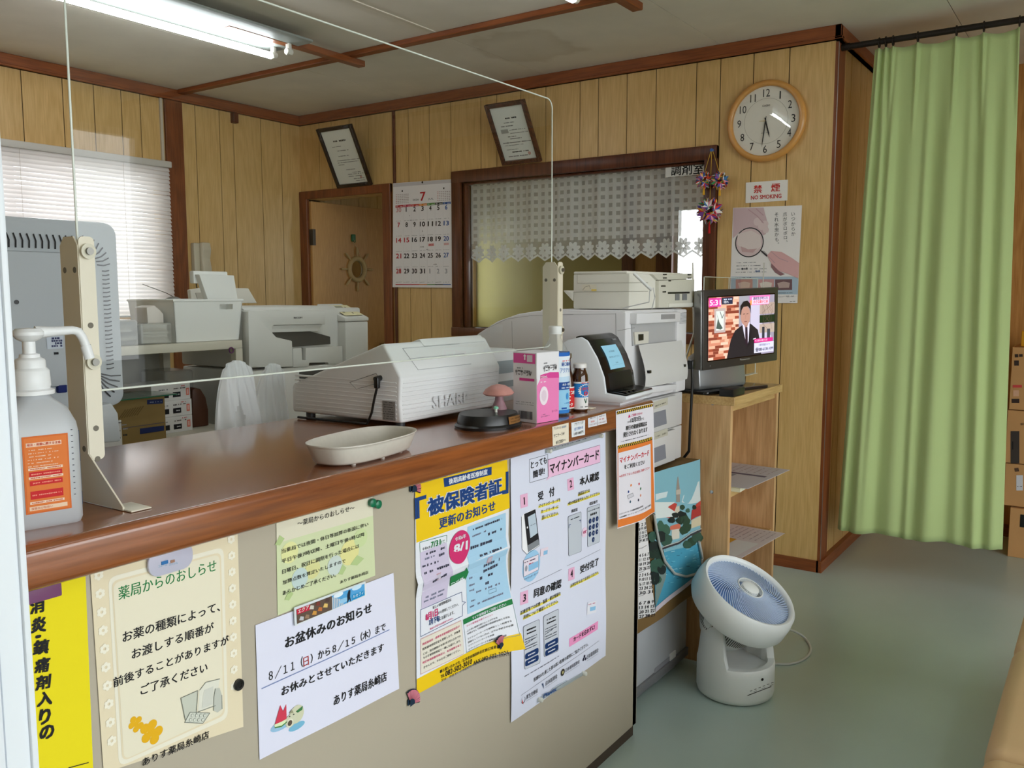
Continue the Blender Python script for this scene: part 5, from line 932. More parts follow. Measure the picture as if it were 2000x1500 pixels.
s.poly([zD(168, 742), zD(194, 712), zD(304, 664), zD(346, 1020), zD(220, 1108), zD(172, 1060)], ink(240, 240, 244), 2); s.line([zD(168, 742), zD(172, 1060), zD(220, 1108), zD(346, 1020)], .0008, K, 4); s.poly([zD(194, 716), zD(304, 668), zD(344, 1012), zD(232, 1086)], ink(32, 32, 36), 3); s.poly([zD(228, 744), zD(300, 706), zD(322, 900), zD(252, 950)], ink(186, 200, 214), 4); s.poly([zD(228, 1020), zD(328, 960), zD(344, 1012), zD(232, 1086)], ink(130, 134, 140), 4); s.disc(zD(222, 846), zD(228, 844), ink(236, 236, 236), 5, seg=12); s.dashes(zD(246, 832), zD(300, 806), ink(110, 120, 136), .002, 5, 2)
s.disc(zD(268, 1220), zD(268, 1372), ink(156, 200, 232), 2, seg=32)
s.poly([zD(188, 1168), zD(332, 1108), zD(334, 1258), zD(192, 1330)], ink(230, 220, 232), 4); s.line([zD(188, 1168), zD(332, 1108), zD(334, 1258), zD(192, 1330), zD(188, 1168)], .0007, ink(90, 80, 110), 5); s.poly([zD(236, 1212), zD(330, 1170), zD(330, 1232), zD(238, 1276)], ink(140, 190, 226), 5); s.dashes(zD(196, 1190), zD(300, 1150), ink(80, 50, 80), .003, 6, 4); s.dashes(zD(240, 1204), zD(280, 1188), ink(190, 60, 90), .003, 6, 5); s.disc(zD(214, 1246), zD(226, 1242), ink(150, 150, 160), 5, ry=.007); s.text('マイナンバーカード', zD(198, 1366), zD(336, 1298), ink(50, 70, 120), zD(198, 1344), .01, 5)
s.poly([zD(354, 1058), zD(430, 1034), zD(428, 1108), zD(352, 1134)], ink(230, 214, 226), 4); s.poly([zD(384, 1078), zD(424, 1064), zD(422, 1104), zD(382, 1118)], ink(140, 190, 226), 5)
s.text('本人確認', zD(742, 442), zD(930, 382), K, zD(742, 358), .03); hl('顔認証または', (724, 540), (836, 500), 36, zD); hl('4桁の暗証番号を入力してください。', (624, 632), (936, 524), 34, zD)
s.text('顔認証', zD(656, 704), zD(716, 684), K, zD(656, 674), .015); s.text('暗証番号', zD(834, 632), (980 + 912 * .2, 860 + 608 * .2), K, zD(834, 602), .015)
for P in ([(622, 740), (752, 690), (760, 1082), (634, 1130)], [(808, 656), (938, 614), (940, 990), (818, 1040)]): rr(s, [zD(*p) for p in P], .005, ink(90, 94, 106), 2); rr(s, [zD(P[0][0] + 3, P[0][1] + 3), zD(P[1][0] - 3, P[1][1] + 3), zD(P[2][0] - 3, P[2][1] - 3), zD(P[3][0] + 3, P[3][1] - 3)], .005, ink(192, 198, 208), 3)
s.dashes(zD(640, 774), zD(732, 738), ink(70, 74, 84), .003, 5, 2); s.dashes(zD(820, 690), zD(930, 652), ink(70, 74, 84), .003, 5, 3); s.line([zD(630, 850), zD(632, 822), zD(648, 816)], .0014, NAVY, 5); s.line([zD(730, 782), zD(744, 770), zD(744, 798)], .0014, NAVY, 5)
for i in range(4): s.disc(zD(846 + i * 17, 722 - i * 6), zD(852 + i * 17, 720 - i * 6), K, 5, seg=12)
for r in range(4):
    for c in range(3):
        if r == 3 and c != 1: continue
        x, y = 838 + c * 35, 785 + r * 64 - c * 12; s.disc(zD(x, y), zD(x, y + 25), ink(24, 48, 96), 5, seg=18); s.text('1234567890'[r * 3 + c if r < 3 else 9], zD(x - 3, y + 8), zD(x + 5, y + 6), WP2, zD(x - 3, y - 8), 0, 7)
s.disc(zD(784, 894), zD(784, 942), ink(232, 206, 224), 4); s.text('or', zD(770, 910), zD(802, 898), ink(190, 50, 110), zD(770, 882), .015, 6)
s.line([zD(166, 1450), zD(574, 1256)], .0007, ink(80, 80, 96)); s.line([zD(620, 1224), zD(948, 1064)], .0007, ink(80, 80, 96)); s.line([zE(166, 1184), zE(932, 652)], .0007, ink(80, 80, 96))
s.text('同意の確認', zE(296, 236), zE(566, 134), K, zE(296, 150), .03); hl('診療室等での診療・服薬・健診情報の', (166, 402), (560, 208), 40, zE); hl('利用について確認してください。', (194, 446), (536, 282), 40, zE)
for P in ([(190, 512), (352, 440), (352, 868), (196, 934)], [(386, 412), (544, 340), (536, 750), (388, 814)]):
    rr(s, [zE(*p) for p in P], .006, ink(110, 114, 124), 2); rr(s, [zE(P[0][0] + 4, P[0][1] + 4), zE(P[1][0] - 4, P[1][1] + 4), zE(P[2][0] - 4, P[2][1] - 4), zE(P[3][0] + 4, P[3][1] - 4)], .006, ink(196, 200, 210), 3); x, y = P[0]
    for i in range(2): s.dashes(zE(x + 34, y + 38 + i * 34), zE(x + 122, y + 2 + i * 34), K, .004, 5, i + x, .95)
    for i in range(5): s.dashes(zE(x + 14, y + 130 + i * 24), zE(x + 130 - 40 * (i % 3 == 2), y + 78 + i * 24), ink(90, 94, 104), .0026, 5, i * 3 + x, .9)
    for i in range(2): yy = y + 270 + i * 68; rr(s, [zE(x + 12, yy), zE(x + 144, yy - 68), zE(x + 144, yy - 10), zE(x + 12, yy + 56)], .006, ink(18, 50, 100), 4); s.dashes(zE(x + 40, yy + 12), zE(x + 110, yy - 22), WP2, .004, 6, i, 1)
s.dashes(zE(196, 1000), zE(540, 800), ink(110, 110, 124), .0028, 3, 9); s.text('医療DXを通じた質の高い医療の提供にご協力ください。', zE(288, 1052), zE(820, 700), K, zE(288, 1012), .012)
s.text('受付完了', zD(748, 1300), zD(930, 1212), K, zD(748, 1226), .03); hl('お呼びするまでお待ちください。', (656, 1436), (930, 1300), 36, zD)
s.poly([zE(818, 280), zE(906, 260), zE(900, 376), zE(806, 398)], ink(226, 226, 236), 4); s.poly([zE(840, 326), zE(896, 312), zE(892, 350), zE(838, 364)], ink(140, 190, 226), 5); s.dashes(zE(826, 300), zE(890, 282), ink(190, 70, 110), .003, 5, 4)
s.quad([zE(636, 632), zE(920, 458), zE(916, 540), zE(636, 712)], ink(236, 150, 196), 2); s.text('カードを忘れずに!', zE(676, 662), zE(884, 534), K, zE(676, 616), .02, 4)
for t_, a, b, h in (('厚生労働省', (216, 1226), (328, 1156), 44), ('日本医師会', (406, 1092), (524, 1016), 44), ('日本歯科医師会', (602, 960), (738, 870), 38), ('日本薬剤師会', (810, 834), (924, 762), 44)): s.text(t_, zE(*a), zE(*b), ink(60, 60, 70), zE(a[0], a[1] - h), .01); s.line([zE(a[0], a[1] + 16), zE(b[0], b[1] + 16)], .0006, ink(120, 120, 130))
s.disc(zE(188, 1230), zE(188, 1262), ink(40, 40, 60), 3); s.disc(zE(184, 1226), zE(184, 1254), WP2, 4); s.poly([zE(172, 1250), zE(178, 1220), zE(184, 1256), zE(188, 1272)], ink(200, 60, 60), 5); s.poly([zE(366, 1070), zE(382, 1064), zE(390, 1122)], ink(50, 70, 110), 3); s.disc(zE(576, 960), zE(576, 994), ink(60, 56, 50), 3); s.disc(zE(576, 960), zE(576, 975), ink(190, 180, 120), 4)
for x, y in ((786, 804), (776, 834), (796, 828)): s.disc(zE(x, y), zE(x, y + 15), ink(40, 40, 60), 3, seg=12)
s.build('instruction_poster', label='large white poster of four numbered steps with pink headings', cat='poster')
CLIP = sheer('clear_clip', (214, 222, 224), .55, .1, 1.45)
def clip(label, a, b, hgt, pr):
    P, Q = onY(*a, YF - .004), onY(*b, YF - .004); d = (Q - P).normalized(); up = Vector((-d.z, 0, d.x)) * hgt; t = thing('clip_bar', label, 'clip', tuple((P + Q) / 2), 'clear clip bars on the white poster'); q = MB(CLIP)
    for y0, y1, k in ((-.0046, -.0016, 1), (-.009, -.007, .6)):
        A = [P - up * k * .5, Q - up * k * .5, Q + up * k * .5, P + up * k * .5]; q.prism([(p.x, p.z) for p in A], 'y', YF + y0, YF + y1)
    q.build('clear_bar', t, smooth=0)
    for p in (P + d * .008, Q - d * .008): q = MB(mat('clear_pin', (206, 208, 200), .15)); q.lathe([(0, 0), (.0055, 0), (.0055, .012), (.004, .014), (0, .014)], (p.x, YF - .003, p.z), (0, -1, 0), seg=16); q.build('peg', t)
    s = sheetY(YF - .0092, base=.0002); s.text('Plavix', (a[0] + (b[0] - a[0]) * .15, a[1] + (b[1] - a[1]) * .15 + 4), (a[0] + (b[0] - a[0]) * .42, a[1] + (b[1] - a[1]) * .42 + 4), ink(30, 70, 130), .009, .03) if pr else s.dashes((a[0] + 10, a[1] - 3), (b[0] - 20, b[1] + 4), ink(60, 60, 60), .003, 1, 3, .4); s.build('clip_print', t)
clip('clear clip bar with blue lettering at the bottom of the white poster', zE(335, 1238), zE(800, 962), .014, True)
clip('clear clip bar at the top of the white poster, partly behind the price cards', (1064, 881), (1172, 850), .012, False)
# --- caution sheet hanging from the worktop edge
s = sheetY(YSLAB, base=.0006, bend=lambda u, v: .0006 + .004 * math.sin((u - 1.98) * 26) * max(0, (.95 - v) / .2)); s.quad([z7(705, 130), z7(1127, 38), z7(1168, 1275), z7(745, 1462)], ink(226, 222, 230), 0, 16); ORG = ink(226, 124, 52)
s.quad([z7(712, 138), z7(1120, 48), z7(1122, 78), z7(716, 172)], ink(30, 26, 22), 1); s.quad([z7(730, 524), z7(1116, 420), z7(1118, 456), z7(732, 558)], ink(30, 26, 22), 1)
for i in range(17):
    f = i / 17; x0 = 718 + 400 * f; dy = -92 * f; s.poly([z7(x0, 168 + dy), z7(x0 + 10, 166 + dy), z7(x0 + 22, 134 + dy), z7(x0 + 12, 136 + dy)], ink(220, 180, 60), 2); dy = -104 * f; x0 = 734 + 380 * f; s.poly([z7(x0, 554 + dy), z7(x0 + 10, 552 + dy), z7(x0 + 22, 518 + dy), z7(x0 + 12, 520 + dy)], ink(220, 180, 60), 2)
s.quad([z7(732, 558), z7(1118, 456), z7(1164, 1270), z7(746, 1450)], ORG, 1); s.quad([z7(738, 606), z7(1094, 500), z7(1114, 1228), z7(750, 1360)], ink(226, 222, 230), 2)
s.poly([z7(840, 208), z7(853, 168), z7(868, 200)], CRIM, 2); s.text('ご注意ください!', z7(876, 194), z7(994, 168), CRIM, z7(876, 166), .02); s.text('来年', z7(832, 272), z7(862, 264), K, z7(832, 248)); s.text('12月2日', z7(866, 264), z7(972, 238), K, z7(866, 212), .025); s.text('から', z7(978, 236), z7(1014, 228), K, z7(978, 206)); s.text('現行の健康保険証は', z7(814, 352), z7(1050, 294), K, z7(814, 300), .02); s.text('発行されなくなります', z7(788, 430), z7(1054, 362), K, z7(788, 374), .02); s.dashes(z7(770, 476), z7(1070, 396), ink(120, 116, 124), .0028, 3, 4)
RD2 = ink(206, 52, 60); s.text('マイナンバーカード', z7(752, 720), z7(1072, 628), RD2, z7(752, 655), .03, 4); s.text('をご利用ください', z7(800, 788), z7(1016, 726), K, z7(800, 738), .025, 4); s.text('※お持ちでない方は次回ご持参ください', z7(752, 884), z7(1080, 782), RD2, z7(752, 854), .012, 4)
for x, y, c in ((866, 966, (226, 124, 52)), (946, 950, (206, 52, 60)), (962, 1002, (60, 120, 80)), (842, 1040, (60, 80, 140)), (960, 1078, (226, 150, 120)), (858, 1152, (60, 90, 110)), (936, 1130, (60, 60, 80))): s.disc(z7(x, y), z7(x + 7, y), ink(*c), 4, seg=8)
s.poly([z7(830, 1084), z7(880, 1052), z7(890, 1086), z7(838, 1120)], ink(206, 204, 212), 4); s.line([z7(830, 1084), z7(880, 1052), z7(890, 1086), z7(838, 1120), z7(830, 1084)], .0007, ink(70, 70, 80), 5)
s.text('マイナンバーカードが健康保険証利用可能', z7(756, 1310), z7(988, 1206), K, z7(756, 1290), .01, 4); s.text('な医療機関（カードリーダー）でできます', z7(760, 1344), z7(1000, 1236), K, z7(760, 1326), .01, 4); s.text('ありす薬局', z7(1014, 1232), z7(1104, 1200), K, z7(1014, 1210), .01, 4)
s.build('caution_sheet', label='white and orange caution sheet hanging from the right end of the counter edge', cat='poster')
# ================================================================= desk behind the counter, monitor, bags
t = thing('work_desk', 'low pale work desk behind the counter under the monitor', 'desk', (1.0, 1.95, 0)); PALE = mat('pale_grey_steel', (196, 190, 176), .45)
q = MB(PALE); q.box(-.3, 1.72, 1.6, 2.3, .69, .72, bev=.003); q.build('desk_top', t)
for x in (-.27, 1.66):
    for y in (1.63, 2.23): q = MB(PALE); q.box(x, x + .04, y, y + .04, 0, .69); q.build('leg', t, smooth=0)
MY = 2.0; t = thing('monitor', 'large grey computer monitor seen from behind at the left', 'monitor', (.95, MY, .72)); MG = mat('monitor_grey', (176, 181, 186), .45)
q = MB(MG); x0, x1, z0, z1 = .70, 1.206, .965, 1.408
q.prism(rrect(x0, x1, z0, z1, .03), 'y', MY, MY + .05, bev=.008); q.prism(rrect(x0 + .03, x1 - .075, z0 + .06, z1 - .075, .05), 'y', MY - .012, MY + .01, bev=.008); q.build('rear_casing', t)
q = MB(mat('vent_dark', (34, 34, 38), .7))
def slit(cx, cz, ang, L=.032):
    d = Vector((math.sin(ang), 0, math.cos(ang))) * L / 2; c = Vector((cx, MY - .0035, cz)); n_ = Vector((d.z, 0, -d.x)).normalized(); b_ = n_ * .005 * (1 if L > .02 else .35)
    q.tube([c - d, c + b_ * .6, c + d], .0016, seg=6)
for i in range(24): slit(x0 + .06 + i * .0145, z1 - .052, -.12)
cx, cz = x1 - .095, z1 - .105
for i in range(8): a = i * math.pi / 16 + .1; slit(cx + .055 * math.sin(a), cz + .055 * math.cos(a), a)
for i in range(24): slit(x1 - .036, z1 - .115 - i * .0102, math.pi / 2 - .1, .017)
for i in range(5): a = math.pi / 2 + .15 + i * .2; slit(x1 - .08 + .045 * math.sin(a), z0 + .085 + .05 * math.cos(a), a, .05)
q.build('vent_slots', t)
for (px, py) in ((32, 590), (33, 718)): p = onY(px, py, MY - .012); q = MB(DGREY); q.cyl((p.x, MY - .014, p.z), (p.x, MY - .011, p.z), .005); q.build('screw', t)
s = sheetY(MY - .012, base=.001); s.quad([(90, 656), (123, 654), (123, 680), (92, 682)], ink(196, 204, 216), 0)
for i in range(4): s.dashes((100, 661 + i * 5), (121, 660 + i * 5), ink(60, 64, 100), .006, 2, i, .9)
s.rect((105, 688), (114, 692), ink(30, 30, 34), 1); s.build('rear_label', t)
q = MB(MG); q.box(.93, 1.0, MY + .0, MY + .07, .74, 1.1, bev=.01); q.prism([(MY - .1, .72), (MY - .1, .735), (MY, .76), (MY + .13, .76), (MY + .13, .72)], 'x', .82, 1.12, bev=.006); q.build('stand', t)
q = MB(mat('arm_grey', (186, 190, 192), .4)); P = [onY(*p, MY - .02) for p in ((150, 795), (205, 785), (218, 805), (224, 860), (150, 866))]; q.prism([(p.x, p.z) for p in P], 'y', MY - .05, MY - .005, bev=.006); q.build('hinge_cover', t)
q = MB(ink(24, 36, 96)); a, b = onY(108, 734, MY), onY(128, 766, MY); q.box(a.x, b.x, MY - .01, MY + .04, b.z, a.z, bev=.003); q.build('blue_connector', t)
BAG = sheer('bag_film', (250, 252, 254), .02, .3, 1.3, .4)
def bag(label, x0, x1, y, zb, zt, hole, seed, lean):
    """T-shirt bag: a body that narrows into one upright handle loop"""
    R = random.Random(seed); q = MB(BAG); cx = (x0 + x1) / 2; W2 = (x1 - x0) / 2
    def prof(v): return W2 * (1.0 - .12 * v) if v < .45 else W2 * (.946 - .42 * ((v - .45) / .55) ** 1.7)
    def fn(side):
        def f(u, v):
            w = prof(v); x = cx + lean * v * v + (u * 2 - 1) * w; th = .045 * (1 - v) ** .6 * (1 - (u * 2 - 1) ** 4) * (1 - .5 * v); fold = .006 * math.sin(u * 11 + seed + v * 1.5) * math.sin(v * 3.1 + .4) + .004 * math.sin(u * 27 + v * 9)
            z = zb + (zt - zb) * v; z -= .02 * (u * 2 - 1) ** 2 * v ** 3; return (x, y + side * (th + .004) + fold * .9, z)
        return f
    nu, nv = 26, 30
    for sd in (-1, 1):
        f = fn(sd); V = [[q.v(f(i / nu, j / nv)) for j in range(nv + 1)] for i in range(nu + 1)]
        for i in range(nu):
            for j in range(nv):
                u, v = (i + .5) / nu, (j + .5) / nv
                if hole and abs(u - hole[0]) / hole[2] + abs(v - hole[1]) / hole[3] < 1: continue
                q.bm.faces.new((V[i][j], V[i + 1][j], V[i + 1][j + 1], V[i][j + 1]))
    return q.build('plastic_bag', label=label, cat='bag', group='white carrier bags behind the counter', smooth=180, recalc=False)
a, b = onY(418, 840, 1.72), onY(505, 840, 1.72); bag('white plastic carrier bag behind the counter with a gap below its handle', a.x, b.x + .012, 1.72, .7225, onY(470, 703, 1.72).z, (.42, .62, .15, .15), 1, .0)
a, b = onY(500, 840, 1.76), onY(580, 830, 1.76); bag('white plastic carrier bag behind the counter, beside the cash register', a.x + .012, b.x, 1.8, .7225, onY(553, 708, 1.8).z, None, 5, .02)
# ================================================================= steel rack and what stands on it
RY = 2.45
def R2(px, py, d=0): return onY(px, py, RY + d)
t = thing('steel_rack', 'beige steel rack with two levels behind the counter', 'shelf', (1.5, RY + .22, 0)); RK = mat('rack_beige', (206, 200, 184), .45); zt_, xr = R2(475, 664).z, R2(474.5, 690).x; zs = R2(425, 843).z; xl_ = .95
q = MB(RK); q.box(xl_, xr, RY, RY + .45, zt_ - .028, zt_, bev=.003); q.build('top_shelf', t)
q = MB(RK); q.box(xl_, xr - .012, RY + .003, RY + .45, zs - .022, zs, bev=.002); q.build('lower_shelf', t)
q = MB(mat('rack_back', (150, 146, 134), .6)); q.box(xl_, xr - .005, RY + .447, RY + .45, .3, zt_ - .03); q.build('back_panel', t, smooth=0)
for x in (xl_, xr - .028):
    for y in (RY + .002, RY + .42): q = MB(RK); q.box(x, x + .028, y, y + .026, 0, zt_ - .028); q.build('upright', t, smooth=0)
q = MB(ink(90, 40, 90)); c0 = R2(451, 684, -.004); q.tube([(c0.x + .008 * math.cos(i * math.pi / 6), c0.y - .002, c0.z + .009 * math.sin(i * math.pi / 6)) for i in range(12)], .0025, closed=True); tag(q.build('ring_tag'), 'small purple ring hanging on the upright of the beige rack', 'ring')
# white basket
a, b, c_, d_ = R2(345, 585, .02), R2(474, 586, .02), R2(366, 663, .02), R2(470, 662, .02); t = thing('white_basket', 'white plastic basket with a handle hole on top of the beige rack', 'basket', ((a.x + b.x) / 2, RY + .12, zt_))
BW = mat('basket_white', (230, 230, 226), .4); q = MB(BW); xl2, xr2, zb2, zt2 = c_.x - .035, d_.x, zt_ + .001, b.z; XBL = xl2 if False else c_.x - .035; y0 = RY + .03; y1 = RY + .26; e = .012; w = .003
def wall(p0, p1, p2, p3, nrm):
    n_ = Vector(nrm) * w; P = [Vector(p) for p in (p0, p1, p2, p3)]; B = [p + n_ for p in P]; q.face(P); q.face(B[::-1])
    for i in range(4): q.face([P[i], B[i], B[(i + 1) % 4], P[(i + 1) % 4]])
hx0, hx1, hz0, hz1 = R2(425, 600, .03).x, R2(451, 600, .03).x, R2(430, 604, .03).z, R2(430, 594, .03).z
def fx(x, z): return x
def yy(z): return y0 - e * (z - zb2) / (zt2 - zb2)
for (xa, xb, za, zc) in ((xl2, hx0, zb2, zt2), (hx1, xr2, zb2, zt2), (hx0, hx1, zb2, hz0), (hx0, hx1, hz1, zt2)):
    def ex(x, z): return x + (e * (z - zb2) / (zt2 - zb2)) * (1 if x == xr2 else (-1 if x == xl2 else 0))
    wall((ex(xa, za), yy(za), za), (ex(xb, za), yy(za), za), (ex(xb, zc), yy(zc), zc), (ex(xa, zc), yy(zc), zc), (0, 1, 0))
wall((xl2, y0, zb2), (xl2, y1, zb2), (xl2 - e, y1 + e, zt2), (xl2 - e, y0 - e, zt2), (1, 0, 0)); wall((xr2, y0, zb2), (xr2, y1, zb2), (xr2 + e, y1 + e, zt2), (xr2 + e, y0 - e, zt2), (-1, 0, 0)); wall((xl2, y1, zb2), (xr2, y1, zb2), (xr2 + e, y1 + e, zt2), (xl2 - e, y1 + e, zt2), (0, -1, 0)); q.box(xl2, xr2, y0, y1, zb2, zb2 + .003)
q.build('basket_body', t, smooth=0)
q = MB(BW); q.tube([(xl2 - e, y0 - e, zt2), (xr2 + e, y0 - e, zt2), (xr2 + e, y1 + e, zt2), (xl2 - e, y1 + e, zt2)], .004, closed=True); q.build('rim', t)
q = MB(mat('file_white', (226, 226, 222), .5)); P = [R2(382, 536, .12), R2(450, 538, .12), R2(458, 588, .12), R2(458, 640, .12), R2(402, 640, .12), R2(400, 588, .12)]; q.prism([(p.x, p.z) for p in P], 'y', RY + .10, RY + .125, bev=.002); q.box(P[0].x - .004, P[1].x - .006, RY + .126, RY + .15, P[0].z - .03, P[0].z + .012, bev=.004); tag(q.build('file_box'), 'white file box leaning inside the white basket', 'file box')
q = MB(OFFWHITE); P = [R2(370, 566, .43), R2(395, 562, .43), R2(484, 563, .43), R2(501, 592, .43), R2(440, 592, .43), R2(440, 655, .43), R2(380, 655, .43)]; q.prism([(p.x, p.z) for p in P], 'y', RY + .425, RY + .446, bev=.003); o_ = q.build('paper_support', label='pale paper support panel standing behind the white basket', cat='panel')
q = MB(mat('recess_grey', (176, 170, 160), .6)); P = [R2(382, 572, .423), R2(398, 571, .423), R2(404, 590, .423), R2(388, 592, .423)]; q.prism([(p.x, p.z) for p in P], 'y', RY + .4225, RY + .4255); q.build('recess', o_, smooth=0)
q = MB(mat('lamp_grey', (120, 118, 116), .35), SILV); p = R2(358, 588, .3); q.lathe([(0, 0), (.045, 0), (.04, .012), (.02, .024), (.008, .028), (0, .028)], (p.x, RY + .36, p.z - .012), seg=28); q.tube([(p.x, RY + .36, p.z + .016), (p.x - .03, RY + .36, p.z + .03), (p.x - .1, RY + .39, p.z + .06)], .0016, SILV); q.cyl((p.x, RY + .36, p.z - .05), (p.x, RY + .36, p.z - .01), .006); q.cyl((p.x, RY + .36, zt_ + .0005), (p.x, RY + .36, zt_ + .01), .04); q.cyl((p.x, RY + .36, zt_), (p.x, RY + .36, p.z - .045), .006); tag(q.build('desk_lamp'), 'small grey lamp with a thin arm behind the white basket', 'lamp')
CB = sheer('clear_box', (214, 214, 208), .45, .15, 1.35)
def clearbox(label, x0, x1, y0, y1, z0, z1, fill, seed):
    t = thing('clear_box', label, 'box', ((x0 + x1) / 2, (y0 + y1) / 2, z0), 'clear plastic boxes on the rack'); q = MB(CB); q.box(x0, x1, y0, y1, z0 + .0005, z1, bev=.006); q.bm.faces.ensure_lookup_table(); q.build('box_shell', t, smooth=0); R = random.Random(seed); q = MB(*[ink(*c) for c in fill]); z = z0 + .004; i = 0
    while z < z1 - .012: h = R.uniform(.004, .012); q.box(x0 + .008 + R.random() * .006, x1 - .008 - R.random() * .01, y0 + .008, y1 - .01, z, z + h, q.mats[i % len(fill)]); z += h + .0008; i += 1
    q.build('contents', t, smooth=0)
a, b = R2(222, 626, .02), R2(271, 668, .02); clearbox('small clear plastic box with dark things on the rack beside the monitor', a.x - .02, b.x, RY + .02, RY + .2, zt_, a.z, ((150, 152, 150), (96, 98, 100), (206, 206, 200)), 1)
a, b = R2(274, 632, .02), R2(364, 666, .02); clearbox('clear plastic box of papers next to the white basket on the rack', a.x, XBL - .018, RY + .02, RY + .22, zt_, a.z, ((226, 224, 218), (214, 206, 196), (232, 230, 226)), 2)
q = MB(mat('bag_paper', (222, 214, 206), .6)); P = [R2(275, 634, .1), R2(272, 600, .1), R2(288, 596, .1), R2(300, 606, .1), R2(328, 612, .1), R2(330, 634, .1)]; q.prism([(min(p.x, XBL - .02), p.z) for p in P], 'y', RY + .06, RY + .13, bev=.004); tag(q.build('paper_bundle'), 'pale bundle of paper bags lying on the clear box', 'paper bundle')
# lower level
t = thing('brown_carton', 'brown cardboard carton with a dark blue band on the lower rack level', 'box', (1.3, RY + .1, zs)); KR = mat('kraft_board', (142, 116, 66), .7, var=.06); a, b = R2(215, 774, .01), R2(325, 850, .01); q = MB(KR); q.box(a.x - .06, b.x, RY + .0102, RY + .2, zs + .0006, R2(320, 772, .01).z, bev=.002); q.build('carton', t)
s = sheetY(RY + .01, base=.0008); NB = ink(34, 46, 92); s.quad([(287, 781), (318, 779), (318, 788), (287, 790)], NB, 0); s.dashes((290, 786), (315, 784), ink(120, 130, 160), .005, 2, 1); s.quad([(273, 837), (320, 831), (320, 841), (273, 848)], NB, 0)
s.line([(228, 838), (320, 825)], .002, ink(100, 90, 100), 0)
for i in range(8): s.line([(245 + i * 5, 800 - i), (232 + i * 5, 818 - i)], .003, ink(120, 96, 54), 0)
s.build('print', t)
q = MB(sheer('green_glass', (190, 214, 200), .4, .05, 1.5), ink(30, 100, 70)); zc = R2(320, 771, .01).z + .001; a, b = R2(222, 780, -.02), R2(336, 769, -.0); q.box(a.x - .03, b.x, RY - .03, RY + .14, zc, zc + .003); q.box(a.x - .03, b.x, RY - .0315, RY - .03, zc, zc + .003, q.mats[1]); tag(q.build('glass_plate', smooth=0), 'pane of clear sheet with a green edge lying on the brown carton', 'sheet')
WB = ink(226, 224, 222); h3 = (R2(340, 751, .1).z - zs) / 3
for i in range(3):
    y0 = RY + .1; a, b = onY(297 if i == 2 else 296, 800, y0), onY(375, 800, y0); z = zs + i * (h3 + .0003); t = thing('medicine_box', ['white medicine box, bottom one of the stack on the lower rack level', 'white medicine box, middle one of the stack on the lower rack level', 'white medicine box, topmost of the stack on the lower rack level'][i], 'box', ((a.x + b.x) / 2, y0 + .08, z), 'white medicine boxes in a stack')
    q = MB(WB); q.box(a.x, b.x - .004 * (i == 2), y0, y0 + .16, z + .0003, z + h3, bev=.001, seg=1); q.build('box', t, smooth=0); s = Sheet((a.x, y0, z), (1, 0, 0), (0, 0, 1), uv=True, base=.0006); W_ = b.x - a.x; s.rect((W_ * .24, h3 * .52), (W_ * .42, h3 * .2), ink(24, 24, 28)); s.rect((W_ * .52, h3 * .52), (W_ * .72, h3 * .2), ink(30, 28, 32)); s.dashes((W_ * .55, h3 * .36), (W_ * .69, h3 * .36), ink(200, 200, 200), .005, 3, 2); s.rect((W_ * .86, h3 * .7), (W_ * .94, h3 * .25), ink(226, 120, 100)); s.rect((W_ * .88, h3 * .62), (W_ * .92, h3 * .33), ink(230, 190, 180), 2); s.dashes((W_ * .5, h3 * .72), (W_ * .84, h3 * .74), ink(90, 80, 80), .005, 2, i); s.dashes((W_ * .7, h3 * .86), (W_ * .86, h3 * .87), ink(200, 90, 90), .004, 2, i); s.dashes((W_ * .12, h3 * .7), (W_ * .4, h3 * .72), ink(140, 140, 144), .006, 2, i); s.build('print', t)
a, b = R2(222, 824, -.03), R2(250, 866, -.03); t = thing('small_carton', 'small white printed carton in front of the brown carton', 'box', (a.x, RY - .02, zs)); q = MB(WB); q.box(a.x - .06, b.x, RY + .0005, RY + .009, zs + .0006, R2(240, 820, 0).z); q.build('box', t, smooth=0); s = sheetY(RY, base=.0006)
for i, (x, y, c) in enumerate(((228, 826, 90), (238, 830, 150), (226, 842, 140), (240, 838, 170), (226, 856, 40), (240, 850, 50))): s.dashes((x, y), (x + 9, y - 1), ink(c, c, c), .006, 2, i, .9)
s.build('print', t)
q = MB(mat('dark_wood_arch', (84, 48, 30), .45)); y0 = RY + .14; P = [onY(*p, y0) for p in ((376, 836), (376, 762), (382, 757), (392, 760), (402, 776), (407, 800), (408, 838))]; q.prism([(p.x, max(p.z, zs + .0008)) for p in P], 'y', y0, y0 + .08, bev=.003); tag(q.build('wooden_case'), 'dark brown rounded case beside the white medicine boxes', 'case')
q = MB(CB); y0 = RY + .25; a, b = onY(322, 726, y0), onY(440, 835, y0); q.box(a.x, min(b.x, 1.895), y0, y0 + .15, zs + .0008, a.z, bev=.008); tag(q.build('storage_case', smooth=0), 'large clear plastic storage case at the back of the lower rack level', 'storage case')
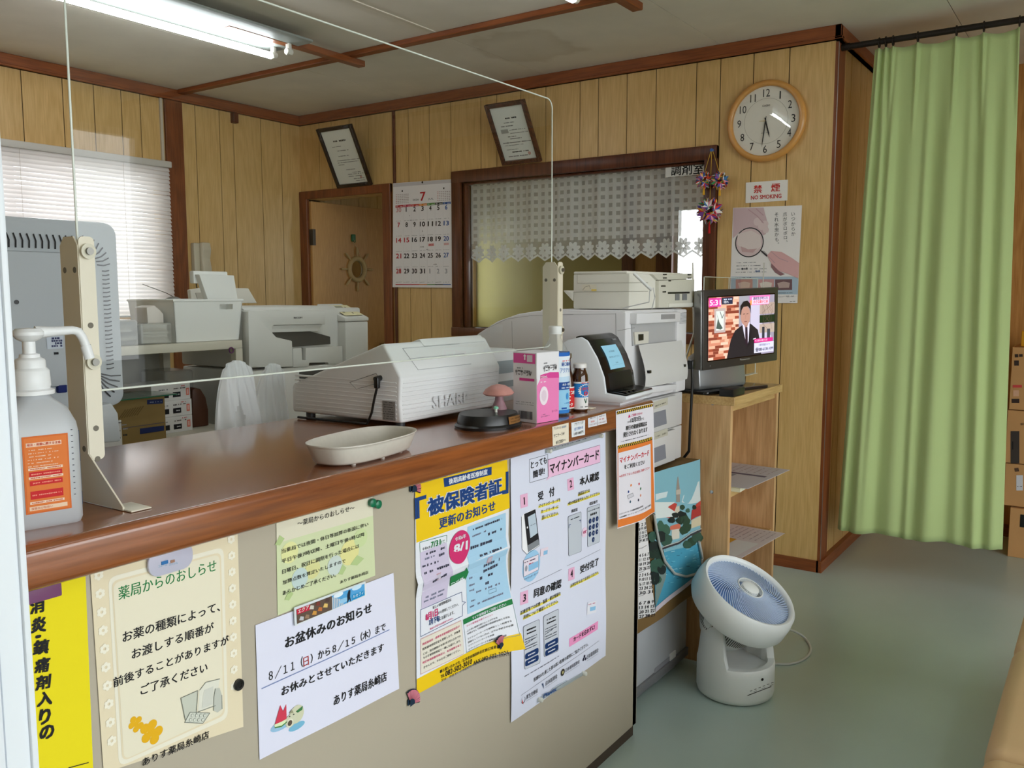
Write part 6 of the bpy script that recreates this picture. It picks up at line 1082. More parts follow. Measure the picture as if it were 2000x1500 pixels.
# ================================================================= office printer on its feed unit
RF = RY; a, b = R2(487, 600), R2(715, 612); PX0, PX1 = a.x, b.x; LG2 = mat('printer_light', (214, 213, 208), .42); DG2 = mat('printer_dark', (72, 70, 66), .5); t = thing('office_printer', 'pale grey office printer with a dark paper outlet beyond the cash register', 'printer', ((PX0 + PX1) / 2, RF + .22, 0))
def pp(*pts, d=0): return [(lambda p: (p.x, p.z))(R2(x, y, d)) for x, y in pts]
def zq(x, y): return (470 + x * .13, 580 + y * .13)
zsp = R2(600, 713).z; ztp = R2(560, 599).z; xm = R2(671, 650).x
q = MB(LG2); q.box(PX0, PX1, RF + .03, RF + .4, zsp + .002, R2(560, 604).z, bev=.008); q.prism(pp(zq(115, 215), zq(160, 200), zq(1275, 205), zq(1275, 410), zq(500, 425), zq(470, 450), zq(480, 540), zq(540, 605), zq(775, 660), zq(790, 1050), zq(130, 1060)), 'y', RF, RF + .035, bev=.003); q.prism([(RF + .03, ztp - .012), (RF + .05, ztp), (RF + .38, ztp), (RF + .4, ztp - .012)], 'x', PX0 + .005, xm, bev=.003); q.build('printer_body', t)
q = MB(LG2); q.prism(pp(zq(790, 775), zq(925, 765), zq(935, 945), zq(985, 950), zq(985, 765), zq(1535, 740), zq(1545, 1000), zq(1330, 1010), zq(1320, 985), zq(1040, 990), zq(1030, 1045), zq(795, 1055)), 'y', RF + .002, RF + .03, bev=.002); q.build('output_tray', t)
q = MB(DG2); q.prism(pp(zq(480, 535), zq(1110, 520), zq(1300, 570), zq(1405, 600), zq(1410, 710), zq(780, 760), zq(775, 660), zq(540, 605)), 'y', RF + .022, RF + .031); q.prism(pp(zq(928, 765), zq(983, 765), zq(983, 945), zq(935, 945)), 'y', RF + .02, RF + .031); q.prism(pp(zq(1040, 990), zq(1320, 985), zq(1330, 1012), zq(1030, 1045)), 'y', RF + .02, RF + .031); q.build('outlet_opening', t, smooth=0)
q = MB(LG2); q.prism(pp(zq(480, 430), zq(1265, 412), zq(1190, 515), zq(480, 535)), 'y', RF + .012, RF + .03, bev=.002); q.build('outlet_lip', t)
q = MB(LG2); q.prism(pp(zq(1540, 375), zq(1880, 365), zq(1888, 1050), zq(1550, 1050)), 'y', RF - .012, RF + .04, bev=.004); q.build('cartridge_door', t)
q = MB(LG2, mat('panel_cream', (220, 212, 168), .4)); zt3, zf = R2(715, 612).z, R2(671, 626).z; q.prism([(RF - .014, zf - .004), (RF - .014, zf + .01), (RF + .14, ztp + .006), (RF + .14, zf - .004)], 'x', xm - .004, PX1, bev=.003); q.build('control_panel', t)
def cpn(u, f): return Vector((xm + (PX1 - xm) * u, RF - .01 + .13 * f, zf + .0125 + (ztp + .006 - zf - .01) * (f + .03) / 1.0))
O_ = cpn(.08, .08); s = Sheet(O_, (1, 0, 0), cpn(.08, .9) - O_, uv=True, base=.0015); s.rect((0, .1), ((PX1 - xm) * .8, .0), ink(222, 214, 172), 0); s.rect((.01, .09), (.06, .06), ink(150, 150, 130), 1); s.rect((.04, .05), (.056, .036), ink(150, 180, 226), 2)
for x, y in ((.07, .075), (.08, .045), (.02, .03), (.06, .02)): s.disc((x, y), .005, ink(110, 106, 90), 2, seg=12)
s.build('control_print', t)
s = sheetY(RF, base=.0008); s.text('RICOH', zq(795, 326), zq(920, 322), ink(70, 70, 72), zq(795, 300), .03); s.build('lettering', t)
q = MB(LG2); q.box(PX0 + .004, PX1 - .004, RF + .006, RF + .4, .01, zsp - .004, bev=.006); q.build('feed_unit', t)
q = MB(DG2); q.box(PX0 + .22, PX1 - .06, RF + .0005, RF + .02, zsp - .06, zsp - .02, bev=.002); q.build('feed_handle', t)
# door knob on the open door
p = onY(755, 664, 4.2); q = MB(SILV, OFFWHITE); q.cyl((p.x - .05, 4.21, p.z - .03), (p.x - .05, 4.17, p.z - .03), .012, SILV); q.lathe([(0, 0), (.02, .004), (.026, .016), (.02, .03), (0, .034)], (p.x - .05, 4.172, p.z - .03), (0, -1, 0), m=SILV, seg=24); q.build('door_knob', door)
# ================================================================= cabinet with casters, draped cloth, copier, label printer
CX0, CX1, CY0, CY1 = 2.17, 2.632, 1.112, 1.62; t = thing('wheeled_cabinet', 'pale grey wheeled cabinet between the counter and the shelf', 'cabinet', ((CX0 + CX1) / 2, (CY0 + CY1) / 2, 0)); CG = mat('cabinet_grey', (186, 188, 194), .45); zc = .683
q = MB(CG); q.box(CX0, CX1, CY0, CY1, .058, zc, bev=.004); q.build('cabinet_body', t)
q = MB(mat('cabinet_base', (120, 120, 124), .5)); q.box(CX0 - .004, CX1 + .004, CY0 - .006, CY1, .03, .058, bev=.002); q.build('base_frame', t)
for x, y in ((CX0 + .05, CY0 + .04), (CX1 - .04, CY0 + .03), (CX0 + .05, CY1 - .05), (CX1 - .04, CY1 - .05)):
    q = MB(BLACK); q.cyl((x - .01, y, .015), (x + .01, y, .015), .015, seg=24); w_ = q.build('caster', t); q = MB(DGREY); q.box(x - .013, x + .013, y - .008, y + .008, .018, .0305); q.build('caster_fork', w_)
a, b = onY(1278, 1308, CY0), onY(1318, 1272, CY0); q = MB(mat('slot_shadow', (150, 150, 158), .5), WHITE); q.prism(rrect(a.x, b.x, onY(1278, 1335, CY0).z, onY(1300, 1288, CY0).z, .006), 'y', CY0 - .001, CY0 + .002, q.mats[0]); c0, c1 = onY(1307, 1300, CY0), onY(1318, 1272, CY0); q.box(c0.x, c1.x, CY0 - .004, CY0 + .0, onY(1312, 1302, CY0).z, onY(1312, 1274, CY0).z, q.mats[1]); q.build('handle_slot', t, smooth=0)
# cloth: calendar towel with a river town
def zT(x, y): return (1180 + x * .32, 760 + y * .32)
YC = 1.078; xa, xb = onY(1244, 1100, YC).x, onY(1366, 1000, YC).x; zb_ = .262; ztc = .6995
cl = MB(mat('cloth_hem', (120, 92, 50), .9, bump=.3, bscale=500)); hang = lambda u, v: YC + .003 * math.sin(u * 9 + 1) * (1 - v) - .002 * math.sin(v * 5)
cl.grid(lambda u, v: (xa - .02 + (xb - xa + .02) * u, (hang(u, v) if v < .999 else CY0 - .004), zb_ - .008 + (ztc - zb_ + .006) * v + .02 * (u - .5) * (1 - v) * 0), 14, 14)
cl.grid(lambda u, v: (xa - .02 + (xb - xa + .02) * u, YC + .0 + v * .13, ztc - .002 + .0015 * math.sin(u * 17 + v * 5)), 14, 5); cl.grid(lambda u, v: (xb + .002 * math.sin(v * 8), YC + u * .13, zb_ + .2 + (ztc - zb_ - .202) * v), 4, 8)
towel = cl.build('cloth_cover', label='picture towel with a river town and calendar numbers draped over the wheeled cabinet', cat='cloth', recalc=False)
s = Sheet((0, YC - .004, 0), (1, 0, 0), (0, 0, 1), base=.0008, bend=lambda u, v: .0015 * math.sin(u * 23)); SKY = ink(128, 178, 192); s.quad([zT(300, 510), zT(586, 428), zT(590, 1120), zT(308, 1345)], SKY, 0, 14)
s.poly([zT(310, 640), zT(390, 624), zT(380, 660), zT(340, 668), zT(312, 680)], ink(206, 220, 222), 1); s.poly([zT(480, 650), zT(580, 560), zT(588, 690), zT(520, 700), zT(470, 690)], ink(206, 216, 216), 1); s.poly([zT(306, 690), zT(420, 690), zT(588, 660), zT(588, 760), zT(308, 790)], ink(214, 222, 220), 1)
LF = [ink(34, 52, 42), ink(44, 70, 52), ink(60, 96, 78), ink(30, 40, 38), ink(52, 84, 70)]; RF_ = [ink(190, 70, 60), ink(170, 58, 54), ink(206, 110, 86)]
s.poly([zT(438, 690), zT(440, 600), zT(446, 540), zT(449, 530), zT(452, 545), zT(458, 600), zT(460, 690)], ink(150, 140, 130), 2); s.poly([zT(437, 615), zT(463, 610), zT(463, 640), zT(437, 645)], ink(190, 180, 166), 3); s.poly([zT(352, 780), zT(376, 726), zT(428, 694), zT(444, 700), zT(424, 760), zT(420, 790)], RF_[0], 3); s.poly([zT(424, 790), zT(428, 720), zT(456, 712), zT(458, 780)], ink(206, 196, 176), 3)
s.poly([zT(524, 800), zT(530, 740), zT(586, 700), zT(590, 770), zT(560, 780)], RF_[1], 3); s.poly([zT(526, 850), zT(528, 800), zT(590, 772), zT(590, 830)], ink(206, 196, 166), 3); s.poly([zT(400, 860), zT(404, 836), zT(460, 816), zT(462, 850)], RF_[2], 4); s.poly([zT(412, 920), zT(412, 860), zT(456, 850), zT(456, 910)], ink(210, 204, 190), 3); s.poly([zT(540, 730), zT(560, 700), zT(588, 680), zT(588, 705)], RF_[0], 4)
s.quad([zT(308, 1010), zT(590, 940), zT(590, 1120), zT(308, 1345)], ink(70, 150, 178), 2)
R = random.Random(4)
def blob(x, y, r, k, m=None, n=10): s.poly([zT(x + r * R.uniform(.75, 1.15) * math.cos(i * 2 * math.pi / n), y + r * R.uniform(.75, 1.2) * math.sin(i * 2 * math.pi / n)) for i in range(n)], m or R.choice(LF), k)
for x, y, r in ((366, 860, 44), (340, 900, 40), (380, 920, 40), (470, 770, 26), (490, 800, 30), (460, 800, 24), (500, 845, 30), (480, 860, 28), (430, 770, 20), (410, 800, 22), (505, 740, 14), (560, 900, 34), (530, 930, 30), (580, 910, 24), (500, 950, 26), (340, 830, 26), (470, 720, 16), (545, 720, 14)): blob(x, y, r, 4 + R.randrange(3))
s.line([zT(350, 975), zT(450, 940), zT(520, 890), zT(590, 862)], .006, ink(60, 56, 60), 8); s.line([zT(350, 965), zT(450, 930), zT(520, 878), zT(590, 850)], .0025, ink(196, 196, 190), 9)
for i in range(9): s.line([zT(372 + i * 22, 962 - i * 9), zT(372 + i * 22, 985 - i * 9)], .0012, ink(70, 66, 66), 8)
for i in range(46): x = 370 + R.random() * 210; y = 1000 + R.random() * 190 - (x - 370) * .25; s.line([zT(x, y), zT(x + R.uniform(6, 26), y - R.uniform(1, 6))], .0016, ink(*R.choice(((120, 190, 206), (50, 116, 146), (160, 206, 214), (44, 96, 120)))), 3)
s.poly([zT(352, 1010), zT(380, 1040), zT(375, 1150), zT(340, 1250), zT(308, 1330), zT(310, 1200)], ink(120, 140, 136), 4)
for x, y, r in ((276, 900, 30), (290, 960, 42), (320, 1010, 40), (300, 1080, 48), (340, 1100, 32), (290, 1150, 40), (326, 1060, 30), (280, 1010, 30), (310, 1160, 26)): blob(x + 10, y, r, 5 + R.randrange(3))
s.quad([zT(306, 1330), zT(586, 1108), zT(590, 1130), zT(306, 1362)], ink(206, 196, 206), 9); s.build('town_print', towel)
s = Sheet((0, YC - .004, 0), (1, 0, 0), (0, 0, 1), base=.0012, bend=lambda u, v: .0015 * math.sin(u * 23)); s.poly([zT(200, 772), zT(240, 768), zT(262, 960), zT(276, 1150), zT(304, 1366), zT(200, 1404)], ink(222, 220, 220), 10); N_ = ink(40, 38, 44)
for y0, blk in ((830, ('1 2 3', '8 9 10', '15 16 17', '22 23 24', '29 30 31')), (1015, ('4 5 6 7', '11 12 13', '18 19 20', '25 26 27')), (1135, ('2 3 4 5 6', '9 10 11 12', '16 17 18 19', '23 24 25', '30 31')), (1305, ('6 7 8 9', '13 14 15', '20 21 22', '27 28 29'))):
    for i, t_ in enumerate(blk): y = y0 + i * (24 if y0 == 830 else 27); w2 = 240 + (y - 800) * .1; s.text(t_, zT(204, y + 10), zT(w2, y - 2), N_, zT(204, y - 8), .02, 12)
for y in (965, 1110, 1255): s.line([zT(200, y + 8), zT(225, y + 2), zT(248, y - 14)], .001, N_, 12)
s.build('calendar_print', towel)
PTS = [(305, 765), (318, 850), (338, 950), (370, 1050), (430, 1125), (500, 1145), (560, 1128), (592, 1085), (600, 1035), (588, 970), (580, 930)]
q = MB(mat('grey_cable', (176, 178, 174), .45)); q.tube([onY(*zT(*p), YC - .012) for p in PTS], .0042, seg=10); tag(q.build('hanging_cable', smooth=60), 'grey cable looping down in front of the picture towel', 'cable')
# copier
KX0, KX1, KY0, KY1 = 2.2, 2.605, 1.122, 1.68; CP = mat('copier_white', (222, 221, 224), .4); CP2 = mat('copier_grey', (206, 205, 204), .45); t = thing('copier', 'large white copier with paper drawers standing on the wheeled cabinet', 'copier', ((KX0 + KX1) / 2, 1.4, .7)); zk = onX(1170, 606, KX0).z; zl = onY(1262, 781, KY0).z
P = [(KY0 + .01, zk - .004), (1.43, zk - .004), (1.5, zk - .014), (1.58, zk - .038), (1.655, zk - .078), (1.668, zk - .092), (1.672, zk - .12), (1.672, zl), (KY0 + .01, zl)]
q = MB(CP); q.prism(P, 'x', KX0, KX1 - .03, bev=.006); q.box(KX0 + .002, KX1, KY0 + .012, KY0 + .3, zk - .02, zk, bev=.006); q.box(KX1 - .075, KX1, KY0 - .001, KY0 + .3, zl + .002, zk - .002, bev=.006); q.build('main_body', t)
def ky(x, y, d=0): return onY(1090 + x * .2, 500 + y * .2, KY0 + d)
def kp(*pts): return [(p.x, p.z) for p in (ky(*c) for c in pts)]
q = MB(CP); q.prism(kp((735, 560), (1165, 545), (1160, 640), (730, 665)), 'y', KY0 - .012, KY0 + .03, bev=.003); q.build('upper_bar', t)
q = MB(mat('service_plate', (150, 148, 150), .5)); q.prism(kp((970, 570), (1106, 566), (1106, 612), (970, 618)), 'y', KY0 - .0132, KY0 - .011); q.build('rating_plate', t, smooth=0)
q = MB(mat('recess_pale', (176, 176, 178), .5), BLACK, OFFWHITE); q.prism(kp((740, 665), (1165, 640), (1165, 850), (750, 880)), 'y', KY0 + .006, KY0 + .013, q.mats[0]); q.prism(kp((750, 745), (890, 735), (886, 850), (760, 865)), 'y', KY0 + .001, KY0 + .008, OFFWHITE); q.prism(kp((786, 765), (832, 762), (832, 822), (788, 828)), 'y', KY0 - .001, KY0 + .004, BLACK); q.build('connector_recess', t, smooth=0)
q = MB(CP2); nseg = 10; pa, pb = ky(765, 1060), ky(1185, 1000); zA_, zB_ = ky(770, 870).z, ky(900, 1250).z
q.grid(lambda u, v: (pa.x + .004 + (pb.x - pa.x) * u, KY0 - .004 - .034 * math.sin(v * math.pi * .62) ** 1.2 * (1 - .3 * (2 * u - 1) ** 4), zB_ + (zA_ - zB_) * (1 - v)), 12, 14); q.grid(lambda u, v: (pa.x + .004 + (pb.x - pa.x) * u, KY0 - .004 - (.034 * math.sin(math.pi * .62) ** 1.2 * (1 - .3 * (2 * u - 1) ** 4)) * (1 - v) + .012 * v, zB_), 12, 2); q.build('duplex_cover', t, recalc=True)
q = MB(BLACK)
for x, y in ((792, 1125), (1138, 1065)): p = ky(x, y); q.box(p.x - .006, p.x + .006, KY0 - .036, KY0 - .02, p.z - .004, p.z + .004)
q.build('cover_latch', t, smooth=0)
q = MB(CP); q.prism(kp((790, 1275), (1085, 1245), (1085, 1300), (800, 1335)), 'y', KY0 - .026, KY0 + .02, bev=.002); q.build('feed_ledge', t)
q = MB(mat('vent_grey', (120, 120, 122), .6))
for r in range(9):
    for c in range(3): p = ky(1182 + c * 22, 556 + r * 12.5 - c * 2); q.box(p.x, p.x + .018, KY0 - .0022, KY0, p.z - .0012, p.z)
q.build('vent_grille', t, smooth=0)
s = Sheet((KX0, 0, 0), (0, -1, 0), (0, 0, 1), base=.0004); sm = ink(150, 150, 154); s.line([(1203, 612), (1204, 700)], .0012, sm, 1); s.line([(1203, 613), (1040, 616)], .0008, sm, 1); s.line([(1000, 627), (1001, 690)], .001, sm, 1); s.line([(948, 643), (990, 623), (1040, 616), (1120, 614)], .001, sm, 1); s.line([(1206, 646), (1240, 640)], .001, sm, 1); s.build('panel_joint', t)
q = MB(ink(110, 176, 222), ink(60, 100, 140)); pz = onX(1232, 690, KX0); q.grid(lambda u, v: (KX0 - .002 - .012 * v * (1 - v) * 4 * .5, KY0 + .03 + .008 * u + .012 * (1 - v), pz.z + .03 - .06 * v), 2, 8); q.box(KX0 - .004, KX0 - .001, KY0 + .034, KY0 + .06, pz.z + .02, pz.z + .034, q.mats[1]); q.build('blue_tape', t, recalc=False)
hd_ = (zl - .706) / 2
for i in range(2):
    z0 = .7045 + i * hd_; d = thing('', '', '', (0, 0, 0)) if False else None; q = MB(CP2); q.box(KX0 + .006, KX1, KY0 + .01, KY1 - .05, z0 + .0006, z0 + hd_ - .002, bev=.003); q.box(KX0 + .004, KX1 - .075, KY0 - .003, KY0 + .012, z0 + .004, z0 + hd_ - .004, bev=.004); dr = q.build('paper_drawer', t)
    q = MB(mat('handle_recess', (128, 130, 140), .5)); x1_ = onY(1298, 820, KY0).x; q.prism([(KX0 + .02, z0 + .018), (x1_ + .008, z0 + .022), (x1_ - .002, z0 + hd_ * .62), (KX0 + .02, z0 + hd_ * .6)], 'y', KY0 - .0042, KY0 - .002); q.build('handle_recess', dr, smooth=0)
    s = sheetY(KY0 - .003, base=.0006); py = 793 if i else 853; s.quad([(1275, py - 7), (1304, py - 17), (1304, py - 3), (1275, py + 7)], ink(190, 186, 170), 0); s.dashes((1278, py + 1), (1302, py - 8), ink(130, 126, 112), .006, 2, i); s.build('drawer_label', dr)
# printer on top of the copier
LX0, LX1, LY0, LY1 = 2.25, 2.66, 1.135, 1.335; CPW = mat('warm_white', (224, 222, 212), .42); zb3 = zk + .002; zt4 = onX(1180, 531, LX0).z; t = thing('label_printer', 'off-white flat printer with a paper slot on top of the copier', 'printer', ((LX0 + LX1) / 2, 1.24, zb3))
q = MB(CPW); q.box(LX0, LX1, LY0 + .012, LY1, zb3, zt4 - .004, bev=.006); q.box(LX0 - .001, LX1 - .01, LY0 + .02, LY1 - .002, zt4 - .006, zt4 + .002, bev=.003); q.build('printer_body', t)
def ly(x, y): return onY(1090 + x * .2, 500 + y * .2, LY0)
def lp2(*pts): return [(p.x, p.z) for p in (ly(*c) for c in pts)]
q = MB(mat('front_beige', (206, 203, 190), .45)); q.prism(lp2((985, 240), (1335, 225), (1330, 500), (985, 506)), 'y', LY0, LY0 + .016, bev=.002); q.prism(lp2((930, 180), (1325, 170), (1325, 222), (985, 236)), 'y', LY0 + .002, LY0 + .016, bev=.002); q.build('front_panel', t)
q = MB(BLACK, mat('guide_grey', (120, 122, 124), .5)); q.prism(lp2((1072, 352), (1280, 348), (1280, 366), (1072, 370)), 'y', LY0 - .002, LY0 + .002, BLACK); q.prism(lp2((1142, 370), (1180, 370), (1180, 432), (1142, 434)), 'y', LY0 - .0025, LY0 + .002, q.mats[1]); q.prism(lp2((1212, 370), (1252, 370), (1252, 430), (1212, 432)), 'y', LY0 - .0025, LY0 + .002, q.mats[1])
for c in ((1005, 293, 40), (1020, 350, 30), (1030, 180, 26), (1030, 214, 26), (1270, 182, 24), (1270, 216, 24), (1078, 242, 20)): q.prism(lp2((c[0], c[1] - 5), (c[0] + c[2], c[1] - 6), (c[0] + c[2], c[1] + 6), (c[0], c[1] + 6)), 'y', LY0 - .002, LY0 + .002, BLACK)
q.build('paper_slot', t, smooth=0)
q = MB(CPW); a_ = ly(1075, 465); b_ = ly(1310, 455); q.box(a_.x, b_.x, LY0 - .004, LY0 + .002, ly(1080, 500).z, ly(1080, 462).z, bev=.001); q.build('lower_flap', t)
s = Sheet((LX0, 0, 0), (0, -1, 0), (0, 0, 1), base=.0008); sm = ink(176, 172, 160); z3 = lambda x, y: (1090 + x * .2, 500 + y * .2); s.line([z3(190, 265), z3(880, 260)], .0012, sm, 1); s.line([z3(190, 182), z3(190, 265)], .001, sm, 1); s.line([z3(150, 352), z3(880, 345)], .0012, sm, 1); s.quad([z3(238, 278), z3(376, 278), z3(376, 342), z3(238, 340)], ink(224, 218, 200), 2); s.line([z3(245, 330), z3(270, 300), z3(310, 290), z3(318, 325)], .0012, ink(140, 136, 124), 3); s.quad([z3(328, 325), z3(378, 325), z3(378, 343), z3(328, 343)], ink(232, 206, 110), 3); s.build('side_label', t)
q = MB(WHITE); a_, b_ = onX(1238, 534, LX0 - .02), onX(1273, 567, LX0 + .0); q.tube([a_, b_], .0045, seg=10); q.build('support_arm', t); q = MB(GREYP); q.tube([onX(1269, 568, LX0 - .004), onX(1268, 590, LX0 - .004), (LX0 - .004, LY0 + .03, zb3 + .004)], .0016, seg=6); q.tube([onX(1276, 562, LX0 - .004), onX(1279, 580, LX0 - .006), onX(1273, 604, LX0 - .004)], .0016, seg=6); q.build('thin_wire', t)
q = MB(CPW); p1, p2, p3 = onX(1101, 569, LX0), onX(1118, 588, LX0), onX(1118, 570, LX0); q.prism([(p1.y, p1.z), (p1.y, p1.z + .003), (LY1, p3.z + .0), (LY1, p2.z)], 'x', LX0, LX0 + .3, bev=.001); q.build('rear_tray', t)
# power cable hanging at the side of the copier
q = MB(BLACK); p = onY(1346, 712, KY0 - .004); q.box(p.x - .008, p.x + .014, KY0 - .02, KY0 + .0, p.z - .014, p.z + .014, bev=.003); q.tube([(p.x + .006, KY0 - .012, p.z - .012), (p.x + .006, KY0 - .014, p.z - .05), (CX1 + .012, KY0 - .004, .85), (CX1 + .012, KY0 + .0, .72), (CX1 + .0115, KY0 + .16, .5), (CX1 + .0115, KY0 + .3, .3), (CX1 + .012, KY0 + .4, .006)], .0048, seg=10); tag(q.build('power_cable', smooth=50), 'black power cable hanging down at the right side of the copier', 'cable')
# ================================================================= shelf unit, television
SX0, SX1, SY0, SY1, SZ = 2.668, 3.152, .988, 1.262, .905; OAK = wood('light_oak', (216, 176, 128), (190, 148, 100), 'Z', 1.0, .45, .6); OAK_X = wood('light_oak_x', (206, 172, 116), (180, 142, 88), 'X', 1.0, .4, .4)
t = thing('open_shelf', 'light wooden open shelf unit carrying the television', 'shelf', ((SX0 + SX1) / 2, (SY0 + SY1) / 2, 0))
for x in (SX0, SX1 - .02): q = MB(OAK); q.box(x, x + .02, SY0 + .004, SY1, 0, SZ - .028); q.build('side_panel', t, smooth=0)
q = MB(OAK_X); q.box(SX0 - .002, SX1 + .004, SY0 - .008, SY1, SZ - .028, SZ, bev=.001, seg=1); q.build('top_board', t, smooth=0)
q = MB(OAK); q.box(SX0 + .02, SX1 - .02, SY1 - .006, SY1 - .001, .01, SZ - .028); q.build('back_board', t, smooth=0)
q = MB(OAK_X); q.box(SX0 + .02, SX1 - .02, SY0 + .012, SY0 + .03, SZ - .05, SZ - .028); q.build('top_rail', t, smooth=0)
zs1, zs2 = onY(1428, 962, SY0).z - .004, onY(1425, 1092, SY0).z - .003
for z in (zs1, zs2, .05): q = MB(OAK_X); q.box(SX0 + .02, SX1 - .02, SY0 + .01, SY1 - .006, z - .018, z); q.build('shelf_board', t, smooth=0)
q = MB(SILV)
for (px, py) in ((1392, 788), (1390, 961)): p = onX(px, py, SX0); q.lathe([(0, 0), (.006, 0), (.006, .001), (0, .0016)], (SX0, p.y, p.z), (-1, 0, 0), seg=16)
q.build('screw_cap', t)
def leaf(label, x0, x1, y0, y1, z, ang, c, fn=None, th=.001):
    T_ = Matrix.Translation(((x0 + x1) / 2, (y0 + y1) / 2, z)) @ Matrix.Rotation(ang, 4, 'Z'); W_, D_ = x1 - x0, y1 - y0; U_ = T_.to_3x3() @ Vector((1, 0, 0)); V_ = T_.to_3x3() @ Vector((0, 1, 0)); s = Sheet(T_ @ Vector((-W_ / 2, -D_ / 2, 0)), U_, V_, uv=True, base=th); s.mb.T = T_; s.mb.box(-W_ / 2, W_ / 2, -D_ / 2, D_ / 2, 0, th, ink(*c)); s.mb.T = None
    if fn: fn(s, W_, D_)
    return s.build('leaflet', label=label, cat='leaflet', group='printed leaflets on the open shelf')
def l1(s, W, D):
    s.rect((.01, D * .95), (W * .5, D * .55), ink(150, 152, 164), 1); s.rect((W * .05, D * .8), (W * .25, D * .65), ink(90, 100, 100), 2); s.rect((W * .52, D * .95), (W * .58, D * .1), ink(110, 100, 120), 1)
    for i in range(7): s.dashes((W * .62, D * (.15 + i * .11)), (W * .95, D * (.15 + i * .11)), ink(176, 160, 166), .006, 2, i)
leaf('pale magazine sticking out over the front of the upper shelf', SX0 + .06, SX1 - .04, SY0 - .05, SY0 + .17, zs1 + .0125, math.radians(-3), (206, 204, 212), l1)
leaf('thick cream booklet under the magazine on the upper shelf', SX0 + .04, SX0 + .27, SY0 - .012, SY0 + .16, zs1 + .0003, math.radians(3), (226, 224, 196), None, .012)
def l2(s, W, D):
    s.rect((.002, D - .002), (W * .52, D * .5), ink(214, 160, 50), 1); s.disc((W * .3, D * .76), .026, ink(226, 216, 190), 2, ry=.02); s.rect((.002, D * .48), (W * .5, D * .1), ink(222, 222, 222), 1)
    for i in range(8): s.dashes((W * .56, D * (.12 + i * .1)), (W * .95, D * (.12 + i * .1)), ink(176, 160, 166), .006, 2, i)
leaf('orange and white leaflet sticking out over the front of the lower shelf', SX0 + .06, SX1 - .05, SY0 - .04, SY0 + .17, zs2 + .001, math.radians(-4), (216, 206, 208), l2)
# television
TA = math.radians(-15); TO = Vector((2.672, 1.092, 0)); TW, TB = .432, .01; ztop = onY(1367, 567, 1.098).z; zbot = onY(1370, 724, 1.098).z; TH_ = ztop - zbot
t = thing('television', 'small flat television showing a newsreader, on the light wooden shelf', 'television', (2.86, 1.08, SZ)); T_ = Matrix.Translation((TO.x, TO.y, zbot)) @ Matrix.Rotation(TA, 4, 'Z') @ Matrix.Rotation(math.radians(-1.6), 4, 'Y')
q = MB(mat('tv_bezel', (58, 52, 47), .3)); q.T = T_; q.box(.0, TW, .0, .03, 0, TH_, bev=.005); q.box(.04, TW - .04, .028, .05, .03, TH_ - .03, bev=.006); q.build('casing', t)
q = MB(mat('tv_silver', (150, 150, 150), .25, .8)); q.T = T_; q.box(-.004, .006, .004, .034, .002, TH_ - .002, bev=.003); q.build('side_strip', t)
U_, V_ = T_.to_3x3() @ Vector((1, 0, 0)), T_.to_3x3() @ Vector((0, 0, 1)); sx0, sx1, sz0, sz1 = .028, TW - .026, TH_ * .118, TH_ * .905; SW, SH = sx1 - sx0, sz1 - sz0; s = Sheet(T_ @ Vector((sx0, 0, sz0)), U_, V_, uv=True, base=.0006); g = glow
def tv(x, y): f = (x - 190) / 690; return (SW * f, SH * (1 - (y - 432 + 22 * f) / (660 - 30 * f)))
s.rect((0, SH), (SW, 0), g(150, 142, 160), 0); R = random.Random(8)
s.rect((0, SH), (SW * .42, 0), g(196, 140, 116), 1)
for r in range(22):
    x = -R.random() * .03
    while x < SW * .43: L = R.uniform(.02, .05); s.rect((max(0, x), SH * (1 - r / 22) - .0005), (min(SW * .44, max(0, x + L)), SH * (1 - (r + 1) / 22)), g(*R.choice(((226, 186, 166), (150, 70, 48), (196, 128, 104), (216, 166, 140), (126, 58, 42)))), 2); x += L
for r in range(7): s.line([(SW * .62, SH * (.9 - r * .1)), (SW * .78, SH * (.9 - r * .1))], .001, g(126, 120, 140), 2)
s.rect((SW * .08, SH * .82), (SW * .24, SH * .43), g(176, 160, 158), 4); s.rect((SW * .105, SH * .78), (SW * .215, SH * .47), g(206, 210, 206), 5); s.poly([(SW * .105, SH * .5), (SW * .13, SH * .66), (SW * .11, SH * .76), (SW * .15, SH * .6), (SW * .2, SH * .5), (SW * .17, SH * .48)], g(70, 84, 78), 6); s.line([(SW * .16, SH * .77), (SW * .19, SH * .66), (SW * .21, SH * .72)], .003, g(76, 86, 86), 6)
s.rect((SW * .42, SH), (SW * .58, SH * .55), g(150, 148, 158), 1); s.rect((SW * .76, SH * .87), (SW, SH * .68), g(170, 150, 140), 4); s.rect((SW * .76, SH * .66), (SW, SH * .53), g(18, 40, 16), 4); s.rect((SW * .76, SH * .51), (SW, SH * .36), g(176, 158, 146), 4)
for i in range(14): s.line([(SW * (.78 + R.random() * .2), SH * R.choice((.7, .4))), (SW * (.78 + R.random() * .2), SH * R.choice((.85, .5)))], .001, g(96, 76, 66), 5)
s.poly([(SW * .62, SH * .9), (SW * .76, SH * .9), (SW * .77, SH * .6), (SW * .84, SH * .4), (SW * .95, SH * .3), (SW * .95, SH * .26), (SW * .62, SH * .26)], g(190, 184, 206), 3); s.rect((SW * .8, SH * .46), (SW * .84, SH * .26), g(44, 46, 56), 5); s.rect((SW * .88, SH * .42), (SW * .93, SH * .26), g(60, 62, 72), 5)
SUIT, SKN, HR = g(30, 26, 32), g(176, 132, 118), g(26, 20, 20)
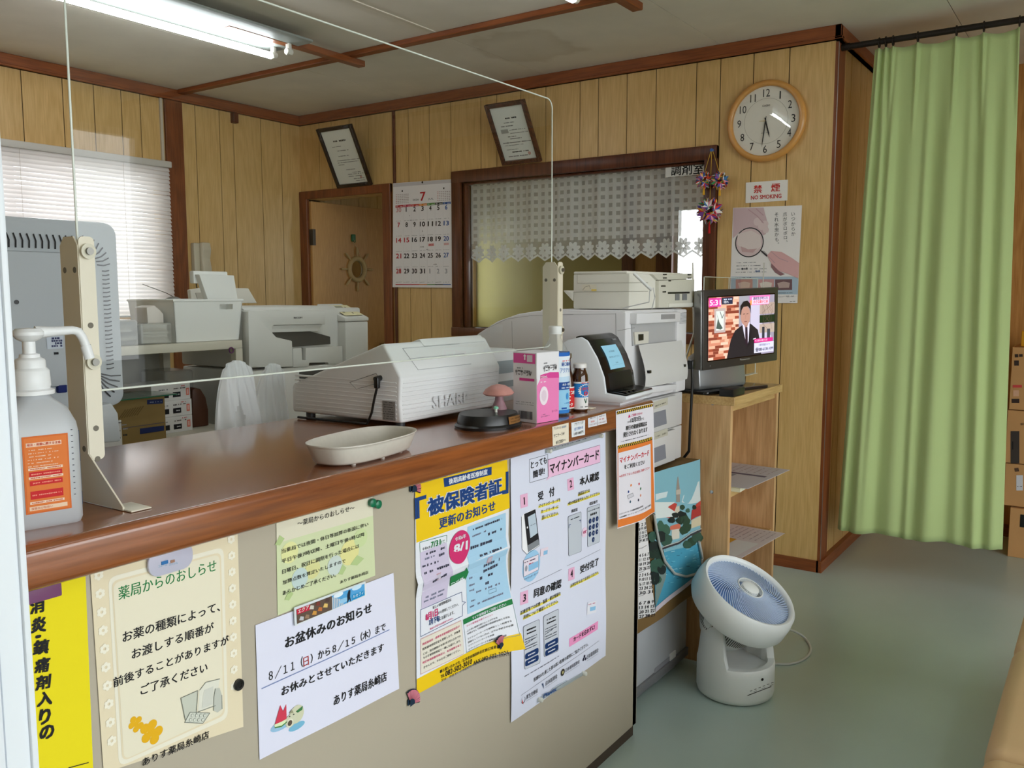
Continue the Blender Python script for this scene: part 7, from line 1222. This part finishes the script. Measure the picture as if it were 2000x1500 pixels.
s.poly([(SW * .26, 0), (SW * .32, SH * .3), (SW * .38, SH * .44), (SW * .5, SH * .53), (SW * .62, SH * .53), (SW * .73, SH * .42), (SW * .77, SH * .2), (SW * .79, 0)], SUIT, 7); s.poly([(SW * .485, SH * .55), (SW * .6, SH * .56), (SW * .585, SH * .2), (SW * .555, SH * .18), (SW * .51, SH * .4)], g(206, 200, 222), 8); s.poly([(SW * .53, SH * .48), (SW * .565, SH * .48), (SW * .575, SH * .2), (SW * .555, SH * .16), (SW * .535, SH * .22)], g(40, 22, 36), 9)
s.poly([(SW * .55, SH * .1), (SW * .63, SH * .44), (SW * .61, SH * .2)], g(22, 18, 24), 9); s.line([(SW * .655, SH * .27), (SW * .7, SH * .28)], .003, g(210, 206, 220), 9)
s.disc((SW * .535, SH * .67), SW * .073, SKN, 9, ry=SH * .16, seg=24); s.poly([(SW * .5, SH * .56), (SW * .585, SH * .56), (SW * .56, SH * .48), (SW * .535, SH * .46)], g(160, 118, 106), 8)
s.poly([(SW * .45, SH * .7), (SW * .455, SH * .84), (SW * .5, SH * .91), (SW * .56, SH * .92), (SW * .61, SH * .86), (SW * .618, SH * .7), (SW * .602, SH * .78), (SW * .57, SH * .825), (SW * .5, SH * .82), (SW * .472, SH * .77), (SW * .463, SH * .69)], HR, 10)
for x in (.51, .56): s.line([(SW * (x - .014), SH * .7), (SW * (x + .014), SH * .705)], .0018, g(46, 30, 30), 11)
s.line([(SW * .535, SH * .69), (SW * .53, SH * .62)], .0012, g(146, 100, 88), 11); s.line([(SW * .515, SH * .575), (SW * .555, SH * .575)], .0028, g(120, 62, 60), 11); s.poly([(SW * .6, SH * .92), (SW * .625, SH * .92), (SW * .62, SH * .84), (SW * .605, SH * .84)], g(226, 150, 60), 12)
s.rect((0, SH * .99), (SW * .17, SH * .85), g(206, 60, 150), 8); s.text('5:31', (SW * .01, SH * .875), (SW * .16, SH * .875), g(240, 220, 236), SH * .085, .02, 10); s.rect((SW * .18, SH * .99), (SW * .34, SH * .88), g(34, 40, 66), 8); s.dashes((SW * .19, SH * .96), (SW * .33, SH * .96), g(190, 200, 220), .005, 9, 2); s.text('晴れ', (SW * .21, SH * .895), (SW * .28, SH * .895), g(226, 230, 240), .009, 0, 9)
s.poly([(SW * .6, SH * .995), (SW * .92, SH * .995), (SW * .9, SH * .84), (SW * .6, SH * .84)], g(226, 110, 176), 8); s.rect((SW * .63, SH * .97), (SW * .9, SH * .85), g(216, 196, 222), 9); s.text('高校生が考えた', (SW * .65, SH * .925), (SW * .88, SH * .925), g(70, 40, 90), .01, .02, 11); s.text('小さな菓子工房', (SW * .65, SH * .865), (SW * .88, SH * .865), g(206, 60, 70), .011, .02, 11)
s.rect((SW * .67, SH * .27), (SW * .97, SH * .205), g(206, 40, 130), 12); s.text('★三原市の菓子工房', (SW * .68, SH * .222), (SW * .88, SH * .222), g(236, 200, 220), .007, .01, 13); s.rect((SW * .67, SH * .2), (SW * .985, SH * .03), g(206, 204, 232), 12); s.text('三原市須波ハイツ', (SW * .74, SH * .14), (SW * .92, SH * .14), g(56, 50, 80), .008, .01, 13); s.text('☎080-6138-1099', (SW * .69, SH * .05), (SW * .975, SH * .05), g(24, 22, 40), .014, .02, 13); s.build('screen', t)
q = MB(mat('screen_gloss', (8, 8, 9), .12)); q.T = T_; q.box(sx0 - .004, sx1 + .004, -.0004, .004, sz0 - .004, sz1 + .004); q.build('screen_border', t, smooth=0)
s = Sheet(T_ @ Vector((0, 0, 0)), U_, V_, uv=True, base=.0006); s.text('Panasonic', (TW * .47, TH_ * .068), (TW * .6, TH_ * .068), ink(150, 146, 140), .006, .02); s.disc((TW * .09, TH_ * .05), .002, ink(130, 130, 130)); s.build('maker_lettering', t)
q = MB(mat('stand_silver', (158, 160, 162), .3, .6)); q.T = Matrix.Translation((TO.x, TO.y, SZ)) @ Matrix.Rotation(TA, 4, 'Z'); zz = zbot - SZ
q.prism([(.03, .01), (.025, .02), (.035, zz + .05), (.05, zz + .06), (.08, zz + .04), (.1, .04), (.11, .01)], 'x', .02, .28, bev=.006); q.build('stand_neck', t)
q = MB(mat('base_gloss', (30, 30, 32), .15)); q.T = Matrix.Translation((TO.x, TO.y, SZ)) @ Matrix.Rotation(TA, 4, 'Z'); q.prism(rrect(-.0, .36, -.02, .125, .02), 'z', .0005, .011, bev=.003); q.build('stand_base', t)
q = MB(BLACK); a = onZ(1350, 768, SZ + .004); b = onZ(1430, 765, SZ + .004); q.box(SX0 + .0, SX0 + .105, SY0 - .004, SY0 + .046, SZ + .0005, SZ + .026, bev=.004); st_ = q.build('tuner_box', label='small flat black tuner box at the front corner of the wooden shelf', cat='box')
TR = pane('clear_stand', (244, 248, 248), 1.49); t = thing('leaflet_holder', 'clear acrylic leaflet holder standing behind the television', 'leaflet holder', (2.95, 1.21, SZ)); y0 = 1.21; P = [onY(1375, 540, y0), onY(1480, 541, y0)]; m_ = onY(1424, 540, y0)
q = MB(TR); q.face([(P[0].x, y0, SZ + .001), (P[1].x, y0, SZ + .001), (P[1].x, y0, P[0].z), (P[0].x, y0, P[0].z)]); q.build('clear_panel', t, smooth=0)
q = MB(EDGE); q.box(P[0].x, P[1].x, y0 - .0015, y0 + .0015, P[0].z - .002, P[0].z)
for x in (P[0].x, m_.x, P[1].x): q.box(x, x + .0025, y0 - .0015, y0 + .0015, SZ, P[0].z)
q.box(P[0].x, P[1].x, y0 - .012, y0 + .012, SZ + .0003, SZ + .002); q.build('panel_edge', t, smooth=0)
t = thing('rod_antenna', 'pair of thin white antenna rods rising behind the television', 'antenna', (2.8, 1.23, SZ)); q = MB(OFFWHITE); q.box(2.8, 2.86, 1.236, 1.258, SZ + .0005, SZ + .03, bev=.003); q.build('antenna_base', t); pa, pb = onY(1353, 513, 1.24), onY(1366, 592, 1.24)
for tip in (pa, onY(1492, 513, 1.24)):
    q = MB(OFFWHITE); e_ = Vector((tip.x + (.03 if tip is pa else .0), 1.24, 1.14)); q.tube([(2.83, 1.247, SZ + .025), (e_.x, 1.243, 1.09), (tip.x, 1.24, tip.z)], .0036, seg=10); q.build('rod', t)
# ================================================================= circulator fan
FB = Vector((2.53, .905, 0)); t = thing('circulator_fan', 'white air circulator fan with pale blue blades standing on the floor', 'fan', tuple(FB)); FW = mat('fan_white', (230, 234, 234), .35)
vd = (Vector((FB.x, FB.y, .34)) - EYE).normalized(); Nf = (-.47 * vd + .88 * (.55 * CR + .83 * CU)).normalized(); best = None
for i in range(200):
    hp = .2 + i * .001; C_ = Vector((FB.x, FB.y, hp)) + Nf * .114; d = C_ - EYE; py = 750 - FPX * d.dot(CU) / d.dot(CF); px = 1000 + FPX * d.dot(CR) / d.dot(CF)
    if best is None or abs(py - 1154) < best[0]: best = (abs(py - 1154), hp, px)
HP = best[1]; PV = Vector((FB.x, FB.y, HP)) - Vector((CR.x, CR.y, 0)) * .018; FC = PV + Nf * .114; ax = Vector((-Nf.y, Nf.x, 0)).normalized()
q = MB(FW); r0 = .118
# base drum with an open saddle between the two arms
axh = ax; ax = (Matrix.Rotation(math.radians(-18), 3, 'Z') @ ax); fr_ = Vector((ax.y, -ax.x, 0)); fr_ = fr_ if fr_.dot(EYE - FB) > 0 else -fr_
def drum(i, n, z, r): a = 2 * math.pi * i / n; return FB + ax * (r * math.cos(a)) + fr_ * (r * math.sin(a)) + Vector((0, 0, z))
N_ = 72
def top(i):
    c = math.cos(2 * math.pi * i / N_); zl_ = .112; f = max(0, (abs(c) - .84) / .16); f = min(1, f * 2.0); f = f * f * (3 - 2 * f); return zl_ + (HP + .022 - zl_) * f
prof = [(0, .002), (r0 * .9, .002), (r0 * .97, .008), (r0, .02)]; rings = []
for r, z in prof[1:]: rings.append([q.v(drum(i, N_, z, r)) for i in range(N_)])
q.bm.faces.new(rings[0][::-1])
def lean(z): return 1 - .14 * max(0, (z - .11) / .2)
for f in (.35, .7, .95, 1.0): rings.append([q.v(drum(i, N_, .02 + (top(i) - .02) * f, r0 * lean(.02 + (top(i) - .02) * f) - (.003 if f == 1.0 else 0))) for i in range(N_)])
inner = [[q.v(drum(i, N_, top(i) * f + .1 * (1 - f), (r0 * lean(top(i)) - .022) * (.97 if f < 1 else 1))) for i in range(N_)] for f in (1.0, .0)]
rings += inner
for A_, B_ in zip(rings, rings[1:]):
    for i in range(N_): q.bm.faces.new((A_[i], A_[(i + 1) % N_], B_[(i + 1) % N_], B_[i]))
q.bm.faces.new(rings[-1]); q.build('base', t, smooth=50)
q = MB(FW); q.lathe([(0, -.09), (.03, -.089), (.068, -.075), (.086, -.042), (.093, -.005), (.106, .016), (.13, .03)], PV, Nf, seg=64)
q.lathe([(.13, .03), (.149, .03), (.157, .045), (.158, .085), (.154, .112), (.146, .122), (.139, .12), (.135, .112), (.134, .05)], PV, Nf, seg=80); q.build('fan_head', t, smooth=50)
qf = Nf.to_track_quat('Z', 'Y').to_matrix()
def hp_(r, a, h): return PV + qf @ Vector((r * math.cos(a), r * math.sin(a), h))
q = MB(mat('vent_black', (30, 32, 34), .6))
for i in range(84):
    a = i * 2 * math.pi / 84
    q.face([hp_(.129, a, .0265), hp_(.129, a + .03, .0265), hp_(.107, a + .034, .0135), hp_(.107, a + .004, .0135)]); q.face([hp_(.0955, a, -.0), hp_(.0955, a + .03, -.0), hp_(.088, a + .034, -.04), hp_(.088, a + .004, -.04)])
q.build('rear_vents', t, smooth=0, recalc=False)
q = MB(mat('grille_blue', (196, 212, 236), .35), FW)
for i in range(72):
    a0 = i * 2 * math.pi / 72
    path = []
    for j in range(11): f = j / 10; r = .04 + .096 * f; path.append((r, a0 - .95 * (1 - f) ** 1.3, .118 - .010 * f + .008 * (1 - f)))
    for (r1, b1, h1), (r2, b2, h2) in zip(path, path[1:]):
        w1, w2 = .0010 / r1, .0010 / r2
        q.face([hp_(r1, b1 - w1, h1), hp_(r2, b2 - w2, h2), hp_(r2, b2 + w2, h2), hp_(r1, b1 + w1, h1)]); q.face([hp_(r1, b1 + w1, h1), hp_(r2, b2 + w2, h2), hp_(r2, b2 + w2, h2 - .005), hp_(r1, b1 + w1, h1 - .005)]); q.face([hp_(r1, b1 - w1, h1 - .005), hp_(r2, b2 - w2, h2 - .005), hp_(r2, b2 - w2, h2), hp_(r1, b1 - w1, h1)])
q.lathe([(.0385, .114), (.0385, .128), (.0415, .128), (.0415, .114)], PV, Nf, m=FW, seg=48)
for i in range(36):
    a = i * 2 * math.pi / 36 + .05; q.face([hp_(.026, a - .02, .13), hp_(.0395, a - .014, .127), hp_(.0395, a + .014, .127), hp_(.026, a + .02, .13)], FW)
q.build('front_grille', t, smooth=0, recalc=False)
q = MB(FW); q.lathe([(0, .132), (.022, .132), (.027, .129), (.028, .118), (0, .118)], PV, Nf, seg=40); q.build('grille_hub', t)
BLU = mat('blade_blue', (120, 160, 220), .3); q = MB(BLU)
for i in range(5):
    a0 = i * 2 * math.pi / 5
    q.grid(lambda u, v: hp_(.03 + .097 * v, a0 + (u * 1.2 - .2) * (1.0 - .06 * v) - .5 * v, .088 + .02 * (u - .5) * -1.6 - .004 * v), 8, 8)
q.lathe([(.034, .05), (.034, .092), (.026, .1), (0, .102)], PV, Nf, seg=36); q.build('blades', t, smooth=60)
for s_ in (-1, 1):
    q = MB(FW); q.cyl(PV + ax * s_ * .08, PV + ax * s_ * .096, .016, seg=28); q.build('pivot', t)
# buttons on the base
def bp(px, py):    # point on the drum's surface seen at a pixel
    d = ray(px, py).normalized(); o = EYE - FB; A = d.x ** 2 + d.y ** 2; B = 2 * (o.x * d.x + o.y * d.y); C = o.x ** 2 + o.y ** 2 - (r0 + .0006) ** 2; D = max(0, B * B - 4 * A * C); return EYE + d * ((-B - math.sqrt(D)) / (2 * A))
q = MB(BLACK); p = bp(1489, 1327); n_ = (p - FB); n_.z = 0; n_.normalize(); q.lathe([(0, .001), (.0042, .001), (.0042, 0)], p, n_, seg=16)
P = [bp(1460 + i * 4.6, 1358.5 - i * 1.75) for i in range(11)]; q.tube(P, .0011, seg=5); q.build('power_mark', t)
q = MB(ink(110, 114, 116))
for i in range(6):
    p = bp(1465 + i * 8.3, 1350 - i * 3.2); p2 = bp(1469 + i * 8.3, 1348.6 - i * 3.2); q.tube([p, p2], .001, seg=5)
    if i % 2: p = bp(1464 + i * 8, 1354 - i * 3); p2 = bp(1470 + i * 8, 1352 - i * 3); q.tube([p, p2], .0006, seg=5)
q.build('control_print', t)
q = MB(mat('fan_cable', (206, 208, 206), .45)); PTS = [onZ(x, y, z) for x, y, z in ((1528, 1226, .1), (1552, 1233, .04), (1572, 1246, .008), (1583, 1264, .0045), (1580, 1278, .0045), (1565, 1290, .0045), (1540, 1297, .0045), (1512, 1296, .0045))]; PTS[0] = FB - fr_ * .115 + Vector((0, 0, .05)) if False else PTS[0]
def smooth_path(P, n=6):
    o = []
    for i in range(len(P) - 1):
        p0, p1, p2, p3 = P[max(0, i - 1)], P[i], P[i + 1], P[min(len(P) - 1, i + 2)]
        for j in range(n): u = j / n; o.append(.5 * ((2 * p1) + (p2 - p0) * u + (2 * p0 - 5 * p1 + 4 * p2 - p3) * u * u + (3 * p1 - p0 - 3 * p2 + p3) * u ** 3))
    return o + [P[-1]]
q.tube(smooth_path(PTS), .0042, seg=10); q.build('power_cord', t, smooth=60)
# ================================================================= curtain on its rod
XR = 3.905; r1_, r2_ = onX(1632, 92, XR), onX(2010, 39.5, XR); zr = (r1_.z + r2_.z) / 2; t = thing('curtain_rod', 'black metal curtain rod at the passage beside the clock wall', 'curtain rod', (XR, .4, zr)); BR = mat('black_iron', (44, 38, 34), .45, .5)
q = MB(BR); q.cyl((XR, r1_.y - .004, zr), (XR, -1.2, zr), .0125, seg=16); q.cyl((XR, r1_.y - .004, zr), (XR, r1_.y - .06, zr), .015, seg=16); q.build('rod', t)
q = MB(BR); q.cyl((XR, r1_.y + .0, zr), (XR, r1_.y - .006, zr), .022, seg=20); q.build('end_bracket', t)
ring_px = [1718, 1731, 1745, 1793, 1868, 1921, 1990]
for px in ring_px:
    y = onX(px, 70, XR).y; q = MB(BR); q.tube([(XR + .017 * math.cos(i * math.pi / 8), y, zr - .004 + .019 * math.sin(i * math.pi / 8)) for i in range(16)], .0028, seg=8, closed=True); q.tube([(XR, y, zr - .022), (XR, y, zr - .04)], .002, seg=6); q.build('ring', t)
CUR = mat('green_curtain', (184, 202, 140), .8, spec=.15, bump=.25, bscale=600); n = CUR.node_tree.nodes; CUR.node_tree.nodes['Principled BSDF'].inputs['Sheen Weight'].default_value = .2
q = MB(CUR); YT0, YT1 = onX(1708, 92, XR).y, onX(1992, 60, XR).y; YB0, YB1 = onX(1639, 1035, XR).y, onX(1963, 1073, XR).y; ZT_, ZBt = zr - .026, .2; pins = [(onX(p, 70, XR).y - YT0) / (YT1 - YT0) for p in ring_px]
folds = [(.03, .024, .02), (.10, .030, .022), (.17, .030, .024), (.30, .020, .06), (.42, .022, .028), (.57, .034, .05), (.70, .016, .03), (.80, .030, .034), (.94, .026, .04)]
def cur(u, v):      # v: 0 top .. 1 bottom
    y = (YT0 + (YT1 - YT0) * u) * (1 - v) + (YB0 + (YB1 - YB0) * u) * v; y += .010 * math.sin(u * 13 + 1.3) * v
    x = XR + .004
    top_ = 0
    for p in pins: top_ -= .017 * math.exp(-((u - p) / .014) ** 2) - .006 * math.exp(-((u - p) / .05) ** 2)
    low = 0
    for i, (p, a, wd) in enumerate(folds):
        c = p + .015 * math.sin(i * 2.1) * v; wd = wd * (1 + .35 * v); low -= a * math.exp(-((u - c) / wd) ** 2)
    low += .004 * math.sin(u * 29 + v * 1.5) + .012
    f = min(1, v / .22); f = f * f * (3 - 2 * f); x += top_ * (1 - f) + low * (.35 + .65 * f) * (.55 + .45 * v)
    sag = 0
    for a, b in zip(pins, pins[1:]):
        if a < u < b: sag = (b - a) * .05 * math.sin(math.pi * (u - a) / (b - a))
    z = ZT_ + (ZBt - ZT_) * v - sag * (1 - v) ** 3 - .004 * math.sin(u * 17) * v + (.012 * (u - .5)) * v; return (x, y, z)
q.grid(cur, 260, 70); cu = q.build('curtain', label='light green pleated curtain hanging across the passage', cat='curtain', smooth=180, thick=.0015, recalc=False)
# ================================================================= cartons stacked in the passage
KB = mat('carton_board', (196, 146, 92), .75, var=.05); TAPE = ink(70, 56, 46)
def carton(label, px0, py0, py1, x, y1, dep, marks, c=KB):
    y0 = onX(px0, 700, x).y; ya = y1; za, zb = onX(1990, py1, x).z, onX(1990, py0, x).z; t = thing('carton', label, 'box', (x + dep / 2, (y0 + ya) / 2, za), 'cartons stacked in the passage'); q = MB(c); q.box(x, x + dep, ya, y0, za + .0005, zb - .0005, bev=.002, seg=1); q.build('board', t, smooth=0); s = sheetX(x, base=.001)
    for k_, a in marks:
        if k_ == 'r': s.quad([(a[0], a[1]), (a[2], a[1]), (a[2], a[3]), (a[0], a[3])], ink(*a[4]), 1)
        else: s.dashes((a[0], a[1]), (a[2], a[3]), ink(*a[4]), a[5], 2, int(a[1]))
    s.build('print', t)
XB = 4.62
carton('brown carton with black print, at the top of the pile behind the curtain', 1976, 678, 801, XB, -.2, .32, [('d', (1982, 695, 2015, 693, (50, 40, 36), .02)), ('r', (1981, 704, 1990, 714, (60, 46, 40))), ('r', (1978, 752, 1996, 757, (206, 70, 70))), ('r', (1979, 762, 1990, 774, (216, 170, 140))), ('r', (1976, 779, 1991, 787, (60, 46, 40)))])
carton('brown carton with a dark panel, second from the top of the pile', 1974, 802, 906, XB, -.2, .3, [('r', (1974, 842, 1991, 905, (64, 56, 52))), ('r', (1977, 862, 1979, 878, (20, 18, 18))), ('d', (1982, 830, 2000, 828, (120, 90, 60), .01))])
carton('brown carton with a small white label, third from the top of the pile', 1976, 907, 990, XB + .0, -.2, .32, [('r', (1985, 928, 1998, 958, (214, 214, 222))), ('d', (1987, 950, 1996, 950, (120, 120, 130), .006)), ('d', (1982, 918, 1990, 917, (90, 66, 50), .02))])
z_ = onX(1990, 990, XB).z; t = thing('carton', 'large brown carton on the floor under the pile', 'box', (XB + .15, 0, 0), 'cartons stacked in the passage'); q = MB(KB); q.box(XB - .02, XB + .33, -.25, onX(1972, 1020, XB).y, .0, z_ - .004, bev=.002, seg=1); q.build('board', t, smooth=0); q = MB(BLACK); q.box(XB - .0212, XB - .0195, onX(2010, 1000, XB).y, onX(1994, 1000, XB).y, z_ - .09, z_ - .03); q.build('print', t, smooth=0)
q = MB(ink(226, 160, 40)); a = onX(1993, 676, XB); q.box(XB + .02, XB + .1, a.y - .2, a.y, a.z - .003, a.z + .07, bev=.004); tag(q.build('yellow_package'), 'small yellow package on top of the carton pile', 'package')
# ================================================================= waiting bench
t = thing('waiting_bench', 'beige vinyl waiting bench at the lower right corner', 'bench', (2.2, -.1, 0)); VN = mat('beige_vinyl', (200, 168, 124), .45, bump=.08, bscale=300); ye = .15; xe = onZ(1996, 1112, .4).x
q = MB(VN, mat('vinyl_seam', (150, 124, 88), .6)); seams = sorted([xe] + [onZ(1960, 1256, .4).x, onZ(1934, 1470, .4).x, .9])
for a, b in zip(seams, seams[1:]): q.box(a + .0008, b - .0008, -.42, ye, .2, .405, bev=.035, seg=6); q.box(a + .003, b - .003, -.40, ye - .012, .19, .3, bev=.01)
q.build('cushion', t)
q = MB(mat('bench_frame', (150, 124, 90), .5)); q.box(.92, xe - .02, -.40, ye - .025, .04, .195); q.build('base_box', t, smooth=0)
q = MB(BLACK); q.box(.95, xe - .05, -.38, ye - .05, 0, .04); q.build('plinth', t, smooth=0)
